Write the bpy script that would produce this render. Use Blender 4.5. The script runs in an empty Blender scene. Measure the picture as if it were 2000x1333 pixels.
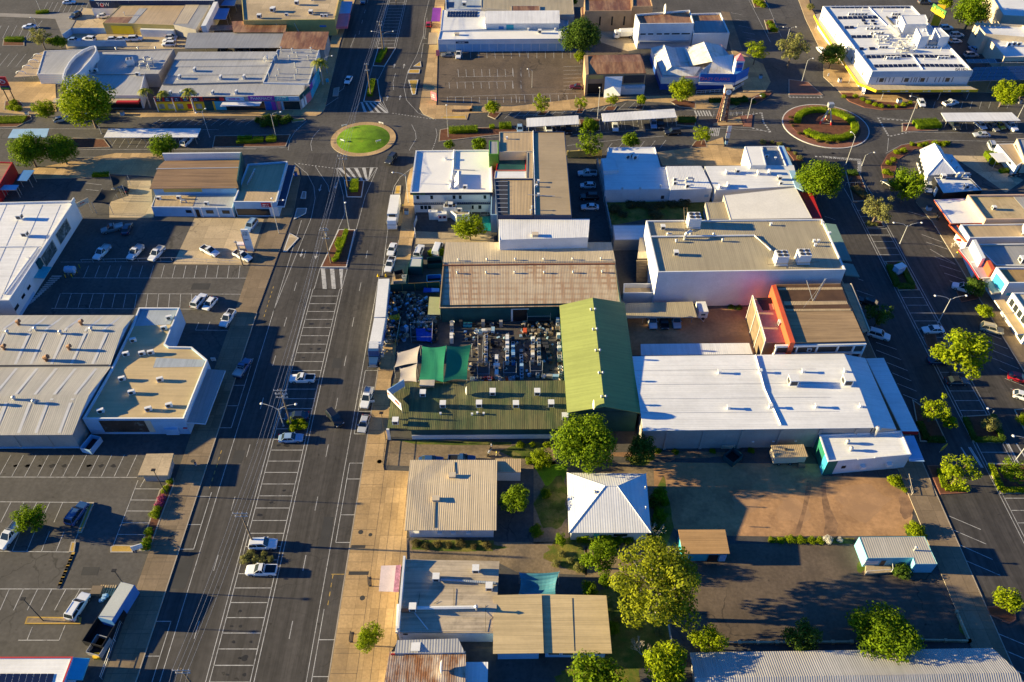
import bpy,math,random
from mathutils import Vector,Matrix,noise
R=math.radians
random.seed(11)
sc=bpy.context.scene
COL=sc.collection
# ------------------------------------------------------------------ survey: photograph pixels -> places on the ground
CH,CF,PIT=125.0,1556.0,R(45.35)
SP,CP=math.sin(PIT),math.cos(PIT)
TL={0:(0,0,1),51:(920,590,7.705),52:(740,570,10),53:(760,280,6.664),54:(1600,10,6.25),55:(300,80,5.882),56:(1260,60,6.346),57:(1400,180,3.3333),58:(1800,250,6.6667),59:(1800,420,5.125),60:(1420,560,6.6667),61:(380,380,9.52),62:(0,0,5.882)}
for r in(1,2,3,4):
 for c in(1,2,3,4):
  TL[r*10+c]=((c-1)*500,(0,300,600,900)[r-1],3.078 if r==4 else 3.98)
def px(t,x,y):
 a,b,s=TL[t]
 return a+x/s,b+y/s
def P(t,x,y,z=0.0):
 u,v=px(t,x,y)
 u=(u-1000)/CF;v=(v-666.5)/CF
 k=(CH-z)/(SP+v*CP)
 return Vector((u*k,k*(CP-v*SP),z))
def aa(v):
 v=(v-666.5)/CF
 return(CP-v*SP)/(SP+v*CP)
def hgt(t,y1,y0):
 return CH*(1-aa(px(t,0,y0)[1])/aa(px(t,0,y1)[1]))
def K(X,y):
 return Vector((X,CH*aa(y),0))
 # ------------------------------------------------------------------ objects
def link(o,parent=None):
 COL.objects.link(o)
 if parent is not None:o.parent=parent
 return o
def tag(o,label=None,cat=None,group=None,kind=None):
 if label:o['label']=label
 if cat:o['category']=cat
 if group:o['group']=group
 if kind:o['kind']=kind
 return o
def empty(name,loc,label,cat,group=None,rz=0.0):
 o=bpy.data.objects.new(name,None);o.empty_display_size=.3
 o.location=loc;o.rotation_euler=(0,0,rz)
 link(o);tag(o,label,cat,group)
 return o
class MB:
 def __init__(s):s.v=[];s.f=[];s.m=[]
 def face(s,pts,mi=0):
  n=len(s.v);s.v+=[Vector(p)for p in pts];s.f.append(tuple(range(n,n+len(pts))));s.m.append(mi)
 def box(s,c,d,rz=0,mi=0,M=None):
  hx,hy,hz=d[0]/2,d[1]/2,d[2]/2
  ca,sa=math.cos(rz),math.sin(rz)
  n=len(s.v)
  for dz in(-hz,hz):
   for dx,dy in((-hx,-hy),(hx,-hy),(hx,hy),(-hx,hy)):
    p=Vector((dx,dy,dz))
    if M:p=M@p
    else:p=Vector((dx*ca-dy*sa,dx*sa+dy*ca,dz))
    s.v.append(Vector(c)+p)
  for q in((3,2,1,0),(4,5,6,7),(0,1,5,4),(1,2,6,5),(2,3,7,6),(3,0,4,7)):
   s.f.append(tuple(n+i for i in q));s.m.append(mi)
 def prism(s,poly,z0,z1,mi=0,mt=None,bottom=False):
  k=len(poly);n=len(s.v)
  s.v+=[Vector((p[0],p[1],z0))for p in poly]+[Vector((p[0],p[1],z1))for p in poly]
  for i in range(k):
   j=(i+1)%k
   s.f.append((n+i,n+j,n+k+j,n+k+i));s.m.append(mi)
  s.f.append(tuple(n+k+i for i in range(k)));s.m.append(mi if mt is None else mt)
  if bottom:s.f.append(tuple(n+i for i in reversed(range(k))));s.m.append(mi)
 def tube(s,pts,rs,n=7,mi=0,cap=True):
  pts=[Vector(p)for p in pts]
  if not isinstance(rs,(list,tuple)):rs=[rs]*len(pts)
  base=len(s.v)
  for i,p in enumerate(pts):
   d=(pts[min(i+1,len(pts)-1)]-pts[max(i-1,0)]).normalized()
   a=d.orthogonal().normalized()if abs(d.z)<.99 else Vector((1,0,0))
   b=d.cross(a)
   for k in range(n):
    t=2*math.pi*k/n
    s.v.append(p+(a*math.cos(t)+b*math.sin(t))*rs[i])
  for i in range(len(pts)-1):
   for k in range(n):
    s.f.append((base+i*n+k,base+i*n+(k+1)%n,base+(i+1)*n+(k+1)%n,base+(i+1)*n+k));s.m.append(mi)
  if cap:
   s.f.append(tuple(base+k for k in reversed(range(n))));s.m.append(mi)
   s.f.append(tuple(base+(len(pts)-1)*n+k for k in range(n)));s.m.append(mi)
 def ball(s,c,r,n=8,mi=0,sz=1.0):
  c=Vector(c);base=len(s.v);h=n//2
  for i in range(h+1):
   a=math.pi*i/h
   for k in range(n):
    t=2*math.pi*k/n
    s.v.append(c+Vector((math.sin(a)*math.cos(t)*r,math.sin(a)*math.sin(t)*r,math.cos(a)*r*sz)))
  for i in range(h):
   for k in range(n):
    s.f.append((base+i*n+k,base+(i+1)*n+k,base+(i+1)*n+(k+1)%n,base+i*n+(k+1)%n));s.m.append(mi)
 def mesh(s,name,mats,smooth=False,org=Vector((0,0,0))):
  me=bpy.data.meshes.new(name)
  me.from_pydata([tuple(p-org)for p in s.v],[],s.f)
  if not isinstance(mats,(list,tuple)):mats=[mats]
  for m in mats:me.materials.append(m)
  if len(mats)>1:
   me.polygons.foreach_set('material_index',s.m)
  if smooth:me.polygons.foreach_set('use_smooth',[True]*len(s.f))
  me.update()
  return me
 def build(s,name,mats,parent=None,org=None,smooth=False,loc=None):
  """with a parent: vertices are world coordinates, stored relative to it; top level: origin at org"""
  if org is None:org=Vector(parent.location)if parent is not None and parent.get('_w')else Vector((0,0,0))
  o=bpy.data.objects.new(name,s.mesh(name,mats,smooth,org))
  if parent is None:o.location=org
  link(o,parent)
  if loc is not None:o.location=loc
  return o
def wroot(name,loc,label,cat,group=None):
 o=empty(name,loc,label,cat,group);o['_w']=1
 ROOTS.append(o);return o
ROOTS=[]
def centroid(ps):
 c=Vector((0,0,0))
 for p in ps:c+=p
 c/=len(ps);c.z=0;return c
def ccw(ps):
 a=sum(ps[i].x*ps[(i+1)%len(ps)].y-ps[(i+1)%len(ps)].x*ps[i].y for i in range(len(ps)))
 return ps if a>0 else list(reversed(ps))
def inset(ps,d):
 """offset a ccw polygon inwards by d"""
 n=len(ps);out=[]
 for i in range(n):
  a,b,c=ps[i-1],ps[i],ps[(i+1)%n]
  e1=(b-a).to_2d().normalized();e2=(c-b).to_2d().normalized()
  n1=Vector((-e1.y,e1.x));n2=Vector((-e2.y,e2.x))
  m=n1+n2;k=d/max(.35,m.dot(n1))if m.length>1e-6 else d
  out.append(Vector((b.x+m.x*k,b.y+m.y*k,b.z)))
 return out
 # ------------------------------------------------------------------ materials
MATS={}
def mk(name,c,rough=.75,var=.18,sc_=.25,ribs=None,pitch=.5,rib=.5,spots=None,metal=0,fine=.1,spec=.3,streak=None,emit=None,c2=None,grid=None,slab=None,crack=0,lanes=0):
 if name in MATS:return MATS[name]
 m=bpy.data.materials.new(name);m.use_nodes=True
 nt=m.node_tree;N=nt.nodes;L=nt.links
 b=N['Principled BSDF']
 b.inputs['Roughness'].default_value=rough;b.inputs['Metallic'].default_value=metal
 b.inputs['Specular IOR Level'].default_value=spec
 geo=N.new('ShaderNodeNewGeometry')
 def noise_(scale,det=4,vec=None,rgh=.6):
  n=N.new('ShaderNodeTexNoise');n.inputs['Scale'].default_value=scale;n.inputs['Detail'].default_value=det
  n.inputs['Roughness'].default_value=rgh
  L.new(vec or geo.outputs['Position'],n.inputs['Vector']);return n.outputs['Fac']
 def ramp(f,a,b_,ca=(0,0,0,1),cb=(1,1,1,1)):
  r=N.new('ShaderNodeValToRGB');r.color_ramp.elements[0].position=a;r.color_ramp.elements[1].position=b_
  r.color_ramp.elements[0].color=ca;r.color_ramp.elements[1].color=cb;L.new(f,r.inputs['Fac']);return r.outputs['Color']
 def mix(f,a,b_,bt='MIX'):
  x=N.new('ShaderNodeMix');x.data_type='RGBA';x.blend_type=bt
  for s_,v in((x.inputs[0],f),(x.inputs[6],a),(x.inputs[7],b_)):
   if hasattr(v,'links'):L.new(v,s_)
   elif isinstance(v,(int,float)):s_.default_value=v
   else:s_.default_value=(*v[:3],1)
  return x.outputs[2]
 lo=tuple(x*(1-var)for x in c);hi=tuple(min(1,x*(1+var))for x in(c2 or c))
 colr=mix(ramp(noise_(sc_,5),.3,.7),lo,hi)
 if fine:colr=mix(ramp(noise_(sc_*14,3),.35,.65),colr,mix(1.0,colr,(1-fine,)*3,'MULTIPLY'))
 if spots:
  mp=N.new('ShaderNodeMapping');L.new(geo.outputs['Position'],mp.inputs['Vector'])
  mp.inputs['Scale'].default_value=spots[3]if len(spots)>3 else(1,1,1)
  colr=mix(ramp(noise_(spots[2],6,mp.outputs['Vector'],.7),1-spots[1]-.09,1-spots[1]+.09),colr,spots[0])
 if streak:
  mp=N.new('ShaderNodeMapping');L.new(geo.outputs['Position'],mp.inputs['Vector'])
  mp.inputs['Scale'].default_value=(1.1,.035,.03)if streak[0]=='y' else(.035,1.1,.03)
  colr=mix(ramp(noise_(1.3,3,mp.outputs['Vector'],.8),.42,.62),colr,mix(1.0,colr,(1-streak[1],)*3,'MULTIPLY'))
 if grid:
  for ax,pt in(('X',grid[0]),('Y',grid[1])):
   w=N.new('ShaderNodeTexWave');w.wave_type='BANDS';w.bands_direction=ax;w.inputs['Scale'].default_value=.314/pt
   w.inputs['Distortion'].default_value=.6;w.inputs['Detail'].default_value=2
   L.new(geo.outputs['Position'],w.inputs['Vector'])
   k=N.new('ShaderNodeMath');k.operation='MULTIPLY'
   L.new(ramp(w.outputs['Fac'],.45,.8),k.inputs[0]);L.new(ramp(noise_(.16,4),.35,.6),k.inputs[1])
   colr=mix(k.outputs[0],colr,grid[2])
 if slab:
  bt=N.new('ShaderNodeTexBrick');L.new(geo.outputs['Position'],bt.inputs['Vector']);bt.offset=0;bt.inputs['Scale'].default_value=1
  bt.inputs['Brick Width'].default_value=slab[0];bt.inputs['Row Height'].default_value=slab[1];bt.inputs['Mortar Size'].default_value=.025;bt.inputs['Mortar Smooth'].default_value=.2
  for k_,v_ in(('Color1',.8),('Color2',1.12),('Mortar',.5)):bt.inputs[k_].default_value=(v_,v_,v_,1)
  colr=mix(1.0,colr,bt.outputs['Color'],'MULTIPLY')
 if crack:
  vo=N.new('ShaderNodeTexVoronoi');vo.feature='DISTANCE_TO_EDGE';vo.inputs['Scale'].default_value=.16
  ad=N.new('ShaderNodeMix');ad.data_type='RGBA';ad.inputs[0].default_value=.12;L.new(geo.outputs['Position'],ad.inputs[6])
  tn=N.new('ShaderNodeTexNoise');tn.inputs['Scale'].default_value=.5;tn.inputs['Detail'].default_value=5;L.new(geo.outputs['Position'],tn.inputs['Vector'])
  sc3=N.new('ShaderNodeVectorMath');sc3.operation='MULTIPLY_ADD';L.new(tn.outputs['Color'],sc3.inputs[0]);sc3.inputs[1].default_value=(3,3,0);L.new(geo.outputs['Position'],sc3.inputs[2])
  L.new(sc3.outputs[0],vo.inputs['Vector'])
  k=N.new('ShaderNodeMath');k.operation='MULTIPLY';L.new(ramp(vo.outputs['Distance'],.004,.02,(1,1,1,1),(0,0,0,1)),k.inputs[0]);L.new(ramp(noise_(.05,2),.48,.6),k.inputs[1])
  k2=N.new('ShaderNodeMath');k2.operation='MULTIPLY';k2.inputs[1].default_value=crack;L.new(k.outputs[0],k2.inputs[0]);colr=mix(k2.outputs[0],colr,(.02,.019,.018))
 if lanes:
  mp=N.new('ShaderNodeMapping');L.new(geo.outputs['Position'],mp.inputs['Vector']);mp.inputs['Scale'].default_value=(.55,.012,0)
  colr=mix(ramp(noise_(1,2,mp.outputs['Vector'],.5),.35,.65),colr,mix(1.0,colr,(1-lanes,)*3,'MULTIPLY'))
  colr=mix(ramp(noise_(.9,3,None,.5),.68,.74),colr,mix(1.0,colr,(.5,.5,.5),'MULTIPLY'))
 L.new(colr,b.inputs['Base Color'])
 bump=None
 if ribs:
  w=N.new('ShaderNodeTexWave');w.wave_type='BANDS';w.bands_direction='X' if ribs=='y' else 'Y'
  w.inputs['Scale'].default_value=.314/pitch;L.new(geo.outputs['Position'],w.inputs['Vector'])
  bp=N.new('ShaderNodeBump');bp.inputs['Strength'].default_value=rib;bp.inputs['Distance'].default_value=.05
  L.new(w.outputs['Fac'],bp.inputs['Height']);bump=bp
 else:
  bp=N.new('ShaderNodeBump');bp.inputs['Strength'].default_value=.25;bp.inputs['Distance'].default_value=.02
  L.new(noise_(6,4),bp.inputs['Height']);bump=bp
 L.new(bump.outputs['Normal'],b.inputs['Normal'])
 if emit:b.inputs['Emission Color'].default_value=(*emit[:3],1);b.inputs['Emission Strength'].default_value=emit[3]
 MATS[name]=m
 return m
def plain(name,c,rough=.6,metal=0,spec=.4,objcol=False,coat=0):
 if name in MATS:return MATS[name]
 m=bpy.data.materials.new(name);m.use_nodes=True
 N=m.node_tree.nodes;b=N['Principled BSDF']
 b.inputs['Base Color'].default_value=(*c,1);b.inputs['Roughness'].default_value=rough;b.inputs['Metallic'].default_value=metal
 b.inputs['Specular IOR Level'].default_value=spec;b.inputs['Coat Weight'].default_value=coat
 t=N.new('ShaderNodeTexNoise');t.inputs['Scale'].default_value=1.7;t.inputs['Detail'].default_value=4
 x=N.new('ShaderNodeMix');x.data_type='RGBA';x.blend_type='MULTIPLY';x.inputs[0].default_value=.35
 m.node_tree.links.new(t.outputs['Fac'],x.inputs[7]);x.inputs[6].default_value=(*c,1)
 r=N.new('ShaderNodeMapRange');r.inputs[3].default_value=.55;r.inputs[4].default_value=1.25
 m.node_tree.links.new(t.outputs['Fac'],r.inputs[0]);m.node_tree.links.new(r.outputs[0],x.inputs[7])
 if objcol:
  oi=N.new('ShaderNodeObjectInfo');m.node_tree.links.new(oi.outputs['Color'],x.inputs[6])
 m.node_tree.links.new(x.outputs[2],b.inputs['Base Color'])
 MATS[name]=m
 return m
def leafmat(name,c1,c2,trans=.35):
 m=bpy.data.materials.new(name);m.use_nodes=True
 nt=m.node_tree;N=nt.nodes;L=nt.links;b=N['Principled BSDF']
 b.inputs['Roughness'].default_value=.7;b.inputs['Specular IOR Level'].default_value=.08
 g=N.new('ShaderNodeNewGeometry');t=N.new('ShaderNodeTexNoise');t.inputs['Scale'].default_value=.55;t.inputs['Detail'].default_value=3
 L.new(g.outputs['Position'],t.inputs['Vector'])
 ad=N.new('ShaderNodeMath');ad.operation='ADD'
 rnd=N.new('ShaderNodeMath');rnd.operation='MULTIPLY_ADD';rnd.inputs[1].default_value=.5;rnd.inputs[2].default_value=-.25
 L.new(g.outputs['Random Per Island'],rnd.inputs[0]);L.new(rnd.outputs[0],ad.inputs[0]);L.new(t.outputs['Fac'],ad.inputs[1])
 r=N.new('ShaderNodeValToRGB');r.color_ramp.elements[0].position=.3;r.color_ramp.elements[1].position=.7
 r.color_ramp.elements[0].color=(*c1,1);r.color_ramp.elements[1].color=(*c2,1)
 L.new(ad.outputs[0],r.inputs['Fac']);L.new(r.outputs['Color'],b.inputs['Base Color'])
 tr=N.new('ShaderNodeBsdfTranslucent');L.new(r.outputs['Color'],tr.inputs['Color'])
 mx=N.new('ShaderNodeMixShader');mx.inputs[0].default_value=trans
 L.new(b.outputs[0],mx.inputs[1]);L.new(tr.outputs[0],mx.inputs[2]);L.new(mx.outputs[0],N['Material Output'].inputs['Surface'])
 MATS[name]=m;return m
def glassmat(name,c=(.02,.03,.035)):
 return plain(name,c,.12,0,.6)
ASPH=mk('asphalt',(.1,.092,.084),.85,.22,.09,spots=((.06,.055,.052),.32,.05),fine=.25,crack=.6,lanes=.12)
ASPH2=mk('asphalt worn',(.15,.112,.08),.9,.25,.12,spots=((.085,.066,.05),.36,.08),fine=.25,crack=.7,lanes=.1)
ROAD=mk('road asphalt',(.088,.08,.074),.8,.2,.06,streak=('y',.3),fine=.22,lanes=.28,crack=.35)
PATCH=mk('road patch',(.045,.044,.044),.8,.15,.3)
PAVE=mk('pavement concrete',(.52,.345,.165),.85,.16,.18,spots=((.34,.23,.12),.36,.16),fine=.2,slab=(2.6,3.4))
PAVEB=mk('shaded footpath concrete',(.24,.175,.11),.85,.18,.18,spots=((.18,.13,.085),.32,.25),fine=.15,slab=(2.4,3.2))  # darker copy of the pavement concrete, with the footpaths' shade in its colour
PAVEG=mk('grey concrete',(.29,.265,.235),.85,.14,.2,spots=((.17,.155,.14),.28,.25),fine=.15)
PAD=mk('concrete yard',(.52,.4,.25),.85,.14,.16,spots=((.3,.22,.14),.33,.12),fine=.18,slab=(6,5),crack=.4)
DIRT=mk('red dirt',(.47,.265,.125),.95,.28,.1,spots=((.23,.13,.07),.42,.13),fine=.2)
DIRTG=mk('gravel ground',(.27,.2,.125),.95,.25,.15,spots=((.12,.095,.065),.4,.14),fine=.3)
MULCH=mk('red mulch',(.16,.062,.032),.95,.3,.9,fine=.35)
KERBM=mk('kerb concrete',(.42,.36,.28),.85,.15,.5)
KERBW=mk('white kerb',(.62,.6,.56),.8,.12,.5)
REDP=mk('red brick paving',(.27,.115,.075),.85,.2,.6,fine=.3)
YELC=mk('yellow island concrete',(.5,.31,.06),.8,.2,.5)
LINE=mk('line paint',(.5,.49,.47),.7,.25,.8,spots=((.16,.155,.15),.4,1.1),fine=.2)
YLINE=mk('yellow line paint',(.5,.33,.08),.7,.2,.8,spots=((.15,.12,.08),.4,1.2))
GRASS=mk('lawn',(.17,.32,.006),.9,.3,.4,spots=((.26,.33,.015),.36,.5),fine=.4)
DRYG=mk('dry grass',(.24,.2,.04),.95,.4,.35,spots=((.07,.12,.012),.48,.4),fine=.4)
WHITE=mk('white paint',(.78,.77,.74),.6,.07,.3,spots=((.55,.53,.5),.27,.5))
WALLW=mk('white render',(.72,.72,.71),.7,.08,.3,spots=((.5,.48,.46),.25,.35,(1,1,.3)))
CREAM=mk('cream render',(.6,.5,.36),.75,.1,.3,spots=((.42,.33,.24),.27,.4,(1,1,.3)))
TANW=mk('tan brick',(.42,.28,.16),.85,.15,.5,spots=((.26,.17,.1),.3,.5))
GREYW=mk('grey block wall',(.36,.33,.3),.85,.12,.3,spots=((.22,.2,.18),.3,.35,(1,1,.3)))
YELW=mk('yellow wall',(.55,.42,.13),.75,.1,.4)
BRIGHTY=mk('bright yellow wall',(.75,.55,.02),.6,.08,.4)
BLUEW=mk('blue wall',(.06,.22,.52),.7,.1,.4)
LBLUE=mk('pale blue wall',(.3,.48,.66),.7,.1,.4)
TEALW=mk('teal wall',(.05,.4,.48),.7,.12,.5)
DTEAL=mk('dark green wall',(.012,.075,.08),.7,.2,.3)
NAVY=mk('navy paint',(.018,.035,.085),.5,.12,.5)
BLACK=mk('black paint',(.018,.018,.02),.5,.15,.5)
DGREY=mk('dark grey metal',(.06,.06,.065),.5,.15,.5,metal=.3)
RED=mk('red paint',(.5,.025,.03),.5,.1,.5)
PINK=mk('pink paint',(.75,.2,.24),.6,.1,.5)
ORANGE=mk('orange paint',(.68,.11,.04),.6,.1,.5)
PURPLE=mk('purple paint',(.25,.05,.34),.5,.1,.5)
YELLOW=mk('yellow paint',(.78,.5,.02),.5,.08,.5)
GREEN=mk('green sign',(.12,.33,.03),.5,.08,.5)
BLUE=mk('blue paint',(.01,.13,.5),.5,.08,.5)
CYAN=mk('cyan paint',(.05,.42,.6),.5,.08,.5)
STEEL=mk('galvanised steel',(.55,.55,.54),.4,.1,.5,metal=.5)
POLEM=mk('pole grey',(.5,.5,.49),.5,.08,.5,metal=.2)
WOOD=mk('weathered wood',(.2,.15,.1),.9,.2,.8)
TIMBER=mk('orange timber',(.48,.36,.22),.8,.15,.6)
BARK=mk('bark',(.17,.125,.09),.9,.25,1.2)
GUMB=mk('pale bark',(.5,.44,.37),.8,.2,1.0)
GLASS=glassmat('window glass')
PANEL=plain('solar cell',(.012,.017,.05),.15,.1,.6)
RUBBER=plain('rubber',(.018,.018,.018),.8)
PAINT=plain('car paint',(.8,.8,.8),.3,0,.5,objcol=True,coat=.6)
CHROME=plain('alloy',(.55,.56,.57),.3,.8)
LAMPW=plain('headlamp lens',(.75,.77,.8),.15,0,.6)
LAMPR=plain('tail lamp lens',(.4,.01,.01),.25)
# roofs
def roofm(name,c,d='y',pitch=.5,rust=None,rib=.55,rough=.5,st=.15,**k):
 return mk(name,c,rough,.1,.12,ribs=d,pitch=pitch*.72,rib=rib*.6,spots=rust,metal=.0,streak=(d,st),fine=.06,spec=.35,**k)
RWHITE=roofm('white sheet roof',(.8,.79,.76),'x',.75,rust=((.6,.56,.5),.27,.22,(.25,1,1)),rib=.5,st=.1)
RWHITEY=roofm('white sheet roof lengthwise',(.78,.77,.75),'y',.6,rust=((.6,.57,.52),.25,.3,(1,.25,1)),rib=.4,st=.1)
RWFLAT=mk('white membrane roof',(.82,.8,.76),.6,.06,.15,spots=((.62,.57,.48),.25,.35,(1,.25,1)),fine=.05)
RGREY=roofm('grey sheet roof',(.36,.35,.33),'y',.5)
RLGREY=roofm('light grey sheet roof',(.43,.42,.4),'y',.6)
RTAN=roofm('tan sheet roof',(.52,.38,.21),'y',.5)
RTANX=roofm('tan sheet roof crosswise',(.56,.42,.22),'x',.5,st=.12)
RCREAM=roofm('cream sheet roof',(.56,.46,.31),'y',.55)
RWARE=roofm('weathered sheet roof',(.5,.46,.38),'y',.55)
RKHAKI=roofm('khaki sheet roof',(.43,.36,.23),'y',.6)
RBROWN=roofm('brown sheet roof',(.32,.2,.1),'x',.6,st=.3)
RRUST=roofm('rusty sheet roof',(.38,.21,.1),'y',.55,rust=((.2,.085,.035),.5,.35,(1,.25,1)),st=.3)
RRUSTP=roofm('part rusted sheet roof',(.55,.45,.35),'y',.5,rust=((.27,.12,.05),.5,.5,(1,.3,1)),st=.25)
RRUSTG=roofm('patch rusted sheet roof',(.55,.44,.3),'y',.5,st=.12,grid=(2.1,1.7,(.38,.25,.15)))
RGREEN=roofm('green sheet roof',(.3,.34,.1),'x',.5,rib=.35)
ROLIVE=roofm('faded green sheet roof',(.1,.125,.045),'y',.5,rust=((.18,.165,.065),.5,.3,(1,.3,1)),st=.35)
RBLUEG=roofm('blue grey sheet roof',(.4,.44,.47),'y',.5)
RSLATE=roofm('slate grey sheet roof',(.3,.3,.3),'y',.5)
# ------------------------------------------------------------------ lettering
def text(parent,body,loc,rx,rz,size,mat,name='lettering',ext=.02,ax='CENTER',sx=1.0):
 cu=bpy.data.curves.new(name,'FONT');cu.body=body;cu.size=size;cu.extrude=ext
 cu.align_x=ax;cu.align_y='CENTER';cu.materials.append(mat)
 if body[0]=='~':
  n_,rows=int(body[1:].split('x')[0]),int(body.split('x')[1]);rn=random.Random(n_*7+rows);b=MB()
  for r__ in range(rows):
   x=-n_*size*.33
   for i in range(n_):
    w_=size*rn.uniform(.3,.55);h_=size*rn.uniform(.5,.7);b.box((x+w_/2,(rows/2-r__-.5)*size*1.1+(h_-size*.6)/2,0),(w_,h_*(.3 if rn.random()<.3 else 1),ext*2));x+=w_+size*(.12 if rn.random()<.85 else .4)
  o=b.build(name,mat,parent,org=Vector((0,0,0)));o.location=Vector(loc)-(Vector(parent.location)if parent is not None and parent.get('_w')else Vector((0,0,0)));o.rotation_euler=(rx,0,rz);return o
 tmp=bpy.data.objects.new(name,cu);COL.objects.link(tmp)
 me=bpy.data.meshes.new_from_object(tmp.evaluated_get(bpy.context.evaluated_depsgraph_get()))
 bpy.data.objects.remove(tmp);me.materials.clear();me.materials.append(mat)
 o=bpy.data.objects.new(name,me);link(o,parent)
 o.location=Vector(loc)-(Vector(parent.location)if parent is not None and parent.get('_w')else Vector((0,0,0)))
 o.rotation_euler=(rx,0,rz);o.scale=(sx,1,1)
 return o
 # ------------------------------------------------------------------ the ground
def structure(o):o['kind']='structure';return o
def sheet(name,polys,z,m):
 b=MB()
 for p in polys:b.face([Vector((q[0],q[1],z))for q in ccw([Vector(x)for x in p])])
 return structure(b.build(name,m))
def TP(t,*xy):return[P(t,x,y)for x,y in xy]
def slab(name,poly,h,top,side,kerb=0.0,ring=None):
 """raised ground with a real kerb step"""
 p=ccw([Vector(q)for q in poly]);b=MB()
 if kerb:
  q=inset(p,kerb);n=len(p)
  for i in range(n):
   j=(i+1)%n
   b.face([(p[i].x,p[i].y,0),(p[j].x,p[j].y,0),(p[j].x,p[j].y,h),(p[i].x,p[i].y,h)],1)
   b.face([(p[i].x,p[i].y,h),(p[j].x,p[j].y,h),(q[j].x,q[j].y,h),(q[i].x,q[i].y,h)],1)
  b.face([(v.x,v.y,h-.004)for v in q],0)
 else:
  b.prism(p,0,h,1,0)
 return structure(b.build(name,[top,side]))
def circle(c,r,n=48,a0=0,a1=2*math.pi):
 return[Vector((c[0]+r*math.cos(a0+(a1-a0)*i/n),c[1]+r*math.sin(a0+(a1-a0)*i/n),0))for i in range(n)]
g=MB();g.face([(-900,-150,0),(900,-150,0),(900,1500,0),(-900,1500,0)])
structure(g.build('ground',ASPH))
ROADS=[[K(-58.35,1420),K(-28.45,1420),K(-28.45,300),K(-58.35,300)],[K(78.7,1420),K(108.7,1420),K(108.7,300),K(78.7,300)],[K(-58.35,225),K(-28.45,225),K(-28.45,-60),K(-60,-60)]]
sheet('road',ROADS,.004,ROAD)
# pavements
slab('pavement',[K(-28.45,1400),K(-28.45,470),*TP(22,(1150,400),(1178,200),(1200,125),(1230,100),(1235,600),(1210,720),(1180,1060)),*TP(32,(1100,50),(1080,460),(1050,560),(1030,930),(1018,1040),(990,1240)),*TP(42,(770,60),(930,66),(905,465),(908,590),(872,640),(840,1000),(850,1090),(812,1150),(770,1400))],.12,PAVE,KERBM)
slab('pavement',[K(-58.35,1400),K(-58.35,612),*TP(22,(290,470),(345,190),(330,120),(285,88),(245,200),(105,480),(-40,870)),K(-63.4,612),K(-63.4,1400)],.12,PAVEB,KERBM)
slab('pavement',TP(12,(1270,845),(1300,890),(1385,928),(1640,935),(1655,885),(1990,868))+TP(13,(540,862),(900,785),(1240,805),(1430,852),(1700,852),(1960,730),(2010,640),(1950,500),(1700,380),(1800,720),(1430,738),(1040,752),(570,764),(0,832))+TP(12,(1990,832),(1402,822),(1412,420),(1470,0),(1470,-150),(1420,-150),(1395,0),(1330,480)),.12,PAVE,KERBM)
slab('pavement',TP(12,(790,-150),(770,0),(655,330),(535,850),(500,890),(465,905),(200,902))+TP(11,(1100,915),(900,880),(900,860),(1500,862))+TP(12,(300,855),(420,800),(560,400),(700,-150)),.12,PAVE,KERBM)
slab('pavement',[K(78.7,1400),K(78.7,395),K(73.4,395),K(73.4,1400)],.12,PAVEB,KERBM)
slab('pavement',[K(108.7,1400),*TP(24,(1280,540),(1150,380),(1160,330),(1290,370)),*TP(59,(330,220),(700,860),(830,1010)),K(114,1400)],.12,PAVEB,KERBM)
slab('pavement',TP(13,(1130,1185),(1385,1155),(1640,1070),(1650,1145),(1810,1145),(1820,1290),(1170,1290))+[],.12,PAVE,KERBM)
slab('pavement',TP(14,(430,600),(590,750),(730,810),(870,850),(1160,850),(1180,700),(1990,735),(2400,740),(2400,640),(1400,600),(700,640),(560,420),(330,60),(300,-100),(200,-100),(290,150),(430,440)),.12,PAVE,KERBM)
slab('pavement',TP(11,(-200,860),(260,900),(440,870),(430,640),(-200,640)),.12,PAVE,KERBM)
slab('pavement',TP(21,(270,200),(700,190),(840,160),(1200,180),(1290,30),(1190,0),(900,0),(260,120)),.1,PAVE,KERBM)
slab('pavement',TP(11,(-300,120),(430,150),(500,320),(640,65),(560,100),(290,115),(-300,95)),.1,PAVEG,KERBM)
structure(sheet('concrete_yard',[TP(21,(1345,862),(1512,505),(1990,495))+TP(22,(62,512),(-60,868))+TP(21,(1880,866)),TP(21,(990,212),(1172,212),(1195,500),(850,498),(850,380),(1000,330)),TP(22,(1245,605),(1570,620),(1850,640),(1850,690),(1240,705)),TP(11,(500,320),(640,60),(870,90),(860,215),(1440,230),(1450,380),(520,385)),TP(13,(660,240),(960,255),(975,385),(900,400),(690,330)),TP(14,(1420,1210),(1680,1215),(1720,1290),(1990,1400),(1850,1500),(1500,1260)),TP(42,(705,468),(918,466),(905,588),(880,632),(690,628))],.006,PAD))
sheet('dirt_lot',[TP(43,(850,10))+TP(44,(300,20),(330,92),(800,110),(870,330),(845,452),(0,456))+TP(43,(1310,452),(1000,432),(860,300)),TP(33,(895,60),(1930,-10),(1935,362),(930,376))],.006,DIRT)
sheet('asphalt_yard',[TP(43,(1310,500))+TP(44,(530,498),(840,640),(1040,690),(1200,1090))+TP(43,(1090,1095),(960,1000),(960,500)),TP(12,(1412,430),(1990,395))+TP(13,(480,400),(560,440),(575,762),(0,820))+TP(12,(1405,820)),TP(13,(600,430),(680,330),(890,320),(910,430))],.005,ASPH2)
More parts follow.
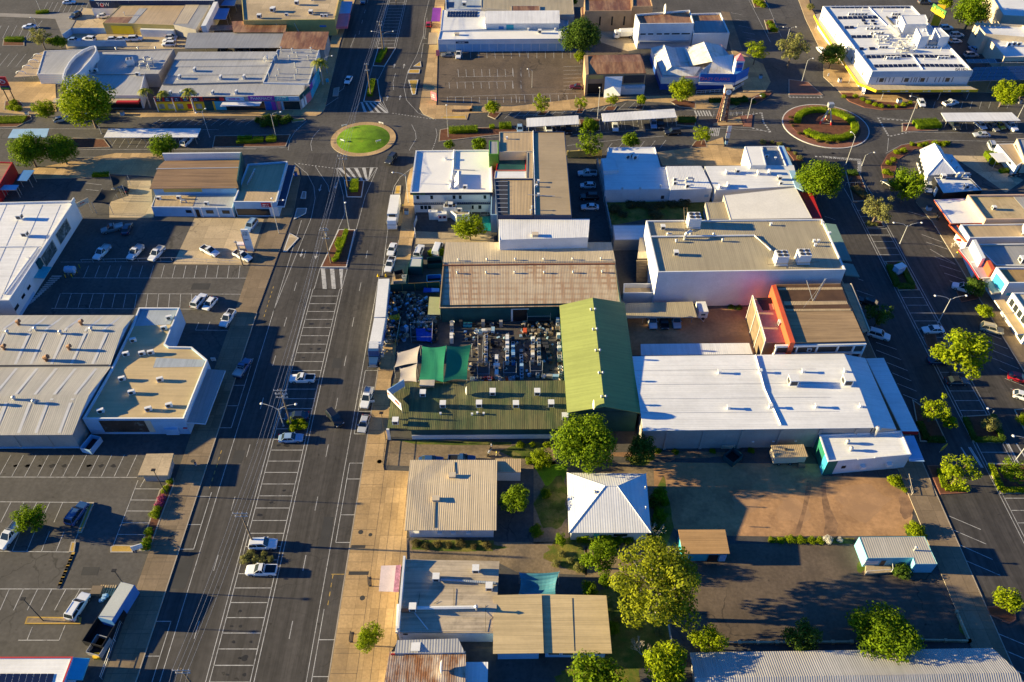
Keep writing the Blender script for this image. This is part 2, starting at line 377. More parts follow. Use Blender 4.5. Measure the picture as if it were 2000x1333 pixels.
sheet('gravel_yard',[TP(32,(1012,1040),(1990,1060))+TP(33,(340,1060),(340,1260),(60,1260))+TP(32,(1990,1180),(1210,1190),(1190,1240),(995,1232)),TP(42,(915,480),(1539,490))+TP(43,(450,490),(450,690),(280,680),(30,670))+TP(42,(1440,605),(908,592)),TP(43,(860,0),(560,20),(130,0),(130,500),(440,480),(440,700),(590,700),(580,1250),(960,1110),(950,500),(860,420))],.0045,DIRTG)
for nm,zz,poly in[(0,.008,TP(43,(130,30),(330,20),(330,70),(300,160),(200,150))),(1,.008,TP(42,(950,476),(1430,480),(1425,545),(935,535))),(2,.0085,TP(43,(210,510),(430,520),(440,680),(300,640))),(3,.008,TP(43,(380,1210),(630,1215),(760,1250),(780,1400),(350,1400))),(4,.0082,TP(23,(730,378),(1640,372),(1500,512),(1040,512),(780,560))),(5,.008,TP(32,(1090,1035),(1990,1050),(1980,1075),(1250,1068))),(6,.0088,TP(44,(0,462),(520,465),(520,500),(0,494))),(7,.0082,TP(43,(590,900),(940,960),(950,1100),(600,1230)))]:
 structure(sheet('grass',[poly],zz,GRASS if nm==0 else DRYG))
def blob(t,x,y,w_,h_,seed,n=22):
 r_=random.Random(seed);ph=[r_.random()*6 for _ in range(4)]
 return TP(t,*[(x+w_/2*math.cos(a)*(1+.18*math.sin(3*a+ph[0])+.12*math.sin(7*a+ph[1])),y+h_/2*math.sin(a)*(1+.18*math.sin(2*a+ph[2])+.12*math.sin(5*a+ph[3])))for a in[2*math.pi*i/n for i in range(n)]])
for i,(t,x,y,w_,h_)in enumerate([(43,250,260,190,330),(43,900,350,120,420),(43,330,560,240,180),(43,620,860,420,200),(42,1250,520,420,60),(43,700,1200,300,120),(33,120,1120,340,130),(44,820,130,160,80),(44,880,420,120,90),(32,1600,1060,600,30),(33,1000,1190,200,90),(44,1170,960,60,160),(43,480,480,330,60),(44,560,640,60,60),(43,400,1300,300,90)]):
 structure(sheet('grass',[blob(t,x,y,w_,h_,i)],.0092+.0002*i,DRYG if i%3 else mk('weedy grass',(.09,.13,.015),.95,.4,.4,spots=((.2,.17,.05),.45,.5),fine=.4)))
TRK=mk('wheel rutted dirt',(.2,.115,.065),.95,.3,.3,spots=((.33,.19,.1),.5,.4));PALE=mk('pale scraped dirt',(.45,.26,.13),.95,.2,.2,spots=((.36,.21,.11),.5,.3))
sheet('dirt_tracks',[TP(44,(315,95),(345,100),(350,200),(375,290),(420,380),(410,440),(330,450),(345,380),(325,250)),TP(44,(235,120),(262,118),(255,200),(222,330),(190,440),(160,440),(205,300)),blob(44,830,270,90,180,41),blob(33,1250,1150,900,60,42)],.0102,TRK)
sheet('dirt_patches',[blob(44,150,300,200,160,43),blob(44,560,250,300,200,44),blob(43,1400,250,160,130,45),blob(33,1750,250,260,110,46)],.0098,PALE)
sheet('road_patches',[[K(-53.8,880),K(-51.8,880),K(-51.8,905),K(-53.8,905)],[K(-34,1010),K(-32.3,1010),K(-32.3,1075),K(-34,1075)],[K(-38.5,700),K(-36.6,700),K(-36.6,720),K(-38.5,720)],[K(-57.9,1090),K(-55.2,1090),K(-55.2,1150),K(-57.9,1150)],[K(81,800),K(84,800),K(84,850),K(81,850)],TP(41,(500,640),(600,640),(585,690),(485,690)),TP(21,(1500,1010),(1640,1010),(1620,1060),(1480,1060))],.0085,PATCH)
r_=random.Random(77);ob=[]
for i in range(70):
 x_=r_.uniform(-46,-41.5)if i<34 else r_.uniform(91.5,95.5);y_=P(22,0,1055).y-2.62*r_.randrange(1,38)-1.3 if i<34 else P(24,0,635).y-2.62*r_.randrange(-20,30)-1.3
 if i>=56:q_=P(31,120+95*r_.randrange(0,9),1235);x_,y_=q_.x,q_.y
 s_=r_.uniform(.25,.6);ob.append([Vector((x_+s_*math.cos(a)*(1+.3*math.sin(3*a+i)),y_+s_*.7*math.sin(a)*(1+.3*math.sin(2*a+i)),0))for a in[k*math.pi/6 for k in range(12)]])
sheet('oil_stains',ob,.0095,mk('oil stain',(.025,.024,.023),.5,.3,2))
# islands and medians: kerb, then mulch or concrete on top
ISL=[('traffic_island',TP(12,(948,376),(1088,376),(1000,520),(908,515)),MULCH,KERBW),('traffic_island',TP(12,(872,622),(945,620),(972,795),(836,792)),MULCH,KERBW),('traffic_island',TP(22,(684,212),(842,214),(822,342),(706,342)),MULCH,KERBW),('traffic_island',TP(22,(642,594),(772,594),(705,888),(503,888)),MULCH,KERBW),('traffic_island',TP(12,(1280,480),(1285,522),(1222,520)),YELC,KERBW),('traffic_island',TP(12,(1190,545),(1275,543),(1270,574),(1180,574)),YELC,KERBW),('traffic_island',TP(12,(1185,626),(1262,624),(1240,738),(1215,740)),YELC,KERBW),('traffic_island',TP(12,(1445,908),(1630,900),(1638,930),(1440,926)),YELC,KERBM),('traffic_island',TP(12,(270,932),(370,922),(388,932),(370,945),(280,955)),YELC,KERBM),('traffic_island',TP(22,(1088,255),(1128,252),(1122,318),(1075,318)),YELC,KERBM),('traffic_island',TP(22,(362,298),(392,300),(388,354),(346,352)),PAVEG,KERBW),('traffic_island',TP(22,(318,428),(396,428),(388,470),(294,516)),PAVEG,KERBW),('traffic_island',TP(22,(262,620),(334,660),(238,766),(212,766)),PAD,KERBW),('traffic_island',TP(12,(605,690),(650,680),(640,750),(595,752)),PAVEG,KERBM),('garden_bed',TP(12,(1430,1012),(1500,1000),(2010,990),(2055,1040),(1800,1060),(1420,1106)),MULCH,KERBM),('garden_bed',TP(12,(-320,1060),(270,1050),(232,1142),(-340,1150)),MULCH,KERBM),('garden_bed',TP(11,(560,1075),(810,1085),(860,1150),(540,1160)),MULCH,KERBM),('garden_bed',TP(13,(1280,905),(1435,905),(1425,985),(1275,975)),MULCH,KERBM),('garden_bed',TP(13,(520,930),(680,930),(690,1020),(540,1020)),MULCH,KERBM),('garden_bed',TP(57,(1205,205),(1280,200),(1450,195),(1440,255),(1205,262)),REDP,KERBM),('garden_bed',TP(57,(1520,322),(1380,318),(1200,350),(1110,410),(1068,480),(1085,562),(1150,560),(1180,440),(1285,375),(1500,345)),MULCH,REDP),('garden_bed',TP(57,(805,8),(860,62),(960,102),(1080,120),(1290,112),(1290,78),(960,58),(880,8)),MULCH,REDP),('garden_bed',TP(57,(80,92),(250,85),(330,40),(365,0),(310,0),(200,50),(80,58)),MULCH,REDP),('garden_bed',TP(57,(290,318),(420,330),(590,470),(570,560),(490,430),(420,345),(290,345)),MULCH,REDP),('garden_bed',TP(24,(910,842),(1060,838),(1172,1064),(1012,1068)),MULCH,KERBM),('garden_bed',TP(34,(1500,852),(1740,838),(1832,1060),(1592,1052)),MULCH,KERBM),('garden_bed',TP(34,(1120,720),(1290,840),(1390,1052),(1180,1048)),MULCH,KERBM),('garden_bed',TP(44,(955,30),(1080,30),(1200,196),(1035,205)),MULCH,REDP),('garden_bed',TP(44,(1310,20),(1560,20),(1600,195),(1395,200)),MULCH,KERBM),('garden_bed',TP(24,(600,140),(705,140),(800,372),(660,376)),MULCH,KERBM),('garden_bed',TP(24,(758,530),(880,528),(905,575),(775,578)),MULCH,KERBM),('garden_bed',TP(34,(1205,215),(1300,210),(1330,320),(1240,320)),MULCH,REDP),('garden_bed',TP(44,(1310,880),(1480,868),(1490,960),(1450,985),(1330,930)),MULCH,REDP),('garden_bed',TP(24,(1460,1070),(1600,1060),(1640,1130),(1500,1160)),MULCH,REDP),('garden_bed',TP(34,(1910,800),(2100,780),(2160,1000),(2000,980)),MULCH,KERBM),('garden_bed',TP(13,(1385,1155),(1425,1100),(1500,1090),(1520,1150)),MULCH,KERBM),('garden_bed',TP(13,(510,1212),(560,1160),(640,1160),(600,1215)),MULCH,KERBM),('garden_bed',TP(13,(180,905),(225,865),(290,868),(255,905)),MULCH,KERBM),('garden_bed',TP(13,(490,888),(510,845),(570,845),(545,890)),MULCH,KERBM),('garden_bed',TP(13,(710,865),(740,830),(820,828),(790,868)),MULCH,KERBM),('garden_bed',TP(13,(950,855),(970,825),(1030,822),(1015,858)),MULCH,KERBM),('garden_bed',TP(13,(1225,795),(1290,770),(1430,800),(1425,848),(1300,835)),MULCH,KERBM),('garden_bed',TP(12,(1800,905),(1815,870),(1905,880),(1860,930)),MULCH,KERBM),('garden_bed',TP(11,(-250,905),(240,900),(250,930),(130,990),(-250,1000)),MULCH,KERBM),('garden_bed',TP(11,(40,790),(150,780),(185,820),(150,870),(30,860)),MULCH,KERBM),('garden_bed',TP(11,(30,300),(190,290),(190,360),(20,360)),MULCH,KERBM),('garden_bed',TP(41,(960,180),(1045,105),(1050,140),(960,370),(900,545),(835,545),(900,360)),MULCH,KERBM),('concrete_island',TP(41,(665,520),(690,508),(800,512),(800,555),(665,555)),YELC,KERBM),('concrete_island',TP(41,(540,252),(568,252),(492,436),(464,436)),YELC,KERBM),('concrete_island',TP(41,(430,490),(458,490),(448,552),(415,552)),YELC,KERBM),('concrete_island',TP(41,(165,940),(490,945),(485,985),(150,985)),DIRTG,YELC),('concrete_island',TP(13,(1560,960),(1780,905),(1800,975),(1560,985)),PAVE,REDP),('concrete_island',TP(13,(1770,905),(1870,895),(1860,990),(1800,985)),REDP,REDP),('traffic_island',TP(14,(160,620),(310,640),(430,745),(160,745)),REDP,KERBM),('garden_bed',TP(13,(1855,-20),(1950,-20),(1995,60),(1885,62)),MULCH,KERBM),('garden_bed',TP(14,(-30,160),(40,155),(85,255),(0,262)),MULCH,KERBM),]
for nm,poly,top,side in ISL:
 slab(nm,poly,.15,top,side,kerb=.22)
RB1=P(12,835,1083);RB2=P(57,706,221)
slab('roundabout',circle(RB1,9.5),.15,PAVE,KERBM)
slab('roundabout',circle(RB2,12.7),.15,REDP,KERBW,kerb=.3)
mb=MB()
for i in range(12):
 r0,r1=7.8*(1-i/12),7.8*(1-(i+1)/12)
 z0,z1=.15+.7*math.sin(i/12*math.pi/2),.15+.7*math.sin((i+1)/12*math.pi/2)
 for k in range(48):
  a,b=2*math.pi*k/48,2*math.pi*(k+1)/48
  q=[RB1+Vector((r*math.cos(t),r*math.sin(t),z))for r,t,z in((r0,a,z0),(r0,b,z0),(r1,b,z1),(r1,a,z1))]
  mb.face(q)
structure(mb.build('roundabout_lawn',GRASS,smooth=True))
slab('garden_bed',circle(RB2,10.2),.2,MULCH,REDP)
# paint
wl,yl=MB(),MB()
def line(a,b,w=.12,m=wl,z=.012):
 a,b=Vector(a),Vector(b);d=(b-a);d.z=0
 if d.length<.01:return
 n=Vector((-d.y,d.x,0)).normalized()*w/2
 m.face([(p.x,p.y,z)for p in(a-n,b-n,b+n,a+n)])
def dash(a,b,on,off,w=.12,m=wl):
 a,b=Vector(a),Vector(b);L_=(b-a).length;d=(b-a)/L_;s=0
 while s<L_:
  line(a+d*s,a+d*min(L_,s+on),w,m);s+=on+off
def pl(t,*xy,w=.12,m=wl):
 q=TP(t,*xy)
 for i in range(len(q)-1):line(q[i],q[i+1],w,m)
YR=lambda y:CH*aa(y)
y0,y1=YR(1400),P(22,0,1055).y
for X in(-47.5,-46.9,-40.6,-40.0):
 line((X,y0,0),(X,y1,0),.13)
k=0;yy=P(32,0,35).y
ys=[yy-2.62*i for i in range(-6,45)]
for y in ys:
 if y0<y<y1:line((-46.9,y,0),(-40.6,y,0),.13)
line((-46.9,y1,0),(-40.6,y1,0),.13)
for X in(-51.2,-35.9):dash((X,y0,0),(X,P(22,0,700).y,0),3,9)
line((-54.6,y0,0),(-54.6,P(22,0,520).y,0));line((-31.9,y0,0),(-31.9,P(22,0,960).y,0))
line(P(22,980,950),P(22,1060,310));pl(22,(1060,310),(1075,255),(1120,185),(1210,115));pl(22,(700,890),(780,590),(850,330),(945,110));pl(22,(500,890),(600,680),(690,470),(680,330),(625,118))
pl(22,(300,75),(400,160),(450,260),(460,350),(430,500),(130,1240));pl(22,(460,100),(560,250),(570,300))
for q in[((683.6,905),(662,1100),2.6),]:pass
for y in(905,936,1006,1060):line(K(-31.1,y),K(-28.6,y))
line(K(-31.1,905),K(-31.1,1060))
for y in(1250,1322,1390):line(K(-31.1,y),K(-28.6,y))
line(K(-31.1,1190),K(-31.1,1390))
for y in(724,804,848):line(K(-31.2,y),K(-28.6,y))
line(K(-31.2,724),K(-31.2,848))
for y in(970,1025,1073,1214,1282):line(K(-58.2,y),K(-55.8,y))
line(K(-55.8,962),K(-55.8,1073));line(K(-55.8,1214),K(-55.8,1400))
for y in(753,793,836):line(K(-58.2,y),K(-55.9,y))
line(K(-55.9,700),K(-55.9,836))
dash(K(-56.4,880),K(-56.4,960),.8,.8,.14,yl);dash(K(-56.4,560),K(-56.4,625),.8,.8,.14,yl);dash(K(-30.6,1122),K(-30.6,1190),.8,.8,.14,yl)
line(K(-30.9,1122),K(-28.7,1122),.12,yl)
# chevrons
def chev(a,b,c,d,n,w=.9):
 """diagonal bars across the quad a-b (far edge), d-c (near edge)"""
 for e in((a,b),(b,c),(c,d),(d,a)):line(*e,.13)
 for i in range(n):
  f0,f1=(i+.1)/n,(i+.55)/n
  p=[a.lerp(b,f0),a.lerp(b,f1),d.lerp(c,min(1,f1+.28)),d.lerp(c,min(1,f0+.28))]
  wl.face([(v.x,v.y,.011)for v in p])
chev(*TP(22,(628,115),(943,110),(872,212),(690,210)),5)
chev(*TP(12,(812,797),(970,797),(1030,880),(755,870)),5)
chev(*TP(22,(497,895),(710,895),(665,1055),(452,1055)),3)
# north arm
for X0,X1 in((-47.3,-40.3),):
 ya,yb=YR(-60),P(12,0,370).y
 for X in(X0,X0+.6,X1,X1-.6):line((X,ya,0),(X,yb,0),.13)
 y=yb
 while y<ya:
  line((X0+.6,y,0),(X1-.6,y,0),.13);y+=2.7
pl(12,(775,270),(735,370));dash(P(12,800,270),P(12,870,0),3,6);line(P(12,905,515),P(12,835,790));line(P(12,1000,520),P(12,950,620));pl(12,(950,620),(945,700),(1030,880))
pl(12,(1345,0),(1310,150),(1300,300),(1330,305));pl(12,(1330,140),(1310,305));pl(12,(1285,450),(1300,340),(1340,340));pl(12,(1300,280),(1250,430),(1180,560),(1150,680),(1170,780),(1260,880),(1380,930))
pl(12,(1085,570),(1065,640),(1070,700));dash(P(12,1060,882),P(12,1400,932),.5,.5,.25)
pl(12,(495,1005),(440,1070),(425,1120),(435,1175));pl(12,(1210,970),(1240,1030),(1245,1080),(1190,1172));pl(12,(395,940),(300,1030),(262,1090),(250,1170));dash(P(12,380,955),P(12,300,1020),.5,.5,.25)
pl(12,(1398,1000),(1408,1050),(1392,1110));dash(P(12,1390,1115),P(12,1370,1165),.5,.5,.25);dash(P(22,330,80),P(22,620,118),.5,.5,.25)
pl(12,(600,750),(680,690),(700,620));pl(12,(520,840),(640,760))
# arrows
def arrow(c,a,s=1.0):
 c=Vector(c);M_=Matrix.Rotation(a,4,'Z')
 for poly in([(-.1,-1.6),(.1,-1.6),(.1,.4),(-.1,.4)],[(-.45,.4),(.45,.4),(0,1.6)]):
  wl.face([tuple((M_@Vector((x*s,y*s,0))+c).to_2d())+(.0125,)for x,y in poly])
arrow(P(22,355,775),R(180));arrow(P(22,470,790),R(180));arrow(P(22,500,270),R(180));arrow(P(22,620,250),R(180));arrow(P(12,1075,515),0);arrow(P(12,1150,515),0);arrow(P(12,1020,765),0);arrow(P(12,1120,760),0)
# right street
for X in(90.3,90.9,96.0,96.6):
 line((X,y0,0),(X,P(24,0,385).y,0),.13)
yb=P(24,0,635).y
for i in range(-4,45):
 y=yb-2.62*i
 if y0<y<P(24,0,390).y:line((90.9,y,0),(96.0,y,0),.13)
for(x,y,a,b)in[(1195,630,1355,690),(1230,690,1395,745),(1260,745,1455,860),(1295,803,1460,865),(1335,868,1500,920),(1370,930,1530,985),(1410,990,1480,1015),(1090,450,1250,500),(440,490,520,515),(700,975,740,990),(690,1065,820,1110)]:
 line(P(24,x,y),P(24,a,b))
for(x,y,a,b)in[(840,275,1000,330),(840,335,1035,410),(920,430,1085,495),(965,512,1115,575),(1005,595,1155,655),(1050,680,1160,725),(1670,190,1815,250),(1680,255,1865,325),(1700,318,1905,402),(1740,395,1950,480),(1800,478,1990,570),(1840,555,1990,615),(1885,635,1980,670)]:
 line(P(34,x,y),P(34,a,b))
for(x,y,a,b)in[(1085,332,1280,415),(1115,418,1312,502),(1155,508,1350,595),(1190,602,1395,690),(1370,1035,1539,1105),(1410,1135,1539,1190),(1475,1255,1560,1290)]:
 line(P(44,x,y),P(44,a,b))
pl(24,(590,270),(660,390));pl(24,(700,150),(810,320),(880,500));pl(24,(420,20),(725,45));chev(*TP(24,(695,60),(725,60),(722,150),(705,150)),5,.4)
for i in range(18):
 line(P(24,430+16*i,22+1.4*i),P(24,448+16*i,36+1.3*i),.3)
 # give-way triangles round the second roundabout
pl(57,(1040,165),(1250,185));dash(P(57,1050,170),P(57,1120,290),.7,.5,.5);dash(P(57,1080,176),P(57,1240,188),.7,.6,.4);dash(P(57,1130,288),P(57,1260,260),.7,.6,.4)
pl(57,(1250,185),(1990,200));pl(57,(1260,262),(1990,270));pl(57,(1110,385),(1118,300));pl(57,(1100,400),(1200,345),(1380,312),(1990,326))
dash(P(57,160,155),P(57,295,135),.7,.5,.4);dash(P(57,292,135),P(57,305,200),.7,.5,.5);dash(P(57,305,200),P(57,350,262),.7,.5,.5);dash(P(57,230,235),P(57,345,262),.7,.5,.4)
pl(57,(0,225),(230,232));pl(57,(480,5),(470,35),(690,38),(640,5));dash(P(57,470,34),P(57,690,37),.6,.5,.6);dash(P(57,480,5),P(57,470,34),.6,.5,.5);dash(P(57,640,5),P(57,690,36),.6,.5,.5)
dash(P(57,640,420),P(57,940,440),.6,.5,.5);dash(P(57,925,450),P(57,920,530),.6,.5,.6)
# cross street, medians
pl(13,(0,905),(700,850),(1430,858));pl(13,(430,1133),(860,1085),(1180,1060));pl(13,(470,1050),(1390,985),(1990,1020));pl(12,(1500,1085),(1990,1060));pl(12,(-320,1155),(230,1150));pl(11,(540,1165),(1990,1160));pl(11,(0,1000),(1700,1010));pl(11,(600,1225),(1200,1215))
for i in range(14):line(P(13,-60+74*i,925-6*i),P(13,-5+74*i,875-6*i))
for i in range(9):line(P(13,120+66*i,1045-5*i),P(13,110+66*i,975-5*i))
for i in range(9):line(P(13,750+66*i,1015-4*i),P(13,740+66*i,950-4*i))
for i in range(8):line(P(13,560+84*i,1190-5*i),P(13,610+84*i,1125-5*i))
for i in range(12):line(P(11,1180+66*i,975),P(11,1250+66*i,925))
for i in range(10):line(P(11,860+66*i,1150),P(11,905+66*i,1080))
for i in range(8):line(P(11,680+70*i,1320),P(11,730+70*i,1240))
for i in range(10):line(P(14,1210+72*i,845),P(14,1228+72*i,790))
for i in range(9):line(P(14,1480+66*i,1010),P(14,1470+66*i,945))
for i in range(8):line(P(14,-420+44*i,900+0*i),P(14,-420+44*i,870))
for i in range(6):line(P(13,1440+22*i,905),P(13,1420+22*i,862),.5)
for i in range(6):line(P(13,1530+14*i,1060),P(13,1545+14*i,995),.3)
# NE car park
for i in range(10):
 line(P(12,1540+64*i,455),P(12,1545+62*i,400));line(P(12,1575+61*i,600),P(12,1570+61*i,540));line(P(12,1505+62*i,690),P(12,1500+62*i,640));line(P(12,1490+62*i,800),P(12,1488+62*i,755))
pl(12,(1570,600),(1990,592));pl(12,(1580,640),(1990,632));pl(12,(1500,755),(1990,738));pl(13,(0,738),(440,730))
for i in range(8):
 line(P(13,-5+66*i,455),P(13,-5+66*i,400));line(P(13,400-0*i,520+30*i),P(13,540,516+30*i));line(P(13,36*1+66*i,800),P(13,30+66*i,740))
for i in range(2):
 line(P(13,5+64*i,590),P(13,5+64*i,530));line(P(13,5+64*i,690),P(13,5+64*i,630))
 # left car parks
pl(21,(470,845),(1340,840));pl(21,(560,968),(1990,970));pl(21,(480,1088),(1880,1095));pl(21,(400,1205),(1630,1212))
for i in range(17):
 line(P(21,650+86*i,968),P(21,690+84*i,872))
for i in range(13):
 line(P(21,430+88*i,1200),P(21,470+85*i,1090))
for i in range(14):
 a,b=TP(21,(400-14*i,955+17*i),(480-17*i,955+15*i))
 line(a,b,.45)
for i in range(12):
 line(P(31,85+98*i,1150),P(31,-8+99.5*i,1318))
pl(31,(0,1322),(1065,1325));pl(31,(1130,1330),(1090,1400));pl(31,(1520,180),(1790,182));pl(31,(1520,178),(1545,120));pl(31,(1610,178),(1632,115))
pl(41,(0,248),(540,252));pl(41,(830,118),(680,512))
for i in range(5):
 line(P(41,65+78*i,252),P(41,4+80*i,372));line(P(41,210+88*i-88,425),P(41,160+88*i-88,548))
pl(41,(0,545),(430,550));pl(41,(0,772),(600,772));pl(41,(110,1080),(355,1080));pl(41,(195,1000),(162,1080));pl(41,(392,990),(355,1080))
for y in(170,237,303,374,444):line(P(41,810-(y-170)*.37,y),P(41,960-(y-170)*.27,y+1))
for i in range(6):line(P(41,55+85*i,775),P(41,0+82*i,900))
for i in range(9):line(P(11,-140+66*i,520),P(11,-60+66*i,420));line(P(11,330+40*i,100-0*i),P(11,370+40*i,20))
for i in range(6):line(P(11,-40+60*i,300),P(11,10+60*i,200))
pl(11,(190,330),(330,160));pl(11,(500,300),(640,80));pl(21,(660,230),(790,245));pl(21,(665,280),(770,290))
# pedestrian crossings over the right-hand street
for i in range(7):
 line(P(34,1500+12*i,1090),P(34,1600+12*i,1250),.25)if i in(0,5,6)else None
 line(P(34,1850+16*i,1060),P(34,1930+20*i,1220),.3)if i in(0,1,5)else None
pl(13,(1810,-60),(2010,330));pl(14,(-10,20),(105,290));pl(14,(250,-80),(330,60))
for i in range(5):line(P(13,1700+30*i,100+50*i),P(13,1790+32*i,118+50*i))
sheet('pavement',[TP(13,(1625,90),(1690,95),(1790,390),(1700,385))],.011,PAVEB)
structure(wl.build('road_markings',LINE));structure(yl.build('yellow_road_markings',YLINE))
# darker trench patches and manhole covers
sheet('road_patch',[TP(42,(575,510),(660,510),(655,528),(570,528)),TP(42,(560,668),(680,668),(675,690),(555,690))],.126,PATCH)
pb=MB()
for t,x,y,r in[(42,630,432,.45),(42,688,448,.35),(42,640,828,.45),(41,1032,468,.6),(42,742,8,.45),(32,960,1205,.45),(41,1160,5,.4)]:
 pb.face([(v.x,v.y,.127)for v in circle(P(t,x,y),r,16)])
structure(pb.build('manhole_covers',PATCH))
# expansion joints in the concrete footpath
jb=MB()
for i in range(46):
 y=y0+3.2*i
 if y<YR(470):line((-28.3,y,0),(-24.2,y,0),.05,jb,.1235)
 if y<YR(640):line((-63.2,y,0),(-58.5,y,0),.05,jb,.1235)
line((-24.2,y0,0),(-24.2,YR(745),0),.05,jb,.1235)
for xx in(-22,-19.5):line((xx,y0,0),(xx,YR(930),0),.05,jb,.1238)
structure(jb.build('pavement_joints',PATCH))
kb=MB()
for X,ya,yb_ in((-28.52,y0,YR(470)),(-58.28,y0,YR(612)),(78.63,y0,YR(445)),(108.77,y0,YR(430))):
 kb.box((X,(ya+yb_)/2,.066),(.16,yb_-ya,.132))
structure(kb.build('kerb',KERBM))
# ------------------------------------------------------------------ buildings
_shared={}
def shared(key,fn):
 if key not in _shared:_shared[key]=fn()
 return _shared[key]
class Bld:
 """footprint surveyed from the roof corners (back-left, back-right, front-right, front-left) at height h"""
 def __init__(s,name,label,cat,t,pts,h=None,yb=None,root=None,z0=0.0,square=True):
  if h is None:h=hgt(t,(pts[-1][1]+pts[-2][1])/2,yb)
  s.h,s.z0,s.t=h,z0,t
  s.c=[P(t,x,y,h)for x,y in pts]
  s.root=root.root if root else wroot(name,centroid(s.c),label,cat)
  s.zf=lambda p:h
  s.n=len(s.c)
 def poly(s,d=0):
  p=list(reversed(s.c))if s.n==4 or True else s.c
  p=ccw([v.copy()for v in s.c]);return inset(p,d)if d else p
 def walls(s,m,top=None,ins=0.0,name='wall',mats=None):
  """mats: a material for each edge back, right, front, left of a four-cornered block"""
  b=MB();top=s.h if top is None else top;q=s.c
  if ins:
   p=inset(ccw([v.copy()for v in q]),ins)
   if s.n==4:
    q=[min(p,key=lambda v:(v-c).length)for c in q]
   else:q=p
  for i in range(len(q)):
   a,c=q[i],q[(i+1)%len(q)]
   b.face([(a.x,a.y,s.z0),(c.x,c.y,s.z0),(c.x,c.y,top),(a.x,a.y,top)],mats[i]if mats else 0)
  s.w=q
  return b.build(name,m,s.root)
 def flat(s,m,wall,par=.45,th=.25,cope=None):
  p=ccw([v.copy()for v in s.c]);q=inset(p,th);n=len(p);b=MB()
  for i in range(n):
   j=(i+1)%n
   b.face([(p[i].x,p[i].y,s.z0),(p[j].x,p[j].y,s.z0),(p[j].x,p[j].y,s.h),(p[i].x,p[i].y,s.h)],0)
   b.face([(p[i].x,p[i].y,s.h),(p[j].x,p[j].y,s.h),(q[j].x,q[j].y,s.h),(q[i].x,q[i].y,s.h)],1)
   b.face([(q[j].x,q[j].y,s.h-par),(q[i].x,q[i].y,s.h-par),(q[i].x,q[i].y,s.h),(q[j].x,q[j].y,s.h)],0)
  s.w=s.c
  o=b.build('wall',[wall,cope or wall],s.root)
  r=MB();r.face([(v.x,v.y,s.h-par)for v in inset(p,th-.02)]);s.roof=r.build('roof',m,s.root)
  zr=s.h-par;s.zf=lambda p_:zr
  return s
 def prof(s,m,prof,axis='x',over=.3,th=.12,wall=None,name='roof',edge=None,m2=None,k2=99):
  """roof swept along one axis; prof: list of (fraction from back/left, rise above h)"""
  A,B_,C_,D=s.c
  if axis=='y':A,B_,C_,D=A,D,C_,B_
  L0,L1=A,D;R0,R1=B_,C_
  wid=((D-A).length+(C_-B_).length)/2
  dirx=(B_-A).normalized()
  b=MB();pv=[]
  for k,(f,z)in enumerate(prof):
   fo=f
   if k==0:fo=f-over/wid
   if k==len(prof)-1:fo=f+over/wid
   l=A.lerp(D,f)+(D-A)*(fo-f)-dirx*over;r_=B_.lerp(C_,f)+(C_-B_)*(fo-f)+dirx*over
   l=Vector((l.x,l.y,s.h+z));r_=Vector((r_.x,r_.y,s.h+z));pv.append((l,r_))
  dn=Vector((0,0,-th))
  for k,((l0,r0),(l1,r1))in enumerate(zip(pv,pv[1:])):
   b.face([l0,l1,r1,r0],2 if k>=k2 else 0)if axis=='x' else b.face([l0,r0,r1,l1],2 if k>=k2 else 0)
   b.face([l0+dn,l1+dn,l1,l0],1);b.face([r0+dn,r1+dn,r1,r0],1)
   b.face([l0+dn,l1+dn,r1+dn,r0+dn],1)
  for l,r_ in(pv[0],pv[-1]):b.face([l+dn,r_+dn,r_,l],1)
  s.roof=b.build(name,[m,edge or m,m2 or m],s.root)
  if wall:
   for S,E in((A,D),(B_,C_)):
    g_=MB()
    pts=[Vector((S.lerp(E,f).x,S.lerp(E,f).y,s.h+z-th))for f,z in prof]
    lo=[Vector((pts[0].x,pts[0].y,s.h-.02)),Vector((pts[-1].x,pts[-1].y,s.h-.02))]
    g_.face([lo[0]]+pts+[lo[1]])
    g_.build('gable',wall,s.root)
  axv=(D-A)/1.0
  def zf(p,A=A,D=D,B_=B_,C_=C_,prof=prof):
   e1=(B_-A).to_2d().normalized();e2=(C_-D).to_2d().normalized();w1=p.to_2d()-A.to_2d();w2=p.to_2d()-D.to_2d()
   d1=e1.cross(w1);d2=-e2.cross(w2)
   f=d1/(d1+d2)if abs(d1+d2)>1e-6 else .5
   f=max(prof[0][0],min(prof[-1][0],f))
   for(f0,z0),(f1,z1)in zip(prof,prof[1:]):
    if f<=f1:return s.h+z0+(z1-z0)*(f-f0)/max(1e-6,f1-f0)
   return s.h+prof[-1][1]
  s.zf=zf
  return s
 def hip(s,m,a,b_,rh,over=.4,th=.12):
  """a, b_: ridge ends as fractions (u across, v down)"""
  A,B_,C_,D=[v.copy()for v in s.c]
  ctr=(A+B_+C_+D)/4
  E=[v+(v-ctr).normalized()*over*1.3 for v in(A,B_,C_,D)]
  q=lambda u,v:A.lerp(B_,u).lerp(D.lerp(C_,u),v)+Vector((0,0,rh))
  p,r_=q(*a),q(*b_);mb=MB()
  if abs(a[0]-b_[0])>abs(a[1]-b_[1]):
   for f in([E[0],p,r_,E[1]],[E[1],r_,E[2]],[E[2],r_,p,E[3]],[E[3],p,E[0]]):mb.face(f)
  else:
   for f in([E[0],p,E[1]],[E[1],p,r_,E[2]],[E[2],r_,E[3]],[E[3],r_,p,E[0]]):mb.face(f)
  for i in range(4):mb.face([E[i]-Vector((0,0,th)),E[(i+1)%4]-Vector((0,0,th)),E[(i+1)%4],E[i]])
  s.roof=mb.build('roof',m,s.root)
  cp=MB()
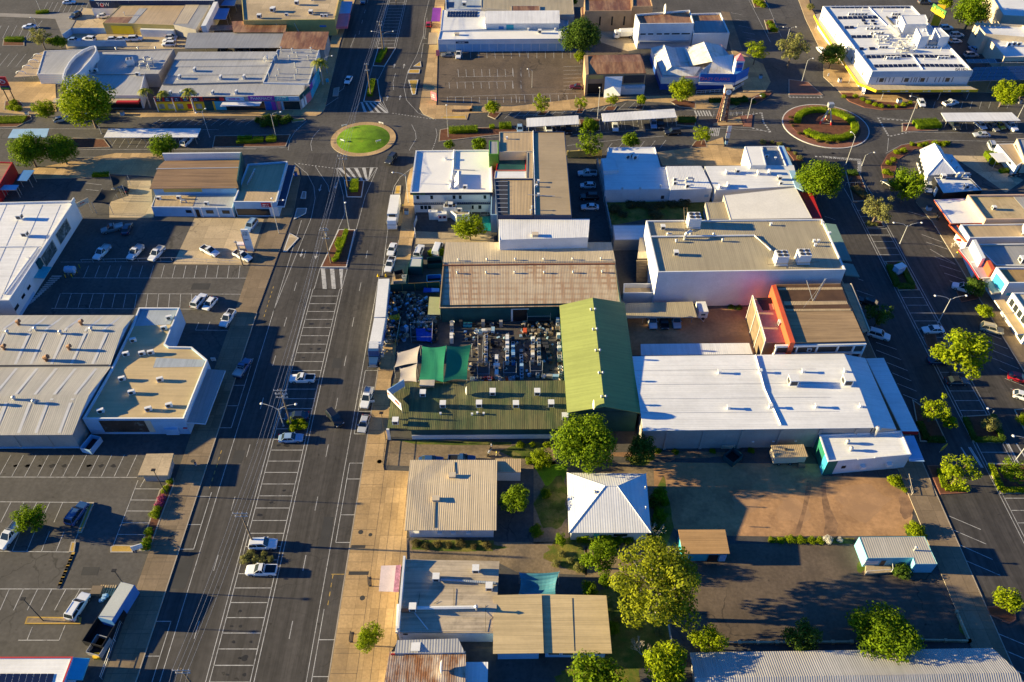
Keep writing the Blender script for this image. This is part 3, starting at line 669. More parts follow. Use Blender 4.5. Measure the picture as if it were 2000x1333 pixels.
  for e,k in((E[0],p),(E[3],p),(E[1],r_),(E[2],r_),(p,r_))if abs(a[0]-b_[0])>abs(a[1]-b_[1])else((E[0],p),(E[1],p),(E[2],r_),(E[3],r_),(p,r_)):
   cp.tube([e+Vector((0,0,.03)),k+Vector((0,0,.03))],.09,5)
  cp.build('ridge_cap',m,s.root)
  s.zf=lambda p_:s.h+rh*.5
  return s
 def at(s,t,x,y,dz=0):
  z=s.h
  for _ in range(4):
   p=P(t,x,y,z);z=s.zf(p)
  p.z=z+dz;return p
 def edge(s,e):
  i={'back':0,'right':1,'front':2,'left':3}[e]
  a,b=s.w[i],s.w[(i+1)%4]
  if e in('front',):a,b=b,a
  return Vector((a.x,a.y,0)),Vector((b.x,b.y,0))
 def onwall(s,e,f0,f1,z0,z1,m,name='panel',th=.05,root=None,label=None):
  a,b=s.edge(e);p,q=a.lerp(b,f0),a.lerp(b,f1)
  d=(q-p).normalized();n=Vector((d.y,-d.x,0))
  c=centroid(s.c)
  if(p-c).dot(n)<0:n=-n
  mb=MB();off=n*.012
  o_=[(p+off),(q+off),(q+n*th),(p+n*th)]
  mb.prism(ccw(o_),z0,z1,bottom=True)
  r=mb.build(name,m,root or s.root,org=Vector(s.root.location))
  if label:r['label']=label
  s._n,s._mid,s._d=n,(p+q)/2+n*(th+.01),d
  return r
 def win(s,e,f0,f1,z0,z1,frame=None,glass=None,fw=.1):
  frame=frame or WHITE
  a,b=s.edge(e);p,q=a.lerp(b,f0),a.lerp(b,f1);d=(q-p).normalized();n=Vector((d.y,-d.x,0))
  if(p-centroid(s.c)).dot(n)<0:n=-n
  mb=MB()
  def bar(u0,u1,a0,a1,th=.07):
   o_=[p+d*u0+n*.01,p+d*u1+n*.01,p+d*u1+n*th,p+d*u0+n*th]
   mb.prism(ccw(o_),a0,a1,bottom=True)
  L_=(q-p).length
  bar(0,fw,z0,z1);bar(L_-fw,L_,z0,z1);bar(fw,L_-fw,z0,z0+fw);bar(fw,L_-fw,z1-fw,z1)
  o=mb.build('window',frame,s.root)
  g_=MB();o_=[p+d*fw+n*.006,p+d*(L_-fw)+n*.006,p+d*(L_-fw)+n*.035,p+d*fw+n*.035]
  g_.prism(ccw(o_),z0+fw,z1-fw,bottom=True)
  g_.build('pane',glass or GLASS,o,org=Vector(s.root.location))
  return o
 def wins(s,e,f0,f1,n,w_,z0,z1,frame=None,glass=None):
  for i in range(n):
   f=f0+(f1-f0)*(i+.5)/n;s.win(e,f-w_/2,f+w_/2,z0,z1,frame,glass)
 def awn(s,e,depth,z,m,f0=0,f1=1,th=.25,drop=.3,name='awning',edge=None):
  a,b=s.edge(e);p,q=a.lerp(b,f0),a.lerp(b,f1);d=(q-p).normalized();n=Vector((d.y,-d.x,0))
  if(p-centroid(s.c)).dot(n)<0:n=-n
  mb=MB();o=[p+n*.01,q+n*.01,q+n*depth,p+n*depth]
  v=[Vector((x.x,x.y,z-(drop if i>1 else 0)))for i,x in enumerate(o)]
  dn=Vector((0,0,-th))
  mb.face(v,0);mb.face([x+dn for x in v],1)
  for i in range(4):mb.face([v[i]+dn,v[(i+1)%4]+dn,v[(i+1)%4],v[i]],1)
  s._an=n;s._aq=(o[3],o[2],z-drop)
  return mb.build(name,[m,edge or m],s.root)
  # ---- roof fittings
 def item(s,kind,t,x,y,rz=0,sc_=1.0,dz=0):
  p=s.at(t,x,y,dz)
  nm,mesh,kids=shared(('fit',kind),lambda:FIT[kind]())
  o=bpy.data.objects.new(nm,mesh);link(o,s.root)
  o.location=p-Vector(s.root.location);o.rotation_euler=(0,0,R(rz));o.scale=(sc_,)*3
  for kn,km in kids:
   c=bpy.data.objects.new(kn,km);link(c,o)
  return o
 def items(s,kind,t,*xy,**k):
  for x,y in xy:s.item(kind,t,x,y,**k)
 def solar(s,t,q,nx,ny,tilt=.12):
  """panels laid on the roof inside a pixel quad"""
  A,B_,C_,D=[s.at(t,*p)for p in q]
  for i in range(nx):
   for j in range(ny):
    c=lambda u,v:A.lerp(B_,u).lerp(D.lerp(C_,u),v)
    g_=.06
    k=[c((i+g_)/nx,(j+g_)/ny),c((i+1-g_)/nx,(j+g_)/ny),c((i+1-g_)/nx,(j+1-g_)/ny),c((i+g_)/nx,(j+1-g_)/ny)]
    k=[Vector((v.x,v.y,v.z+.1+(tilt if m_<2 else 0)))for m_,v in enumerate(k)]
    mb=MB();dn=Vector((0,0,-.04));mb.face(list(reversed(k)),0)
    for m_ in range(4):mb.face([k[m_]+dn,k[(m_+1)%4]+dn,k[(m_+1)%4],k[m_]],1)
    mb.build('solar_panel',[PANEL,STEEL],s.root)
 def strips(s,t,lines_,w_,m,name='skylight',dz=.06):
  """translucent sheets running down a roof: (x0,y0,x1,y1) in pixels"""
  for x0,y0_,x1,y1_ in lines_:
   a,b=s.at(t,x0,y0_,dz),s.at(t,x1,y1_,dz);d=(b-a).to_2d().normalized();n=Vector((-d.y,d.x,0))*w_/2
   mb=MB();k=6;pp=[]
   for i in range(k+1):
    c=a.lerp(b,i/k);c.z=s.zf(c)+dz;pp.append(c)
   for u,v in zip(pp,pp[1:]):mb.face([u-n,v-n,v+n,u+n])
   mb.build(name,m,s.root)
 def quad(s,t,q,m,name,z=None,th=.08):
  """a slab with pixel corners at a height (or on the roof)"""
  v=[P(t,x,y,z)if z is not None else s.at(t,x,y,.05)for x,y in q]
  mb=MB();mb.prism(ccw(v),(z if z is not None else v[0].z)-th,z if z is not None else v[0].z,bottom=True)
  return mb.build(name,m,s.root)
 def pipe(s,t,pts,r=.12,m=None,dz=.25,name='roof_pipe'):
  mb=MB();mb.tube([s.at(t,x,y,dz)for x,y in pts],r,6);return mb.build(name,m or STEEL,s.root)
 def posts(s,pts,m=None,r=.08,ins=0,name='post'):
  for p in pts:
   mb=MB();mb.tube([(p.x,p.y,0),(p.x,p.y,p.z)],r,6);mb.build(name,m or POLEM,s.root)
FIT={}
def _fit(k):
 def d(f):FIT[k]=f;return f
 return d
@_fit('cooler')
def _():
 b=MB();b.box((0,0,.75),(1.15,1.15,.95));b.box((0,0,1.26),(1.22,1.22,.08));b.box((0,0,.14),(.55,.55,.28))
 l=MB()
 for a in range(4):
  M_=Matrix.Rotation(a*math.pi/2,4,'Z')
  c=M_@Vector((.58,0,.75));l.box(c,(.04,.85,.7)if a%2==0 else(.85,.04,.7))
 return 'evaporative_cooler',b.mesh('cooler',WHITE),[('louvre',l.mesh('louvre',DGREY))]
@_fit('ac')
def _():
 b=MB();b.box((0,0,.42),(.95,.42,.75));b.box((-.35,0,.03),(.08,.5,.06));b.box((.35,0,.03),(.08,.5,.06))
 f=MB();f.tube([(-.1,-.215,.42),(-.1,-.235,.42)],.3,14)
 return 'air_conditioner',b.mesh('ac',WHITE),[('fan_grille',f.mesh('fan',DGREY))]
@_fit('whirly')
def _():
 b=MB();b.tube([(0,0,0),(0,0,.3)],.17,8);b.ball((0,0,.48),.27,10,sz=.85)
 return 'roof_ventilator',b.mesh('whirly',STEEL,True),[]
@_fit('flue')
def _():
 b=MB();b.tube([(0,0,0),(0,0,1.1)],.14,8);b.tube([(0,0,1.15),(0,0,1.3)],[.28,.1],8);b.tube([(0,0,1.08),(0,0,1.15)],.05,6)
 return 'flue',b.mesh('flue',STEEL),[]
@_fit('vent')
def _():
 b=MB();b.box((0,0,.3),(.4,.4,.6));b.box((0,0,.66),(.6,.6,.1))
 return 'roof_vent',b.mesh('vent',WHITE),[]
@_fit('rustvent')
def _():
 b=MB();b.tube([(0,0,0),(0,0,.7)],.25,8);b.tube([(-.2,0,.75),(.45,0,1.05)],[.3,.34],8)
 return 'roof_exhaust',b.mesh('rustvent',mk('rusted metal',(.25,.13,.07),.8,.3,1)),[]
@_fit('dish')
def _():
 b=MB();b.tube([(0,0,0),(0,0,.8)],.05,6)
 for i in range(3):
  r0,r1=.25*i,.25*(i+1)
  for k in range(12):
   a,c=k*math.pi/6,(k+1)*math.pi/6
   b.face([(-.1+.3*r*r,r*math.cos(t),.9+r*math.sin(t))for r,t in((r0,a),(r1,a),(r1,c),(r0,c))])
 return 'satellite_dish',b.mesh('dish',WHITE),[]
@_fit('plant')
def _():
 b=MB();b.box((0,0,1.35),(2.3,2.2,1.9));b.box((0,0,.2),(2.5,2.4,.12))
 for x in(-1.1,1.1):
  for y in(-1,1):b.box((x,y,.2),(.12,.12,.4))
 f=MB()
 for x in(-.55,.55):
  for y in(-.5,.5):f.tube([(x,y,2.3),(x,y,2.38)],.42,14)
 return 'chiller_unit',b.mesh('plant',WHITE),[('fan_grille',f.mesh('fan4',DGREY))]
@_fit('hatch')
def _():
 b=MB();b.box((0,0,.2),(.9,.7,.4));b.box((0,0,.43),(1.0,.8,.06))
 return 'roof_hatch',b.mesh('hatch',CREAM),[]
@_fit('duct')
def _():
 b=MB();b.tube([(0,0,0),(0,0,.9),(.35,0,1.25),(1.6,0,1.25),(1.95,0,.9),(1.95,0,.3)],.3,9)
 return 'air_duct',b.mesh('duct',STEEL),[]
SKYL=mk('translucent sheet',(.6,.59,.57),.5,.06,.5,spots=((.5,.45,.38),.25,.5))
def carport(name,label,t,pts,z,m,cat='carport',edge=None,group=None,npost=4,th=.14,dz=0.0):
 """open roof on posts"""
 q=[P(t,x,y,z)for x,y in pts];root=wroot(name,centroid(q),label,cat,group)
 for i in(2,3):q[i]=q[i]+Vector((0,0,dz))
 b=MB();dn=Vector((0,0,-th));b.face(list(reversed(q))if True else q,0);b.face([v+dn for v in q],1)
 for i in range(4):b.face([q[i]+dn,q[(i+1)%4]+dn,q[(i+1)%4],q[i]],1)
 b.build('roof',[m,edge or STEEL],root)
 bm=MB()
 for f in(.25,.75):bm.tube([q[0].lerp(q[3],f)+dn*1.6,q[1].lerp(q[2],f)+dn*1.6],.07,5)
 bm.build('beam',STEEL,root)
 for i in range(npost):
  u=.04+.92*i/max(1,npost-1)
  for v in(.25,.75):
   p=q[0].lerp(q[1],u).lerp(q[3].lerp(q[2],u),v);mb=MB();mb.tube([(p.x,p.y,0),(p.x,p.y,p.z-th)],.07,6);mb.build('post',STEEL,root)
 return root
BD=lambda name,label,t,pts,h=None,yb=None,root=None,cat='building',**k:Bld(name,label,cat,t,pts,h,yb,root,**k)
# ===== west side of the main street
b=BD('warehouse','long white warehouse with two dark wall posters facing the parked white utes',21,[(-800,400),(578,366),(68,1142),(-800,1150)],5.6)
b.flat(RWHITE,WALLW,.5);[b.pipe(21,[(x,400),(x-330,1140)],.025,STEEL,.03,'sheet_lap')for x in(470,330,190,50)];b.items('cooler',21,(160,510),(203,645),sc_=1.1);b.item('vent',21,225,820)
b.pipe(21,[(330,725),(-500,735)],.2,WHITE,.12,'ridge_cap');b.pipe(21,[(300,740),(40,1100)],.3,WHITE,.1,'gutter')
for f0,f1 in((.17,.34),(.40,.57)):
 b.onwall('right',f0,f1,1.6,4.6,mk('poster dark',(.06,.09,.09),.5,.6,.5,spots=((.3,.36,.36),.4,.9)),'poster',.06)
 a_=b.onwall('right',f0-.008,f1+.008,1.5,4.7,CREAM,'poster_frame',.03)
for f in(.80,.88):b.win('right',f-.02,f+.02,2.4,3.1,BLACK)
b.onwall('right',.95,.999,2.2,3.0,BLACK,'vent_grille',.05)
b.awn('right',2.4,3.1,TEALW,.61,.72,.15,.2);b.onwall('right',.595,.64,3.2,5.2,DTEAL,'sign_panel',.5)
mid,nn=b._mid,b._n
b.onwall('right',.78,.999,.0,.9,LBLUE,'dado_band',.03);b.onwall('right',0,.05,5.6,6.5,WALLW,'parapet_step',.3)
b=BD('gabled_warehouse','grey gabled warehouse with translucent roof strips, the farther of the twin pair',31,[(-700,72),(1032,70),(845,455),(-700,460)],4.9)
b.walls([GREYW],ins=.2);b.prof(RWARE,[(0,0),(.36,1.5),(.38,1.5),(1,0)],wall=LBLUE,edge=BROWN if False else GREYW)
b.strips(31,[(x,75,x-150,190)for x in(170,375,500,650,810,950)]+[(x,205,x-110,445)for x in(30,230,350,510,665,830)],.6,SKYL)
b.items('whirly',31,(65,207),(280,182),(475,208),(715,182),sc_=1.5);b.items('rustvent',31,(150,140),(637,140),(38,330),(543,332),sc_=1.2)
b=BD('gabled_warehouse','cream gabled warehouse with grey brick front, the nearer of the twin pair',31,[(-700,470),(850,468),(555,985),(-700,990)],yb=1106)
b.walls([GREYW],ins=.2);b.prof(RWARE,[(0,0),(.52,1.6),(.53,1.6),(1,0)],wall=LBLUE,edge=GREYW)
b.strips(31,[(x,478,x-190,725)for x in(130,290,440,590,750)]+[(x,745,x-90,980)for x in(50,235,370,550)],.6,SKYL)
b.items('whirly',31,(115,720),(270,748),(-20,760),sc_=1.5);b.item('rustvent',31,370,425,sc_=1.5);b.pipe(31,[(0,462),(845,458)],.2,DGREY,.15,'valley_gutter')
for f in(.62,.83):b.onwall('front',f,f+.012,0,4.5,GREYW,'pilaster',.15)
b.onwall('front',0,1,.35,.5,LBLUE,'rail',.3)
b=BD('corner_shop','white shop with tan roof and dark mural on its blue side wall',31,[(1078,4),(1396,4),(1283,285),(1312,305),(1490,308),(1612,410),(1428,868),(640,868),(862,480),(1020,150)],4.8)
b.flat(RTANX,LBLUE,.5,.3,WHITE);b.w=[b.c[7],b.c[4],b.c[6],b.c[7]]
b.items('ac',31,(955,570),(1250,575),(1030,675),(1160,805),(1320,775),(790,820),(1040,270),(985,378),(1110,372),(1178,365),(1280,175),(1320,95),rz=20,sc_=1.3)
fr=lambda f0,f1,z0,z1,m,n,th=.06:b.onwall('front',f0,f1,z0,z1,m,n,th)
b.w=[b.c[8],b.c[5],b.c[6],b.c[7]]
MURAL=mk('mural paint',(.08,.05,.035),.6,.5,.35,spots=((.2,.26,.24),.35,.35),fine=.3)
fr(.15,.60,.7,4.2,MURAL,'mural');fr(.60,.66,.7,4.2,CREAM,'mural_border');fr(.77,.9,.3,2.0,LBLUE,'louvre_unit',.5);fr(.955,.995,1.9,2.1,RED,'street_sign',.2)
b.awn('right',3.6,3.3,RSLATE,.08,.98,.35,.3,edge=LBLUE)
b.onwall('right',.02,.99,4.0,5.05,WHITE,'fascia',.12);
for f in(.2,.45,.7):b.win('right',f-.08,f+.08,.5,2.5,WHITE)
b.quad(31,[(1215,395),(1600,410),(1570,465),(1190,470)],RBLUEG,'roof_section',4.35);b.quad(31,[(1085,10),(1385,10),(1320,135),(1010,150)],RBLUEG,'roof_section',4.36)
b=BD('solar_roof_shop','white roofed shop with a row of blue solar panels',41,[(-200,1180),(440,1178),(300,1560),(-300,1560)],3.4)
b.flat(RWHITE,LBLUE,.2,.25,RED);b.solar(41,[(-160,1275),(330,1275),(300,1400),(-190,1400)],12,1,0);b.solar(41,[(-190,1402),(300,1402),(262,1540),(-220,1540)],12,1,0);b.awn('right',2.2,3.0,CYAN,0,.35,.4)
b=BD('flat_roof_shelter','small square shelter with flat tan concrete roof at the car park edge',31,[(1138,1142),(1348,1138),(1302,1308),(1072,1308)],2.7,cat='shelter')
b.walls([GREYW],ins=.5,top=2.4);b.prof(PAD,[(0,0),(1,0)],over=.02,th=.45)
b=BD('corner_dealership','corner shop with brown gable roof behind and flat grey wing with red sign',21,[(1285,62),(1868,55),(1842,262),(1172,268)],5.2)
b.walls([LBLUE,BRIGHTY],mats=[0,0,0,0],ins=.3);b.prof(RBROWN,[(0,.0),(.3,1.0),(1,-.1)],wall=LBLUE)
b.pipe(21,[(1215,122),(1868,112)],.12,SKYL,.08,'ridge_cap');b.onwall('front',.12,.58,3.6,4.9,YELW,'panel')
p0,p1=b.c[0],b.c[1]
mb=MB();mb.prism(ccw([p0+Vector((-.4,.6,0)),p1+Vector((.6,.6,0)),p1+Vector((.6,1.0,0)),p0+Vector((-.4,1.0,0))]),0,7.2);mb.build('parapet',WALLW,b.root)
mb=MB();q0,q1=b.c[1]+Vector((.5,.6,0)),b.c[2]+Vector((.5,-.3,0));e_=Vector((.3,0,0));mb.prism(ccw([q0,q1,q1+e_,q0+e_]),0,7.4);mb.build('parapet',DTEAL,b.root)
b2=BD('','',21,[(1208,325),(1830,320),(1806,422),(1176,416)],yb=492,root=b)
b2.flat(RLGREY,LBLUE,.12,.15,WHITE);b2.quad(21,[(1215,330),(1528,328),(1500,410),(1190,410)],RTAN,'roof_section');b2.items('ac',21,(1240,360),(1395,355),(1610,400),sc_=1.2);b2.item('duct',21,1410,385,sc_=.7)
b2.win('front',.41,.48,1.2,2.1,BLACK);b2.win('front',.66,.75,1.1,2.1,BLACK);b2.win('front',.86,.95,1.1,2.1,BLACK);b2.onwall('front',.53,.575,.05,2.3,BLACK,'door',.06)
for f in(.5,.6,.8,.985):b2.onwall('front',f,f+.012,0,2.95,WALLW,'pilaster',.15)
b3=BD('','',21,[(1925,82),(2234,60),(2146,378),(1812,376)],4.6,root=b)
b3.flat(RTAN,LBLUE,.45,.3,WHITE);b3.onwall('front',.02,.8,.4,2.4,GLASS,'shop_window',.05);b3.onwall('front',.64,.86,3.0,4.3,RED,'sign_panel',.12)
text(b.root,'~7x2',b3._mid+Vector((0,-.05,3.6)),R(90),0,.42,WHITE);b3.awn('right',1.8,3.4,NAVY,0,1,.5,.1,edge=LBLUE)
b3.onwall('front',.8,.999,.0,3.0,WALLW,'pillar',.1)
for i in range(7):b3.item('duct',21,1925+i*8,245-i*16,sc_=.5,rz=75)
b=BD('red_shop','small dark red shop with blue awnings under the big trees',21,[(-300,55),(98,68),(-30,285),(-400,290)],3.8)
b.flat(RBROWN,RED,.3,.25);carport('shop_awning','bright blue awning beside the small dark red shop',21,[(182,130),(268,130),(208,214),(130,211)],3.0,BLUEW,'awning',npost=2);carport('shop_awning','low pale blue awning on the side of the small dark red shop',21,[(30,245),(147,245),(122,284),(-5,284)],2.8,LBLUE,'awning',npost=2)
# ===== far west block
b=BD('curved_roof_store','grey store with a tall curved parapet wall across its roof',11,[(342,396),(690,384),(575,577),(286,577)],yb=655)
b.flat(RLGREY,WALLW,.15,.2);b.w=b.c;z_=b.h
for i in range(5):b.onwall('front',0,.98,.3+.65*i,.34+.65*i,LBLUE,'cladding_line',.03)
b2=BD('','',11,[(756,396),(1350,380),(1232,576),(740,578)],4.6,root=b);b2.flat(RLGREY,GREYW,.3,.25)
b3=BD('','',11,[(628,576),(1126,570),(1086,742),(502,742)],4.4,root=b);b3.flat(RLGREY,WALLW,.12,.2);b3.w=b3.c
b3.awn('front',2.2,3.4,RCREAM,-.15,.98,.3,.2);b3.onwall('front',.7,.99,2.7,3.3,RED,'sign_panel',2.3);b3.onwall('front',.1,.98,.1,2.6,BLACK,'shop_front',.06)
text(b.root,'~9x1',b3._mid+Vector((0,-1.2,3.0)),R(90),0,.5,WHITE)
pp=[P(11,x,y,7.2)for x,y in((482,602),(500,540),(535,480),(580,430),(640,388),(700,362),(738,356))]
ch=[P(11,748,368,7.2),P(11,748,400,7.2),P(11,700,470,7.2),P(11,620,560,7.2),P(11,530,625,7.2),P(11,492,630,7.2)]
allp=ccw([v.copy()for v in pp+ch]);q_=inset(allp,.35);mb=MB();n_=len(allp)
for i in range(n_):
 j=(i+1)%n_
 mb.face([(allp[i].x,allp[i].y,0),(allp[j].x,allp[j].y,0),(*allp[j].to_2d(),7.2),(*allp[i].to_2d(),7.2)]);mb.face([(*allp[i].to_2d(),7.2),(*allp[j].to_2d(),7.2),(*q_[j].to_2d(),7.2),(*q_[i].to_2d(),7.2)],1)
 mb.face([(*q_[j].to_2d(),6.3),(*q_[i].to_2d(),6.3),(*q_[i].to_2d(),7.2),(*q_[j].to_2d(),7.2)])
mb.face([(*v.to_2d(),6.3)for v in q_],2);mb.build('curved_parapet',[WALLW,WHITE,RLGREY],b.root)
b2.items('ac',11,(670,565),(705,565),(748,560),(1075,590),sc_=1.4);b2.item('plant',11,1020,505,sc_=.9,rz=15);b2.items('duct',11,(1075,500),(1090,530),(1150,535),(1120,480),sc_=1.0,rz=30);b2.items('flue',11,(1140,500),(1190,495),(1165,540),sc_=1.5);b2.items('whirly',11,(905,388),(1075,385),(1210,383),sc_=1.3)
carport('entrance_canopy','low tan canopy with white arched ribs beside the curved roof store',11,[(288,420),(342,400),(285,590),(108,600)],3.0,RTAN,'canopy',npost=3)
for i,(x,y)in enumerate([(300,440),(262,485),(215,530),(165,575)]):
 p=P(11,x,y,3.05);mb=MB();mb.tube([p+Vector((1.6*math.cos(a),0,.9*math.sin(a)))for a in[R(180*k/8)for k in range(9)]],.14,6)
 mb.build('arched_rib',WHITE,ROOTS[-1])
b=BD('colourful_shopping_arcade','low grey roofed shopping arcade with yellow purple and teal shop signs along its corner front',55,[(285,128),(1415,125),(1260,470),(100,495)],5.0)
b.walls([GREYW]);b.prof(RLGREY,[(0,0),(.25,.1),(.26,-.35),(.45,-.25),(.46,-.5),(.7,-.4),(.72,-.7),(.98,-.6),(1,-.75)],over=.05)
b.items('ac',55,(478,350),(303,435),(775,440),(1045,435),rz=90,sc_=1.5)
b2=BD('','',55,[(1420,100),(1905,95),(1780,490),(1255,480)],5.0,root=b);b2.flat(RGREY,WALLW,.2,.2)
b2.items('flue',55,(1470,125),(1600,140),(1815,130),(1432,200),(1565,225),(1780,220),(1650,185),(1632,305),(1445,380),(1655,385),(1330,420),(1420,450),(1632,445),sc_=1.3);b2.items('dish',55,(1310,225),(1278,245),(1390,235),sc_=1.2)
b3=BD('','',55,[(100,512),(1740,492),(1720,618),(20,640)],4.3,root=b);b3.prof(RLGREY,[(0,.2),(.8,-.2),(1,-.2)],over=.02);b3.walls([GREYW],top=4.1)
b3.items('ac',55,(200,615),(322,612),(685,612),(955,608),rz=90,sc_=1.4)
# street front with its panels
F0,F1,F2,F3=P(55,0,645,4.6),P(55,1668,640,4.6),P(55,1790,520,4.6),P(55,1890,320,4.6)
def front(a,b_,f0,f1,z0,z1,m,name,th=.15,out=0.0):
 p,q=a.lerp(b_,f0),a.lerp(b_,f1);d=(q-p).to_2d().normalized();n=Vector((d.y,-d.x,0));mb=MB()
 mb.prism(ccw([p+n*out,q+n*out,q+n*(out+th),p+n*(out+th)]),z0,z1,bottom=True);o=mb.build(name,m,b.root)
 return(p+q)/2+n*(out+th+.02)
front(F0,F1,0,1,0,4.6,GREYW,'wall',.2,-.2);front(F1,F2,0,1,0,4.6,GREYW,'wall',.2,-.2);front(F2,F3,0,1,0,4.6,GREYW,'wall',.2,-.2)
front(F0,F1,0,.335,3.05,4.6,RED,'fascia')
for f in(.01,.07,.135,.195,.265):c_=front(F0,F1,f,f+.045,3.2,4.5,NAVY,'sign_panel',.1,.16);text(b.root,'~4x2',c_+Vector((0,0,-.75)),R(90),0,.5,LBLUE)
front(F0,F1,0,.335,0,3.0,BRIGHTY,'wall_panel')
for i,f in enumerate((.015,.08,.145,.215,.275)):front(F0,F1,f,f+.04,.7,2.3,RED if i==3 else mk('shop poster %d'%i,(.3,.35,.3),.5,.5,.7),'poster',.05,.16)
front(F0,F1,.335,.49,3.2,4.6,NAVY,'fascia');c_=front(F0,F1,.345,.445,3.5,4.3,BLACK,'sign_panel',.08,.16);text(b.root,'~9x1',c_+Vector((0,0,-.7)),R(90),0,.7,ORANGE);front(F0,F1,.45,.48,3.3,4.5,RED,'sign_panel',.08,.16)
front(F0,F1,.335,.405,0,3.1,DTEAL,'shop_front');front(F0,F1,.405,.48,.3,3.1,CYAN,'shop_front');front(F0,F1,.395,.407,0,3.1,YELLOW,'shop_front',.18)
c_=front(F0,F1,.492,.62,3.3,4.5,LBLUE,'sign_panel');text(b.root,'~8x1',c_+Vector((0,0,-.7)),R(90),0,.8,PURPLE)
c_=front(F0,F1,.65,.83,3.3,4.8,PURPLE,'sign_panel');text(b.root,'PHARMACY',c_+Vector((0,-.05,-.55)),R(90),0,1.25,WHITE)
c_=front(F0,F1,.832,.925,3.2,4.6,TEALW,'sign_panel');text(b.root,'FIRST',c_+Vector((0,-.05,-.65)),R(90),0,1.25,WHITE)
c_=front(F0,F1,.927,1.0,3.2,4.6,LBLUE,'sign_panel');text(b.root,'~7x1',c_+Vector((0,-.05,-.7)),R(90),0,.6,WHITE)
front(F0,F1,.48,.75,.1,2.9,GLASS,'shop_window',.06);front(F0,F1,.755,.8,.1,3,BLUE,'shop_front');front(F0,F1,.8,.83,.1,3,PURPLE,'shop_front');front(F0,F1,.84,.86,.1,3,PINK,'shop_front');front(F0,F1,.87,.88,.1,3,LBLUE,'shop_front');front(F0,F1,.885,.995,.3,2.9,GLASS,'shop_window',.06)
c0,c1=F0.lerp(F1,.47),F0.lerp(F1,.74);mb=MB();mb.face([(c0.x,c0.y-.2,3.1),(c0.x-.4,c0.y-2.4,2.8),(c1.x-.4,c1.y-2.4,2.8),(c1.x,c1.y-.2,3.1)]);mb.face([(c0.x,c0.y-.2,3.0),(c0.x-.4,c0.y-2.4,2.7),(c1.x-.4,c1.y-2.4,2.7),(c1.x,c1.y-.2,3.0)]);mb.build('awning',WHITE,b.root)
front(F1,F2,.05,.95,3.3,4.8,DTEAL,'sign_panel');front(F1,F2,.1,.5,.4,3.0,WHITE,'poster',.2);front(F1,F2,.55,.95,.4,3.0,PINK,'poster',.2)
for i,(m_,f)in enumerate(((PURPLE,0),(LBLUE,.25),(CYAN,.5),(TEALW,.75))):front(F2,F3,f,f+.24,3.0,4.6,m_,'sign_panel');front(F2,F3,f,f+.24,.4,2.8,TEALW if i%2 else CYAN,'shop_front',.1)
for x in(0,205,430):p=P(55,x+10,650,4.6);p.y-=.6;b.posts([p],WHITE,.13)
b=BD('rusty_roof_shed','rust brown roofed shed joined behind the shopping arcade',12,[(225,262),(562,262),(528,385),(188,372)],5.0);b.walls([GREYW]);b.prof(RRUST,[(0,.5),(1,0)])
b=BD('rusty_roof_shed','low rust roofed shed beside the yellow walled building',12,[(-180,178),(240,166),(222,250),(-170,250)],4.0);b.walls([YELW]);b.prof(RRUST,[(0,.4),(1,0)])
carport('long_carport','long grey roofed carport behind the shopping arcade',11,[(1460,256),(2210,252),(2180,372),(1436,376)],3.6,RSLATE,npost=7)
b=BD('yellow_walled_building','flat tan roofed building with yellow walls and white rooftop coolers',12,[(-120,-90),(668,-90),(612,152),(-100,160)],5.8)
b.flat(PAD,YELW,.3,.3);b.items('cooler',12,(320,40),(140,90),(30,145),(130,95),(430,115),sc_=1.2);b.items('ac',12,(515,133),(545,133),(240,125),(440,5),sc_=1.2);b.item('dish',12,420,100)
b.win('front',.82,.9,3.0,3.9,YELW,BLUEW);b.awn('right',4.0,3.2,LBLUE,.2,1,.3,.2,edge=PINK);b.onwall('right',.6,1.0,2.4,3.2,PINK,'sign_panel',4.0)
for f in(.35,.55):a_,c_=b.edge('front');p=a_.lerp(c_,f);mb=MB();mb.tube([(p.x,p.y,4.6),(p.x+2.6,p.y-2.6,.1)],.12,6);mb.build('brace',CREAM,b.root)
b=BD('tan_flat_building','tan flat roofed building with a yellow wall behind the walled car yard',62,[(1390,60),(2300,50),(2000,292),(1545,275),(1180,268)],4.0);b.flat(RTAN,YELW,.08,.1);b.w=[b.c[0],b.c[1],b.c[2],b.c[4]]
b.items('flue',62,(1435,180),(1490,60));b.quad(62,[(1275,200),(1520,200),(1470,266),(1185,264)],RRUST,'roof_section');b.quad(62,[(1600,100),(1690,100),(1530,272),(1470,272)],RLGREY,'roof_section')
b.onwall('front',.1,.4,.3,3.2,BRIGHTY,'wall_panel');b.onwall('front',.52,.99,0,2.6,WALLW,'fence_panel',1.2)
b=BD('strip_roof_shop','narrow shop with cream and grey roof strips next to a tall white wall',11,[(1450,20),(1660,0),(1520,232),(1345,192)],4.2);b.flat(RGREY,GREYW,.08,.1);b.quad(11,[(1455,24),(1565,14),(1460,186),(1355,188)],RCREAM,'roof_section')
mb=MB();q=[P(11,x,y,5.2)for x,y in((1700,-60),(1730,-60),(1600,200),(1562,205))];r_=wroot('boundary_wall',centroid(q),'tall white wall running away beside blue awnings at the top left','wall');mb.prism(ccw(q),0,5.2);mb.build('wall_panel',WALLW,r_)
carport('blue_awning','bright blue awning beside the tall white wall, the nearer of two',11,[(1700,66),(1785,66),(1755,152),(1645,150)],3.2,BLUEW,'awning',npost=2);carport('blue_awning','bright blue awning beside the tall white wall, the farther of two at the frame edge',11,[(1745,-40),(1850,-40),(1822,46),(1690,44)],3.2,BLUEW,'awning',npost=2)
b=BD('dark_sign_building','building with dark navy sign wall and solar roof at the top left edge',62,[(1040,-120),(2600,-120),(2500,12),(1025,12)],5.5);b.flat(RWHITE,NAVY,.3,.3);b.w=b.c
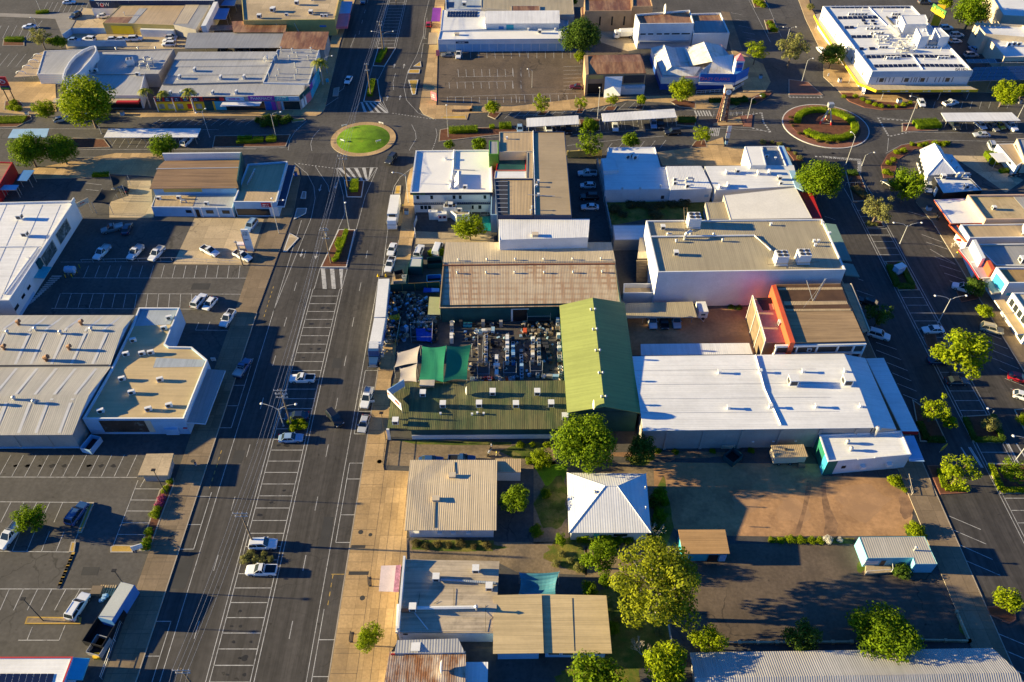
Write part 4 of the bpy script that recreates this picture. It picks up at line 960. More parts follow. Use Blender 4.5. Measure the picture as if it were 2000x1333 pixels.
b.onwall('front',.0,.2,3.0,5.4,NAVY,'sign_panel',.2);text(b.root,'TOW',b._mid+Vector((0,-.1,4.2)),R(90),0,1.9,WHITE);b.onwall('front',.075,.1,3.3,4.6,RED,'emblem',.28);b.onwall('front',.0,.22,0,2.9,WALLW,'wall_panel',.3)
b.solar(62,[(1500,-20),(2480,-20),(2470,2),(1490,2)],16,1)
# yard walls
def fence(name,label,t,pts,h,m,th=.15,cat='wall',top=0.0):
 q=[P(t,x,y,top)for x,y in pts];r_=wroot(name,centroid(q),label,cat);mb=MB()
 for a,c in zip(q,q[1:]):
  d=(c-a).to_2d().normalized();n=Vector((-d.y,d.x,0))*th/2;mb.prism(ccw([a-n,c-n,c+n,a+n]),0,h)
 mb.build('wall_panel',m,r_)
 pb_=MB()
 for a,c in zip(q,q[1:]):
  k=max(1,int((c-a).length/3))
  for i in range(k+1):
   p=a.lerp(c,i/k);pb_.box((p.x,p.y,(h+.06)/2),(th*1.8,th*1.8,h+.06))
 pb_.build('pier',m,r_)
 return r_
fence('yard_wall','grey blue block wall round the back and side of the white car yard',11,[(505,310),(570,262),(845,262)],2.0,LBLUE);fence('yard_wall','long grey blue block wall along the front of the white car yard',11,[(530,362),(985,362)],2.0,LBLUE)
# ===== centre block
b=BD('white_roof_hotel','two storey hotel with white membrane roof and green letters on its navy fascia',53,[(345,94),(1332,84),(1346,640),(272,646)],6.6)
b.walls([WALLW],ins=.6,top=6.0);b.zf=lambda p:6.2
mb=MB();mb.face([(*v.to_2d(),6.2)for v in inset(ccw([v.copy()for v in b.c]),.33)]);mb.build('roof',RWFLAT,b.root)
p_=inset(ccw([v.copy()for v in b.c]),.35);o_=ccw([v.copy()for v in b.c]);mb=MB();n_=4
for i in range(4):
 j=(i+1)%4;mb.face([(*o_[i].to_2d(),5.9),(*o_[j].to_2d(),5.9),(*o_[j].to_2d(),6.6),(*o_[i].to_2d(),6.6)]);mb.face([(*o_[i].to_2d(),6.6),(*o_[j].to_2d(),6.6),(*p_[j].to_2d(),6.6),(*p_[i].to_2d(),6.6)],1);mb.face([(*p_[j].to_2d(),6.2),(*p_[i].to_2d(),6.2),(*p_[i].to_2d(),6.6),(*p_[j].to_2d(),6.6)],1)
mb.face([(*v.to_2d(),5.9)for v in o_]);mb.build('fascia',[NAVY,WHITE],b.root)
b.w=b.c;a_,c_=b.edge('front');text(b.root,'ibis',a_.lerp(c_,.055)+Vector((0,-.06,6.2)),R(90),0,.95,GREEN);text(b.root,'STYLES',a_.lerp(c_,.145)+Vector((0,-.06,6.15)),R(90),0,.5,GREEN)
b.pipe(53,[(850,95),(838,350)],.3,WHITE,.1,'roof_ridge');b.pipe(53,[(838,360),(800,600)],.35,WHITE,.15,'roof_duct');b.pipe(53,[(850,350),(1120,360)],.1,STEEL,.2)
b.items('vent',53,(745,215),(800,525),sc_=1.4);b.item('flue',53,1296,170);b.item('ac',53,990,590,sc_=1.3)
mb=MB();q=[b.at(53,x,y)for x,y in((835,590),(835,480),(905,405),(905,590))];mb.face([(q[0].x,q[0].y,6.25),(q[1].x,q[1].y,6.25),(q[2].x,q[2].y,7.5),(q[3].x,q[3].y,7.5)]);mb.face([(q[3].x,q[3].y,6.2),(q[2].x,q[2].y,6.2),(q[2].x,q[2].y,7.5),(q[3].x,q[3].y,7.5)]);mb.face([(q[0].x,q[0].y,6.2),(q[3].x,q[3].y,6.2),(q[3].x,q[3].y,7.5),(q[0].x,q[0].y,6.25)]);mb.build('roof_lantern',WHITE,b.root)
b.w=[v for v in inset(ccw([v.copy()for v in b.c]),.6)];b.w=[min(b.w,key=lambda v:(v-c).to_2d().length)for c in b.c]
for f in(.06,.24,.53,.61,.93):b.win('front',f-.018,f+.018,4.2,5.3,NAVY)
for f in(.1,.15,.2,.76,.86):b.win('front',f-.025,f+.025,.9,2.3,WHITE)
b.onwall('front',.0,1,2.9,3.2,NAVY,'balcony_floor',.7);rl=MB();a_,c_=b.edge('front')
for z in(3.6,4.1):rl.tube([a_+Vector((0,-.66,z)),c_+Vector((0,-.66,z))],.03,5)
for i in range(41):p=a_.lerp(c_,i/40);rl.tube([(p.x,p.y-.66,3.2),(p.x,p.y-.66,4.1)],.025,4)
rl.build('balcony_railing',STEEL,b.root)
for f in(.01,.25,.5,.75,.99):p=a_.lerp(c_,f);b.posts([Vector((p.x,p.y-.62,2.9))],WHITE,.09)
b4=BD('','',53,[(510,866),(632,866),(628,900),(512,900)],2.4,root=b);b4.flat(WALLW,WALLW,.1)
b4=BD('','',53,[(630,885),(748,880),(750,925),(632,928)],2.2,root=b);b4.flat(RWHITE,WALLW,.05);b4.win('front',.1,.4,.9,1.7,PINK);b4.win('front',.55,.9,.9,1.7,PINK)
b4=BD('','',53,[(800,880),(1045,870),(1040,925),(875,935)],2.4,root=b);b4.flat(RKHAKI,WALLW,.15);b4.item('ac',53,920,890,sc_=1.3)
b4=BD('','',53,[(712,772),(878,770),(872,835),(705,838)],3.3,root=b);b4.flat(WOOD,WALLW,.3);b4.items('cooler',53,(800,830),);b4.item('flue',53,745,800,sc_=1.5)
fence('front_wall','low white wall between the footpath and the hotel car park',22,[(1240,655),(1232,575),(1250,520)],1.3,WALLW)
b=BD('tall_brown_roof_block','tall block with a long brown roof and navy front edge behind the white annex',0,[(1042,257),(1103,257),(1117,421),(1042,421)],10)
b.flat(RKHAKI if False else roofm('brown grey roof',(.42,.32,.19),'x',.5,st=.1),NAVY,.25,.2);b.items('vent',23,(205,225),(205,330),(190,260));b.items('flue',23,(155,440),(145,470));b.pipe(23,[(165,-170),(180,480)],.15,WHITE,.15);b.pipe(23,[(125,330),(335,340)],.08,STEEL,.3)
b2=BD('','',0,[(975,258),(1041,257),(1041,296),(975,297)],10,root=b);b2.flat(RTAN,CREAM,.2,.2);b2.item('vent',0,990,272)
b2=BD('','',0,[(966,350),(1041,350),(1041,421),(972,421)],9.95,root=b);b2.flat(RTAN,NAVY,.25,.2)
b2.quad(0,[(968,353),(992,353),(992,419),(973,419)],DGREY,'glazed_roof',9.8)
for i in range(8):b2.pipe(0,[(968+.5*i,356+8.5*i),(992,356+8.5*i)],.05,WHITE,.2,'glazing_bar')
b2=BD('','',0,[(1029,298),(1041,298),(1041,349),(1028,349)],9.97,root=b);b2.flat(RTAN,CREAM,.1,.2);b2=BD('','',0,[(967,334),(1028,334),(1028,349),(965,349)],9.95,root=b);b2.flat(RWHITE,CREAM,.1,.2)
b2=BD('','',0,[(975,298),(1028,298),(1027,333),(968,333)],7.5,root=b);b2.flat(DTEAL,RED,.1,.2);b2.pipe(0,[(985,306),(1030,306),(1030,345)],.12,RED,1.5,'steel_frame')
b2=BD('','',23,[(-104,522),(602,517),(592,652),(-96,672)],8.6,root=b);b2.prof(RWHITEY,[(0,.3),(1,-.1)],over=.05);b2.walls([WALLW]);b2.item('hatch',23,180,640,sc_=1.5)
b2=BD('','',0,[(962,300),(975,300),(972,420),(958,420)],5.5,root=b);b2.flat(RGREY,LBLUE,.2)
b2=BD('','',13,[(-180,1095),(-105,1095),(-105,1200),(-180,1200)],10.3,root=b);b2.flat(RGREY,GREEN,.1)
b=BD('white_shaded_building','white flat roofed building lying in the blue shadow of the brown roofed block',23,[(748,-46),(1112,-50),(1155,105),(1198,106),(1228,276),(722,284),(712,140)],4.0);b.flat(RWHITE,WALLW,.25,.2)
b.w=[b.c[0],b.c[1],b.c[4],b.c[5]];b.items('ac',23,(900,40),(930,30),(955,45),rz=20,sc_=1.6);b.items('whirly',23,(1155,262),(857,285),(995,283),sc_=1.2)
for f in(.27,.55):b.onwall('front',f,f+.02,.2,3.3,WALLW,'downpipe',.2)
b.onwall('front',.88,.93,.9,1.9,DGREY,'window',.06)
b2=BD('','',23,[(692,40),(800,30),(828,128),(712,138)],4.8,root=b);b2.flat(RWHITE,WALLW,.1)
b=BD('white_corrugated_shop','white corrugated roofed shop between the shaded white building and the skylight roof',23,[(1198,108),(1470,106),(1556,272),(1232,284)],yb=383);b.walls([WALLW]);b.prof(RWHITEY,[(0,.3),(1,0)],over=.05);b.items('ac',23,(1268,212),(1268,242),(1365,265),sc_=1.2);b.item('duct',23,1350,222)
b.onwall('front',.85,.95,1.6,2.4,LBLUE,'wall_panel',.05)
b=BD('white_corner_store','white roofed corner store with blue parapet next to the second roundabout',57,[(-80,490),(498,484),(535,612),(-8,640)],4.2);b.walls([WALLW]);b.prof(RWHITE,[(0,.3),(1,-.1)],over=.05)
b.items('ac',57,(62,530),(268,535),(340,530),(18,625),(72,612),rz=90,sc_=1.3);b.items('cooler',57,(132,525),(405,570),sc_=.9)
b2=BD('','',57,[(182,354),(292,353),(322,478),(220,478)],5.6,root=b);b2.flat(RWFLAT,WALLW,.05)
b2=BD('','',57,[(292,353),(402,352),(455,482),(322,480)],4.6,root=b);b2.flat(RGREY,WALLW,.25);b2.items('ac',57,(325,425),);b2.item('vent',57,380,440)
mb=MB();q=[P(57,x,y,4.4)for x,y in((402,350),(436,350),(566,640),(515,622))];mb.prism(ccw(q),3.9,4.4,bottom=True);mb.build('awning',LBLUE,b.root)
b=BD('cream_roof_shop','cream roofed shop with a deep red street awning',23,[(1645,324),(2205,262),(2335,505),(1700,512)],4.2);b.flat(RCREAM if False else mk('cream membrane',(.78,.74,.66),.7,.06,.2),GREYW,.05,.1)
b2=BD('','',23,[(1502,382),(1662,375),(1698,510),(1530,512)],3.4,root=b);b2.flat(RKHAKI,GREYW,.05)
mb=MB();q=[P(24,x,y,3.6)for x,y in((248,296),(345,312),(418,502),(345,500))];mb.prism(ccw(q),3.2,3.6,bottom=True);mb.build('awning',RED,b.root);b.item('ac',24,100,240)
b=BD('tall_white_store','tall white walled store with khaki sheet roof and big rooftop chillers',0,[(1262,431),(1606,428),(1652,527),(1285,532)],10.4)
b.flat(RKHAKI,WALLW,.35,.3)
b.pipe(23,[(1085,655),(1880,645),(2010,760)],.2,WHITE,.3,'roof_duct');b.item('plant',23,1405,560,sc_=1.25);b.items('plant',24,(90,850),(262,840),sc_=1.15);b.item('duct',23,1340,670,sc_=1.2,rz=45);b.items('cooler',23,(1170,590),(1272,790),sc_=.9)
b.items('whirly',23,(1275,690),(1565,640),(1635,685),(1210,640),sc_=1.3);b.items('vent',24,(20,560),(355,690),(390,690),(365,720),(420,550),(475,630));b.item('hatch',23,1220,640,sc_=1.3)
mb=MB()
for x in(1325,1350):mb.tube([b.at(23,x,480,2.2),b.at(23,x+20,610,.3)],.06,5)
for k in range(6):mb.tube([b.at(23,1325+4*k,485+22*k,2.2-.35*k),b.at(23,1352+4*k,485+22*k,2.2-.35*k)],.05,4)
for x0,y0_,x1,y1_ in((-10,890,390,870),(-10,830,-10,890)):mb.tube([b.at(24,x0,y0_,1),b.at(24,x1,y1_,1)],.05,4)
mb.build('access_frame',WOOD,b.root)
for z,q in((3.6,((445,542),(528,552),(652,834),(560,826))),(3.6,((585,850),(662,862),(712,958),(605,946)))):
 mb=MB();v=[P(24,x,y,z)for x,y in q];mb.prism(ccw(v),z-.3,z,bottom=True);mb.build('awning',mk('green grey awning',(.16,.26,.22),.6,.1,.3),b.root)
b2=BD('','',23,[(868,1010),(1125,1010),(1122,1084),(866,1086)],3.3,root=b);b2.flat(PAD,WALLW,1.2,.25)
b2=BD('','',23,[(1000,665),(1080,662),(1078,808),(985,810)],5.0,root=b);b2.prof(RCREAM,[(0,.2),(1,0)]);b2.walls([WOOD])
st=MB()
for k in range(14):p=P(23,1015+0*k,835+12*k,4.6-.3*k);q=P(23,1050,835+12*k,4.6-.3*k);st.box(((p+q)/2),(4.0,.5,.12))
st.build('stairs',WOOD,b.root)
b2=BD('','',23,[(780,556),(1045,554),(1035,672),(795,676)],3.2,root=b);b2.flat(RWHITE,GREYW,.05)
fence('courtyard_wall','pale block wall across the small courtyard beside the outside stairs',23,[(795,700),(1000,700)],2.2,GREYW)
b=BD('large_tan_warehouse','large tan roofed warehouse with rows of rust patches and dark green front wall',0,[(872,475),(1192,475),(1213,592),(860,597)],5.2)
b.walls([DTEAL],ins=.1);b.prof(RCREAM,[(0,0),(.36,.7),(.37,.35),(1,-.5)],m2=RRUSTG,k2=2,wall=DTEAL,edge=mk('rust red trim',(.24,.09,.05),.8,.2,.5));b.pipe(22,[(1450,874),(2140,866),(2790,862)],.18,mk('rust red trim',(.24,.09,.05)),.12,'gutter')
b.quad(0,[(877,478),(1190,478),(1196,509),(870,512)],RCREAM,'roof_section',5.9)if False else None
b.items('whirly',22,(1575,835),(1795,832),(2015,830),(2235,830),(2460,828),(2680,826),(1565,935),(1790,935),(2010,932),(2240,932),(2465,930),(2690,928))
b.onwall('front',.40,.48,0,3.6,BLACK,'roller_door',.04);b.onwall('front',.39,.40,0,3.8,WHITE,'door_frame',.1);b.onwall('front',.39,.49,3.6,3.8,WHITE,'door_frame',.1)
b.onwall('front',.60,.68,2.2,3.6,DTEAL,'wall_panel',.06)
b=BD('green_gable_hall','bright green gable roofed hall with white ridge ventilators',33,[(380,-5),(866,-30),(986,812),(440,812)],yb=972)
b.walls([DTEAL],ins=.15);b.prof(RGREEN,[(0,0),(.5,1.8),(1,-.15)],axis='y',wall=DTEAL);b.items('whirly',33,(612,28),(645,26),(630,182),(658,180),(650,345),(683,345),(675,520),(705,520),(695,705),(728,705));b.item('dish',33,628,790,sc_=1.3)
b.onwall('front',.5,.68,.1,3.2,DTEAL,'roller_door',.06)
b=BD('olive_roof_shop','long low shop with streaked olive green roof and teal front wall',32,[(1212,590),(2407,580),(2428,938),(1192,945)],yb=1030)
b.walls([DTEAL],ins=.25);b.prof(ROLIVE,[(0,0),(.4,.5),(1,0)]);b.items('cooler',32,(1300,690),(1455,775),(1735,772),(1840,680),(2185,680),(2020,775),(2293,770),(2400,870));b.items('vent',32,(1435,835),(1680,840),(1720,830),(1770,835),sc_=.7);b.item('cooler',32,1088,905)
b.onwall('front',0,1,0,1.25,WALLW,'dado',.12);b.item('dish',32,1635,680,sc_=1.3)
b2=BD('','',32,[(1062,600),(1210,590),(1190,945),(1022,940)],3.3,root=b);b2.prof(ROLIVE,[(0,.1),(1,0)],over=.02);b2.posts([P(32,x,y,3.2)for x,y in((1075,620),(1040,780),(1028,935))])
b2.w=b2.c;b2.onwall('front',-.05,.08,0,3.2,WALLW,'pillar',.4)
sg=wroot('rooftop_sign',P(32,1100,720,3.4)*Vector((1,1,0))if False else Vector((P(32,1100,720,3.4).x,P(32,1100,720,3.4).y,3.4)),'white folded rooftop signboard with red lettering above the olive roof','sign')
A_,B_,C_=P(32,1028,690,4.2),P(32,1155,610,4.2),P(32,1135,800,4.2)
for a,c,m in((A_,B_,LBLUE),(A_,C_,WHITE)):
 d=(c-a).to_2d().normalized();n=Vector((-d.y,d.x,0))*.08;mb=MB();mb.prism(ccw([a-n,c-n,c+n,a+n]),4.0,6.0,bottom=True);mb.build('sign_board',m,sg)
d=(C_-A_).to_2d().normalized();text(sg,'~7x1',A_.lerp(C_,.5)+Vector((-d.y,d.x,0))*.12*(-1)+Vector((0,0,1.1)),R(90),math.atan2(d.y,d.x)+(0),.95,RED);text(sg,'~7x1',A_.lerp(C_,.5)+Vector((-d.y,d.x,0))*.12+Vector((0,0,1.1)),R(90),math.atan2(d.y,d.x)+math.pi,.95,RED)
for p in(A_,B_,C_):mb=MB();mb.tube([(p.x,p.y,3.3),(p.x,p.y,6)],.07,6);mb.build('post',STEEL,sg)
b=BD('big_white_roof_store','largest white sheet roofed store with grey rendered front wall',0,[(1235,697),(1648,692),(1706,835),(1257,841)],yb=None,h=6.0)
b.walls([GREYW],ins=.1);b.prof(RWHITE,[(0,0),(.55,.5),(1,0)],over=.1,edge=WHITE)
[b.pipe(33,[(940+18*i,385+110*i),(2300+60*i,372+110*i)],.03,STEEL,.02,'sheet_lap')for i in range(1,5)];b.pipe(33,[(1895,378),(1965,640),(2090,920)],.2,WHITE,.12,'roof_flashing');b.items('vent',33,(1610,515),(1682,790),(1925,510),(2005,782),(2262,508),(2588,505),(2365,780),(2708,778),sc_=1.25);b.items('cooler',34,(185,600),(605,598),sc_=1.5)
q=[P(0,1648,692,6.0),P(0,1690,700,4.6),P(0,1751,839,4.6),P(0,1706,835,6.0)];mb=MB();mb.face(list(reversed(q)));mb.build('roof_slope',RWHITE,b.root)
mb=MB();mb.face([(q[3].x,q[3].y,0),(q[2].x,q[2].y,0),q[2],q[3]]);mb.face([(q[1].x,q[1].y,0),(q[2].x,q[2].y,0),q[2],q[1]]);mb.face([(q[1].x,q[1].y,0),(q[0].x,q[0].y,0),q[0],q[1]]);mb.build('wall',GREYW,b.root)
q=[P(34,x,y,3.7)for x,y in((762,400),(900,396),(1172,968),(1042,966))];mb=MB();mb.prism(ccw(q),3.45,3.7,0,0,True);mb.build('awning',RWHITE,b.root);mb=MB();e0,e1=q[3],q[2];mb.prism(ccw([e0,e1,e1-Vector((0,.1,0)),e0-Vector((0,.1,0))]),2.9,3.72,bottom=True);mb.build('fascia',RED,b.root)
for f in(.1,.26,.43,.6,.77,.93):b.onwall('front',f,f+.012,0,5.6,GREYW,'pilaster',.2)
for f in(.49,.58,.68,.77,.86):b.onwall('front',f,f+.01,1.9,2.1,WHITE,'wall_lamp',.2)
b.onwall('front',.36,.42,.1,.9,CREAM,'wall_vent',.25)
carport('white_carport','white corrugated carport against the back of the largest white roof',33,[(1000,288),(1845,280),(1872,366),(1003,378)],3.1,RWHITEY,npost=5);carport('khaki_carport','long khaki carport sheltering cars below the tall white wall',23,[(866,1166),(1405,1152),(1440,1274),(876,1280)],2.9,RKHAKI,npost=5)
b=BD('orange_trim_building','brown striped roof building with an orange parapet and timber deck',24,[(58,1018),(562,1012),(758,1458),(212,1470)],8.0)
b.walls([mk('dark brown wall',(.1,.075,.06),.8,.2,.4)],ins=.05);b.prof(RKHAKI if False else roofm('brown striped roof',(.42,.28,.14),'x',.55,st=.35),[(0,0),(1,0)],over=0)
mb=MB();q=[P(24,x,y,8.6)for x,y in((30,1025),(60,1018),(212,1470),(172,1472))];mb.prism(ccw(q),0,8.6);mb.build('parapet',ORANGE,b.root)
for y in(1030,1060,1112,1140,1190,1212):pass
b.quad(24,[(62,1020),(562,1016),(640,1204),(140,1208)],mk('dark brown sheet',(.11,.06,.03),.6,.25,.4),'roof_section',8.04,.05);b.quad(24,[(75,1045),(575,1040),(580,1058),(82,1062)],RTAN,'roof_band',8.1,.05);b.quad(24,[(120,1150),(612,1146),(622,1172),(130,1180)],RTAN,'roof_band',8.1,.05);b.quad(24,[(128,1210),(640,1208),(645,1222),(140,1226)],RTAN,'roof_band',8.1,.05)
q=[P(24,575,1012,8.1),P(24,640,1012,7.5),P(24,786,1380,7.5),P(24,738,1395,8.1)];mb=MB();mb.face(list(reversed(q)));mb.build('louvred_slope',RBROWN,b.root)
mb=MB();mb.prism(ccw([q[1],q[2],q[2]+Vector((.25,0,0)),q[1]+Vector((.25,0,0))]),7.0,7.6,bottom=True);mb.build('fascia',CREAM,b.root)
b.onwall('front',-.28,1.02,7.0,7.5,WHITE,'frame_beam',.5);b.onwall('front',-.28,1.02,5.2,7.0,mk('dark brown wall',(.1,.075,.06)),'cladding',.2);b.onwall('front',-.28,1.0,4.6,5.1,WHITE,'frame_beam',.5)
for f in(-.27,.03,.32,.62,.85,1.0):b.onwall('front',f,f+.02,0,7.45,WHITE,'frame_post',.52)
b.onwall('front',.2,.26,5.5,6.4,WHITE,'window_frame',.4);b.onwall('front',.21,.25,5.65,6.25,GLASS,'pane',.42)
b2=BD('','',60,[(330,150),(585,140),(870,735),(500,735)],6.5,root=b);b2.flat(TIMBER,WOOD,.08,.1);b2.item('cooler',60,690,500,sc_=.9);b2.quad(60,[(380,150),(600,140),(650,300),(470,310)],BLACK,'stairwell',6.5);b2.quad(60,[(540,225),(600,222),(620,300),(560,305)],RTAN,'stair_flight',6.55)
b2.w=b2.c;rl=MB();a_,c_=b2.edge('left')
for k in range(3):
 b2.onwall('left',.02+.33*k,.31+.33*k,6.1,7.25,mk('peach panel',(.66,.42,.2),.7,.1,.5),'deck_screen',.1);
for k in range(4):b2.onwall('left',.33*k,.33*k+.012,0,7.4,WHITE,'deck_post',.2)
b2.onwall('left',0,1,7.25,7.4,WHITE,'deck_rail',.15)
ms=MB();p=b.at(24,350,1150);p2=p+Vector((1.2,.4,6.2))
for dx in(-.15,.15):ms.tube([p+Vector((dx,0,0)),p2+Vector((dx,0,0))],.035,5)
for k in range(14):ms.tube([p.lerp(p2,k/14)+Vector((-.15,0,0)),p.lerp(p2,(k+1)/14)+Vector((.15,0,0))],.025,4)
ms.build('antenna_mast',STEEL,b.root);ms=MB();ms.tube([p,p+Vector((-2.2,1.5,4.6))],.06,6);ms.tube([p2,b.at(24,275,1200)],.02,4);ms.build('guy_mast',STEEL,b.root)
# ===== front row
b=BD('white_hip_roof_house','house with white pyramid hip roof between the big trees',43,[(330,73),(806,79),(836,434),(341,434)],3.2,cat='house')
b.walls([WALLW],ins=.5);b.hip(RWHITEY,(.46,.34),(.61,.34),2.1,over=.0);b.item('whirly',43,497,200,sc_=1.3);b.items('flue',43,(800,170),(803,290),sc_=.6)
b.w=[min(inset(ccw([v.copy()for v in b.c]),.5),key=lambda v:(v-c).to_2d().length)for c in b.c];b.win('front',.55,.75,1.1,2.2);b.onwall('front',.3,.37,.1,2.2,TEALW,'door',.06)
b=BD('tan_ribbed_shop','tan ribbed gable roof shop with white wall and four wall air conditioners',42,[(936,4),(1440,4),(1436,410),(904,410)],yb=470)
b.walls([WALLW],ins=.3);b.prof(roofm('tan ribbed roof',(.64,.51,.33),'y',.52,rib=.6),[(0,0),(.39,.8),(1,0)]);b.items('hatch',42,(1180,95),(1082,235),sc_=1.3);b.pipe(42,[(1075,250),(1072,405)],.06,DGREY,.1,'seam');b.pipe(42,[(1195,10),(1195,80)],.06,DGREY,.1,'seam')
for f in(.07,.34,.5,.68):b.onwall('front',f,f+.055,1.7,2.3,WHITE,'wall_air_conditioner',.6)
b2=BD('','',42,[(1440,-8),(1590,-8),(1590,68),(1440,66)],2.9,root=b);b2.prof(RTAN,[(0,.1),(1,-.1)],over=.05);b2.walls([WALLW])
b=BD('long_grey_shop','grey patched roof shop with pink street awning and white parapet',42,[(890,598),(1462,610),(1436,1034),(852,1032)],3.7)
b.walls([WALLW],ins=.15);b.prof(roofm('patched grey roof',(.54,.44,.31),'x',.5,rust=((.38,.31,.22),.42,.4),st=.3),[(0,.2),(.15,.5),(.17,.5),(.36,-.1),(.42,-.05),(.68,.45),(.70,.45),(.80,0),(.83,.05),(1,-.1)],over=.05)
mb=MB();q0,q1=b.c[0],b.c[3];e_=Vector((.35,0,0));mb.prism(ccw([q0,q1,q1+e_,q0+e_]),0,5.1);mb.build('parapet',WALLW,b.root)
b.items('cooler',42,(1085,715),(1322,665),(1402,770),(945,895),sc_=.95);b.item('flue',42,1325,900,sc_=1.2);b.pipe(42,[(960,895),(1325,890)],.28,WHITE,.5,'roof_duct');b.pipe(42,[(955,920),(1035,1020)],.1,STEEL,.3);b.pipe(42,[(1105,720),(1440,740)],.2,RBLUEG,.3,'roof_duct');b.pipe(42,[(870,905),(930,905)],.35,MATS['rusted metal'],.2,'roof_duct')
for x0,y0_,x1,y1_ in((985,800,975,870),(1070,860,1100,845),(1380,870,1380,1030),(1190,770,1190,890)):b.pipe(42,[(x0,y0_),(x1,y1_)],.03,BLACK,.1,'cable')
q=[P(42,x,y,3.0)for x,y in((752,632),(872,628),(858,790),(738,785))];mb=MB();mb.prism(ccw(q),2.9,3.0,0,0,True);mb.build('awning',mk('pink awning',(.68,.56,.55),.7,.1,.3),b.root)
q=[P(42,x,y,3.05)for x,y in((842,630),(872,626),(858,790),(826,788))];mb=MB();mb.prism(ccw(q),3.0,3.06,0,0,True);mb.build('awning_stripes',mk('plum stripes',(.35,.16,.24),.7,.5,2),b.root)
for x0,y0_,x1,y1_ in((846,862,838,1030),):q=[P(42,a,c,3.2)for a,c in((x0,y0_),(x0+14,y0_),(x1+14,y1_),(x1,y1_))];mb=MB();mb.prism(ccw(q),2.6,3.2,bottom=True);mb.build('sign_box',WHITE,b.root)
b.w=b.c;b.onwall('front',.05,.1,2.8,3.2,BLACK,'name_plate',.05)
b=BD('rust_streaked_shed','rust streaked sheet roof shop at the bottom edge of the street',42,[(812,1160),(1250,1156),(1246,1430),(772,1430)],3.4);b.walls([WALLW],ins=.2);b.prof(RRUSTP,[(0,0),(.6,.5),(1,0)]);b.items('dish',42,(1115,1262),sc_=1.5)
b2=BD('','',42,[(850,1088),(1215,1078),(1252,1152),(835,1156)],3.9,root=b);b2.prof(RRUSTP if False else RLGREY,[(0,.4),(1,0)],over=.05);b2.walls([WALLW],top=3.7)
b2.onwall('front',-.06,.0,1.0,3.8,RED,'street_sign',.2);b2.quad(42,[(935,1095),(990,1092),(985,1150),(930,1150)],WHITE,'skylight')
b2=BD('','',42,[(1258,1216),(1393,1216),(1390,1345),(1256,1345)],2.8,root=b);b2.prof(RWHITEY,[(0,.2),(1,0)],over=.05);b2.walls([LBLUE])
b=BD('twin_tan_roof_house','pair of joined tan skillion roofs at different heights beside the shade sail',43,[(180,820),(556,828),(588,1148),(184,1145)],3.4,cat='house');b.walls([LBLUE],ins=.5);RTL=roofm('pale tan sheet roof',(.62,.47,.25),'x',.5,st=.2);b.prof(RTL,[(0,.4),(1,0)]);b.w=[min(inset(ccw([v.copy()for v in b.c]),.5),key=lambda v:(v-c).to_2d().length)for c in b.c]
b.wins('front',.02,.5,2,.2,.9,2.2);b.pipe(43,[(360,826),(375,1145)],.03,DGREY,.03,'seam')
b2=BD('','',42,[(1440,826),(1706,820),(1718,1146),(1436,1150)],3.7,root=b);b2.walls([LBLUE],ins=.4);b2.prof(RTL,[(0,.4),(1,0)])
b=BD('long_ribbed_shed','long grey ribbed roof building along the bottom right edge',43,[(1080,1165),(2885,1138),(3120,1460),(1120,1500)],3.3);b.walls([GREYW],ins=.4);b.prof(roofm('grey ribbed roof',(.47,.44,.4),'y',.5,rib=.9),[(0,0),(.52,1.7),(1,0)]);
b=BD('teal_shed','small teal garden shed with brown flat roof',43,[(1005,423),(1276,422),(1303,555),(1030,556)],yb=606,cat='shed');b.walls([TEALW],ins=.1);b.prof(roofm('rust tan roof',(.52,.31,.13),'x',.5,st=.2),[(0,.15),(1,0)],over=.15)
b.w=b.c;b.onwall('front',.58,.8,.05,2.1,BLACK,'door',.06);b.onwall('front',.83,.98,.05,2.2,LBLUE,'wall_panel',.05)
b=BD('pale_blue_hut','small white hut with L shaped grey roof and a porch',44,[(548,459),(942,456),(1019,622),(885,622),(872,584),(598,587)],2.9,cat='hut');b.flat(RWARE,mk('turquoise wall',(.2,.5,.62),.7,.1,.4),.04,.05);b.items('flue',44,(878,540),)
b.w=[b.c[0],b.c[1],b.c[4],b.c[5]];b.onwall('front',.35,.45,.1,2.1,DGREY,'door',.06);b.onwall('front',.0,.3,.9,2.0,WALLW,'wall_panel',.05);q=[P(44,x,y,.5)for x,y in((590,628),(735,620),(740,670),(585,682))];mb=MB();mb.prism(ccw(q),0,.5);mb.build('porch_floor',PAD,b.root)
rl=MB()
for a,c in zip(q,q[1:]):rl.tube([a+Vector((0,0,1)),c+Vector((0,0,1))],.04,5)
for v in q:rl.tube([v,v+Vector((0,0,1.0))],.04,5)
rl.build('porch_rail',WHITE,b.root)
b=BD('white_parapet_shop','white shop with stepped parapet and green painted end beside the dirt lot',34,[(398,992),(1036,960),(1114,1146),(468,1202)],4.2);b.flat(RWHITE,WALLW,.35,.25)
b.w=b.c;b.win('front',.2,.25,1.6,2.4,BLACK);b.onwall('front',.42,.48,1.6,2.3,WHITE,'wall_air_conditioner',.7);b.onwall('front',.74,.8,1.6,2.3,WHITE,'wall_air_conditioner',.7);b.onwall('front',.0,.12,0,4.1,mk('bottle green wall',(.02,.18,.12),.6,.1,.5),'painted_panel',.03);b.onwall('left',.3,1.0,0,4.0,MATS['bottle green wall'],'painted_panel',.03);b.onwall('left',0,.3,0,4.0,CYAN,'painted_panel',.03)
b.items('whirly',34,(612,1060),(640,1115),sc_=1.6);b.item('flue',34,828,1000,sc_=2.0)
q=[P(34,x,y,3.4)for x,y in((1062,1002),(1135,1000),(1217,1200),(1100,1196))];mb=MB();mb.prism(ccw(q),3.2,3.4,0,0,True);mb.build('awning',LBLUE,b.root)
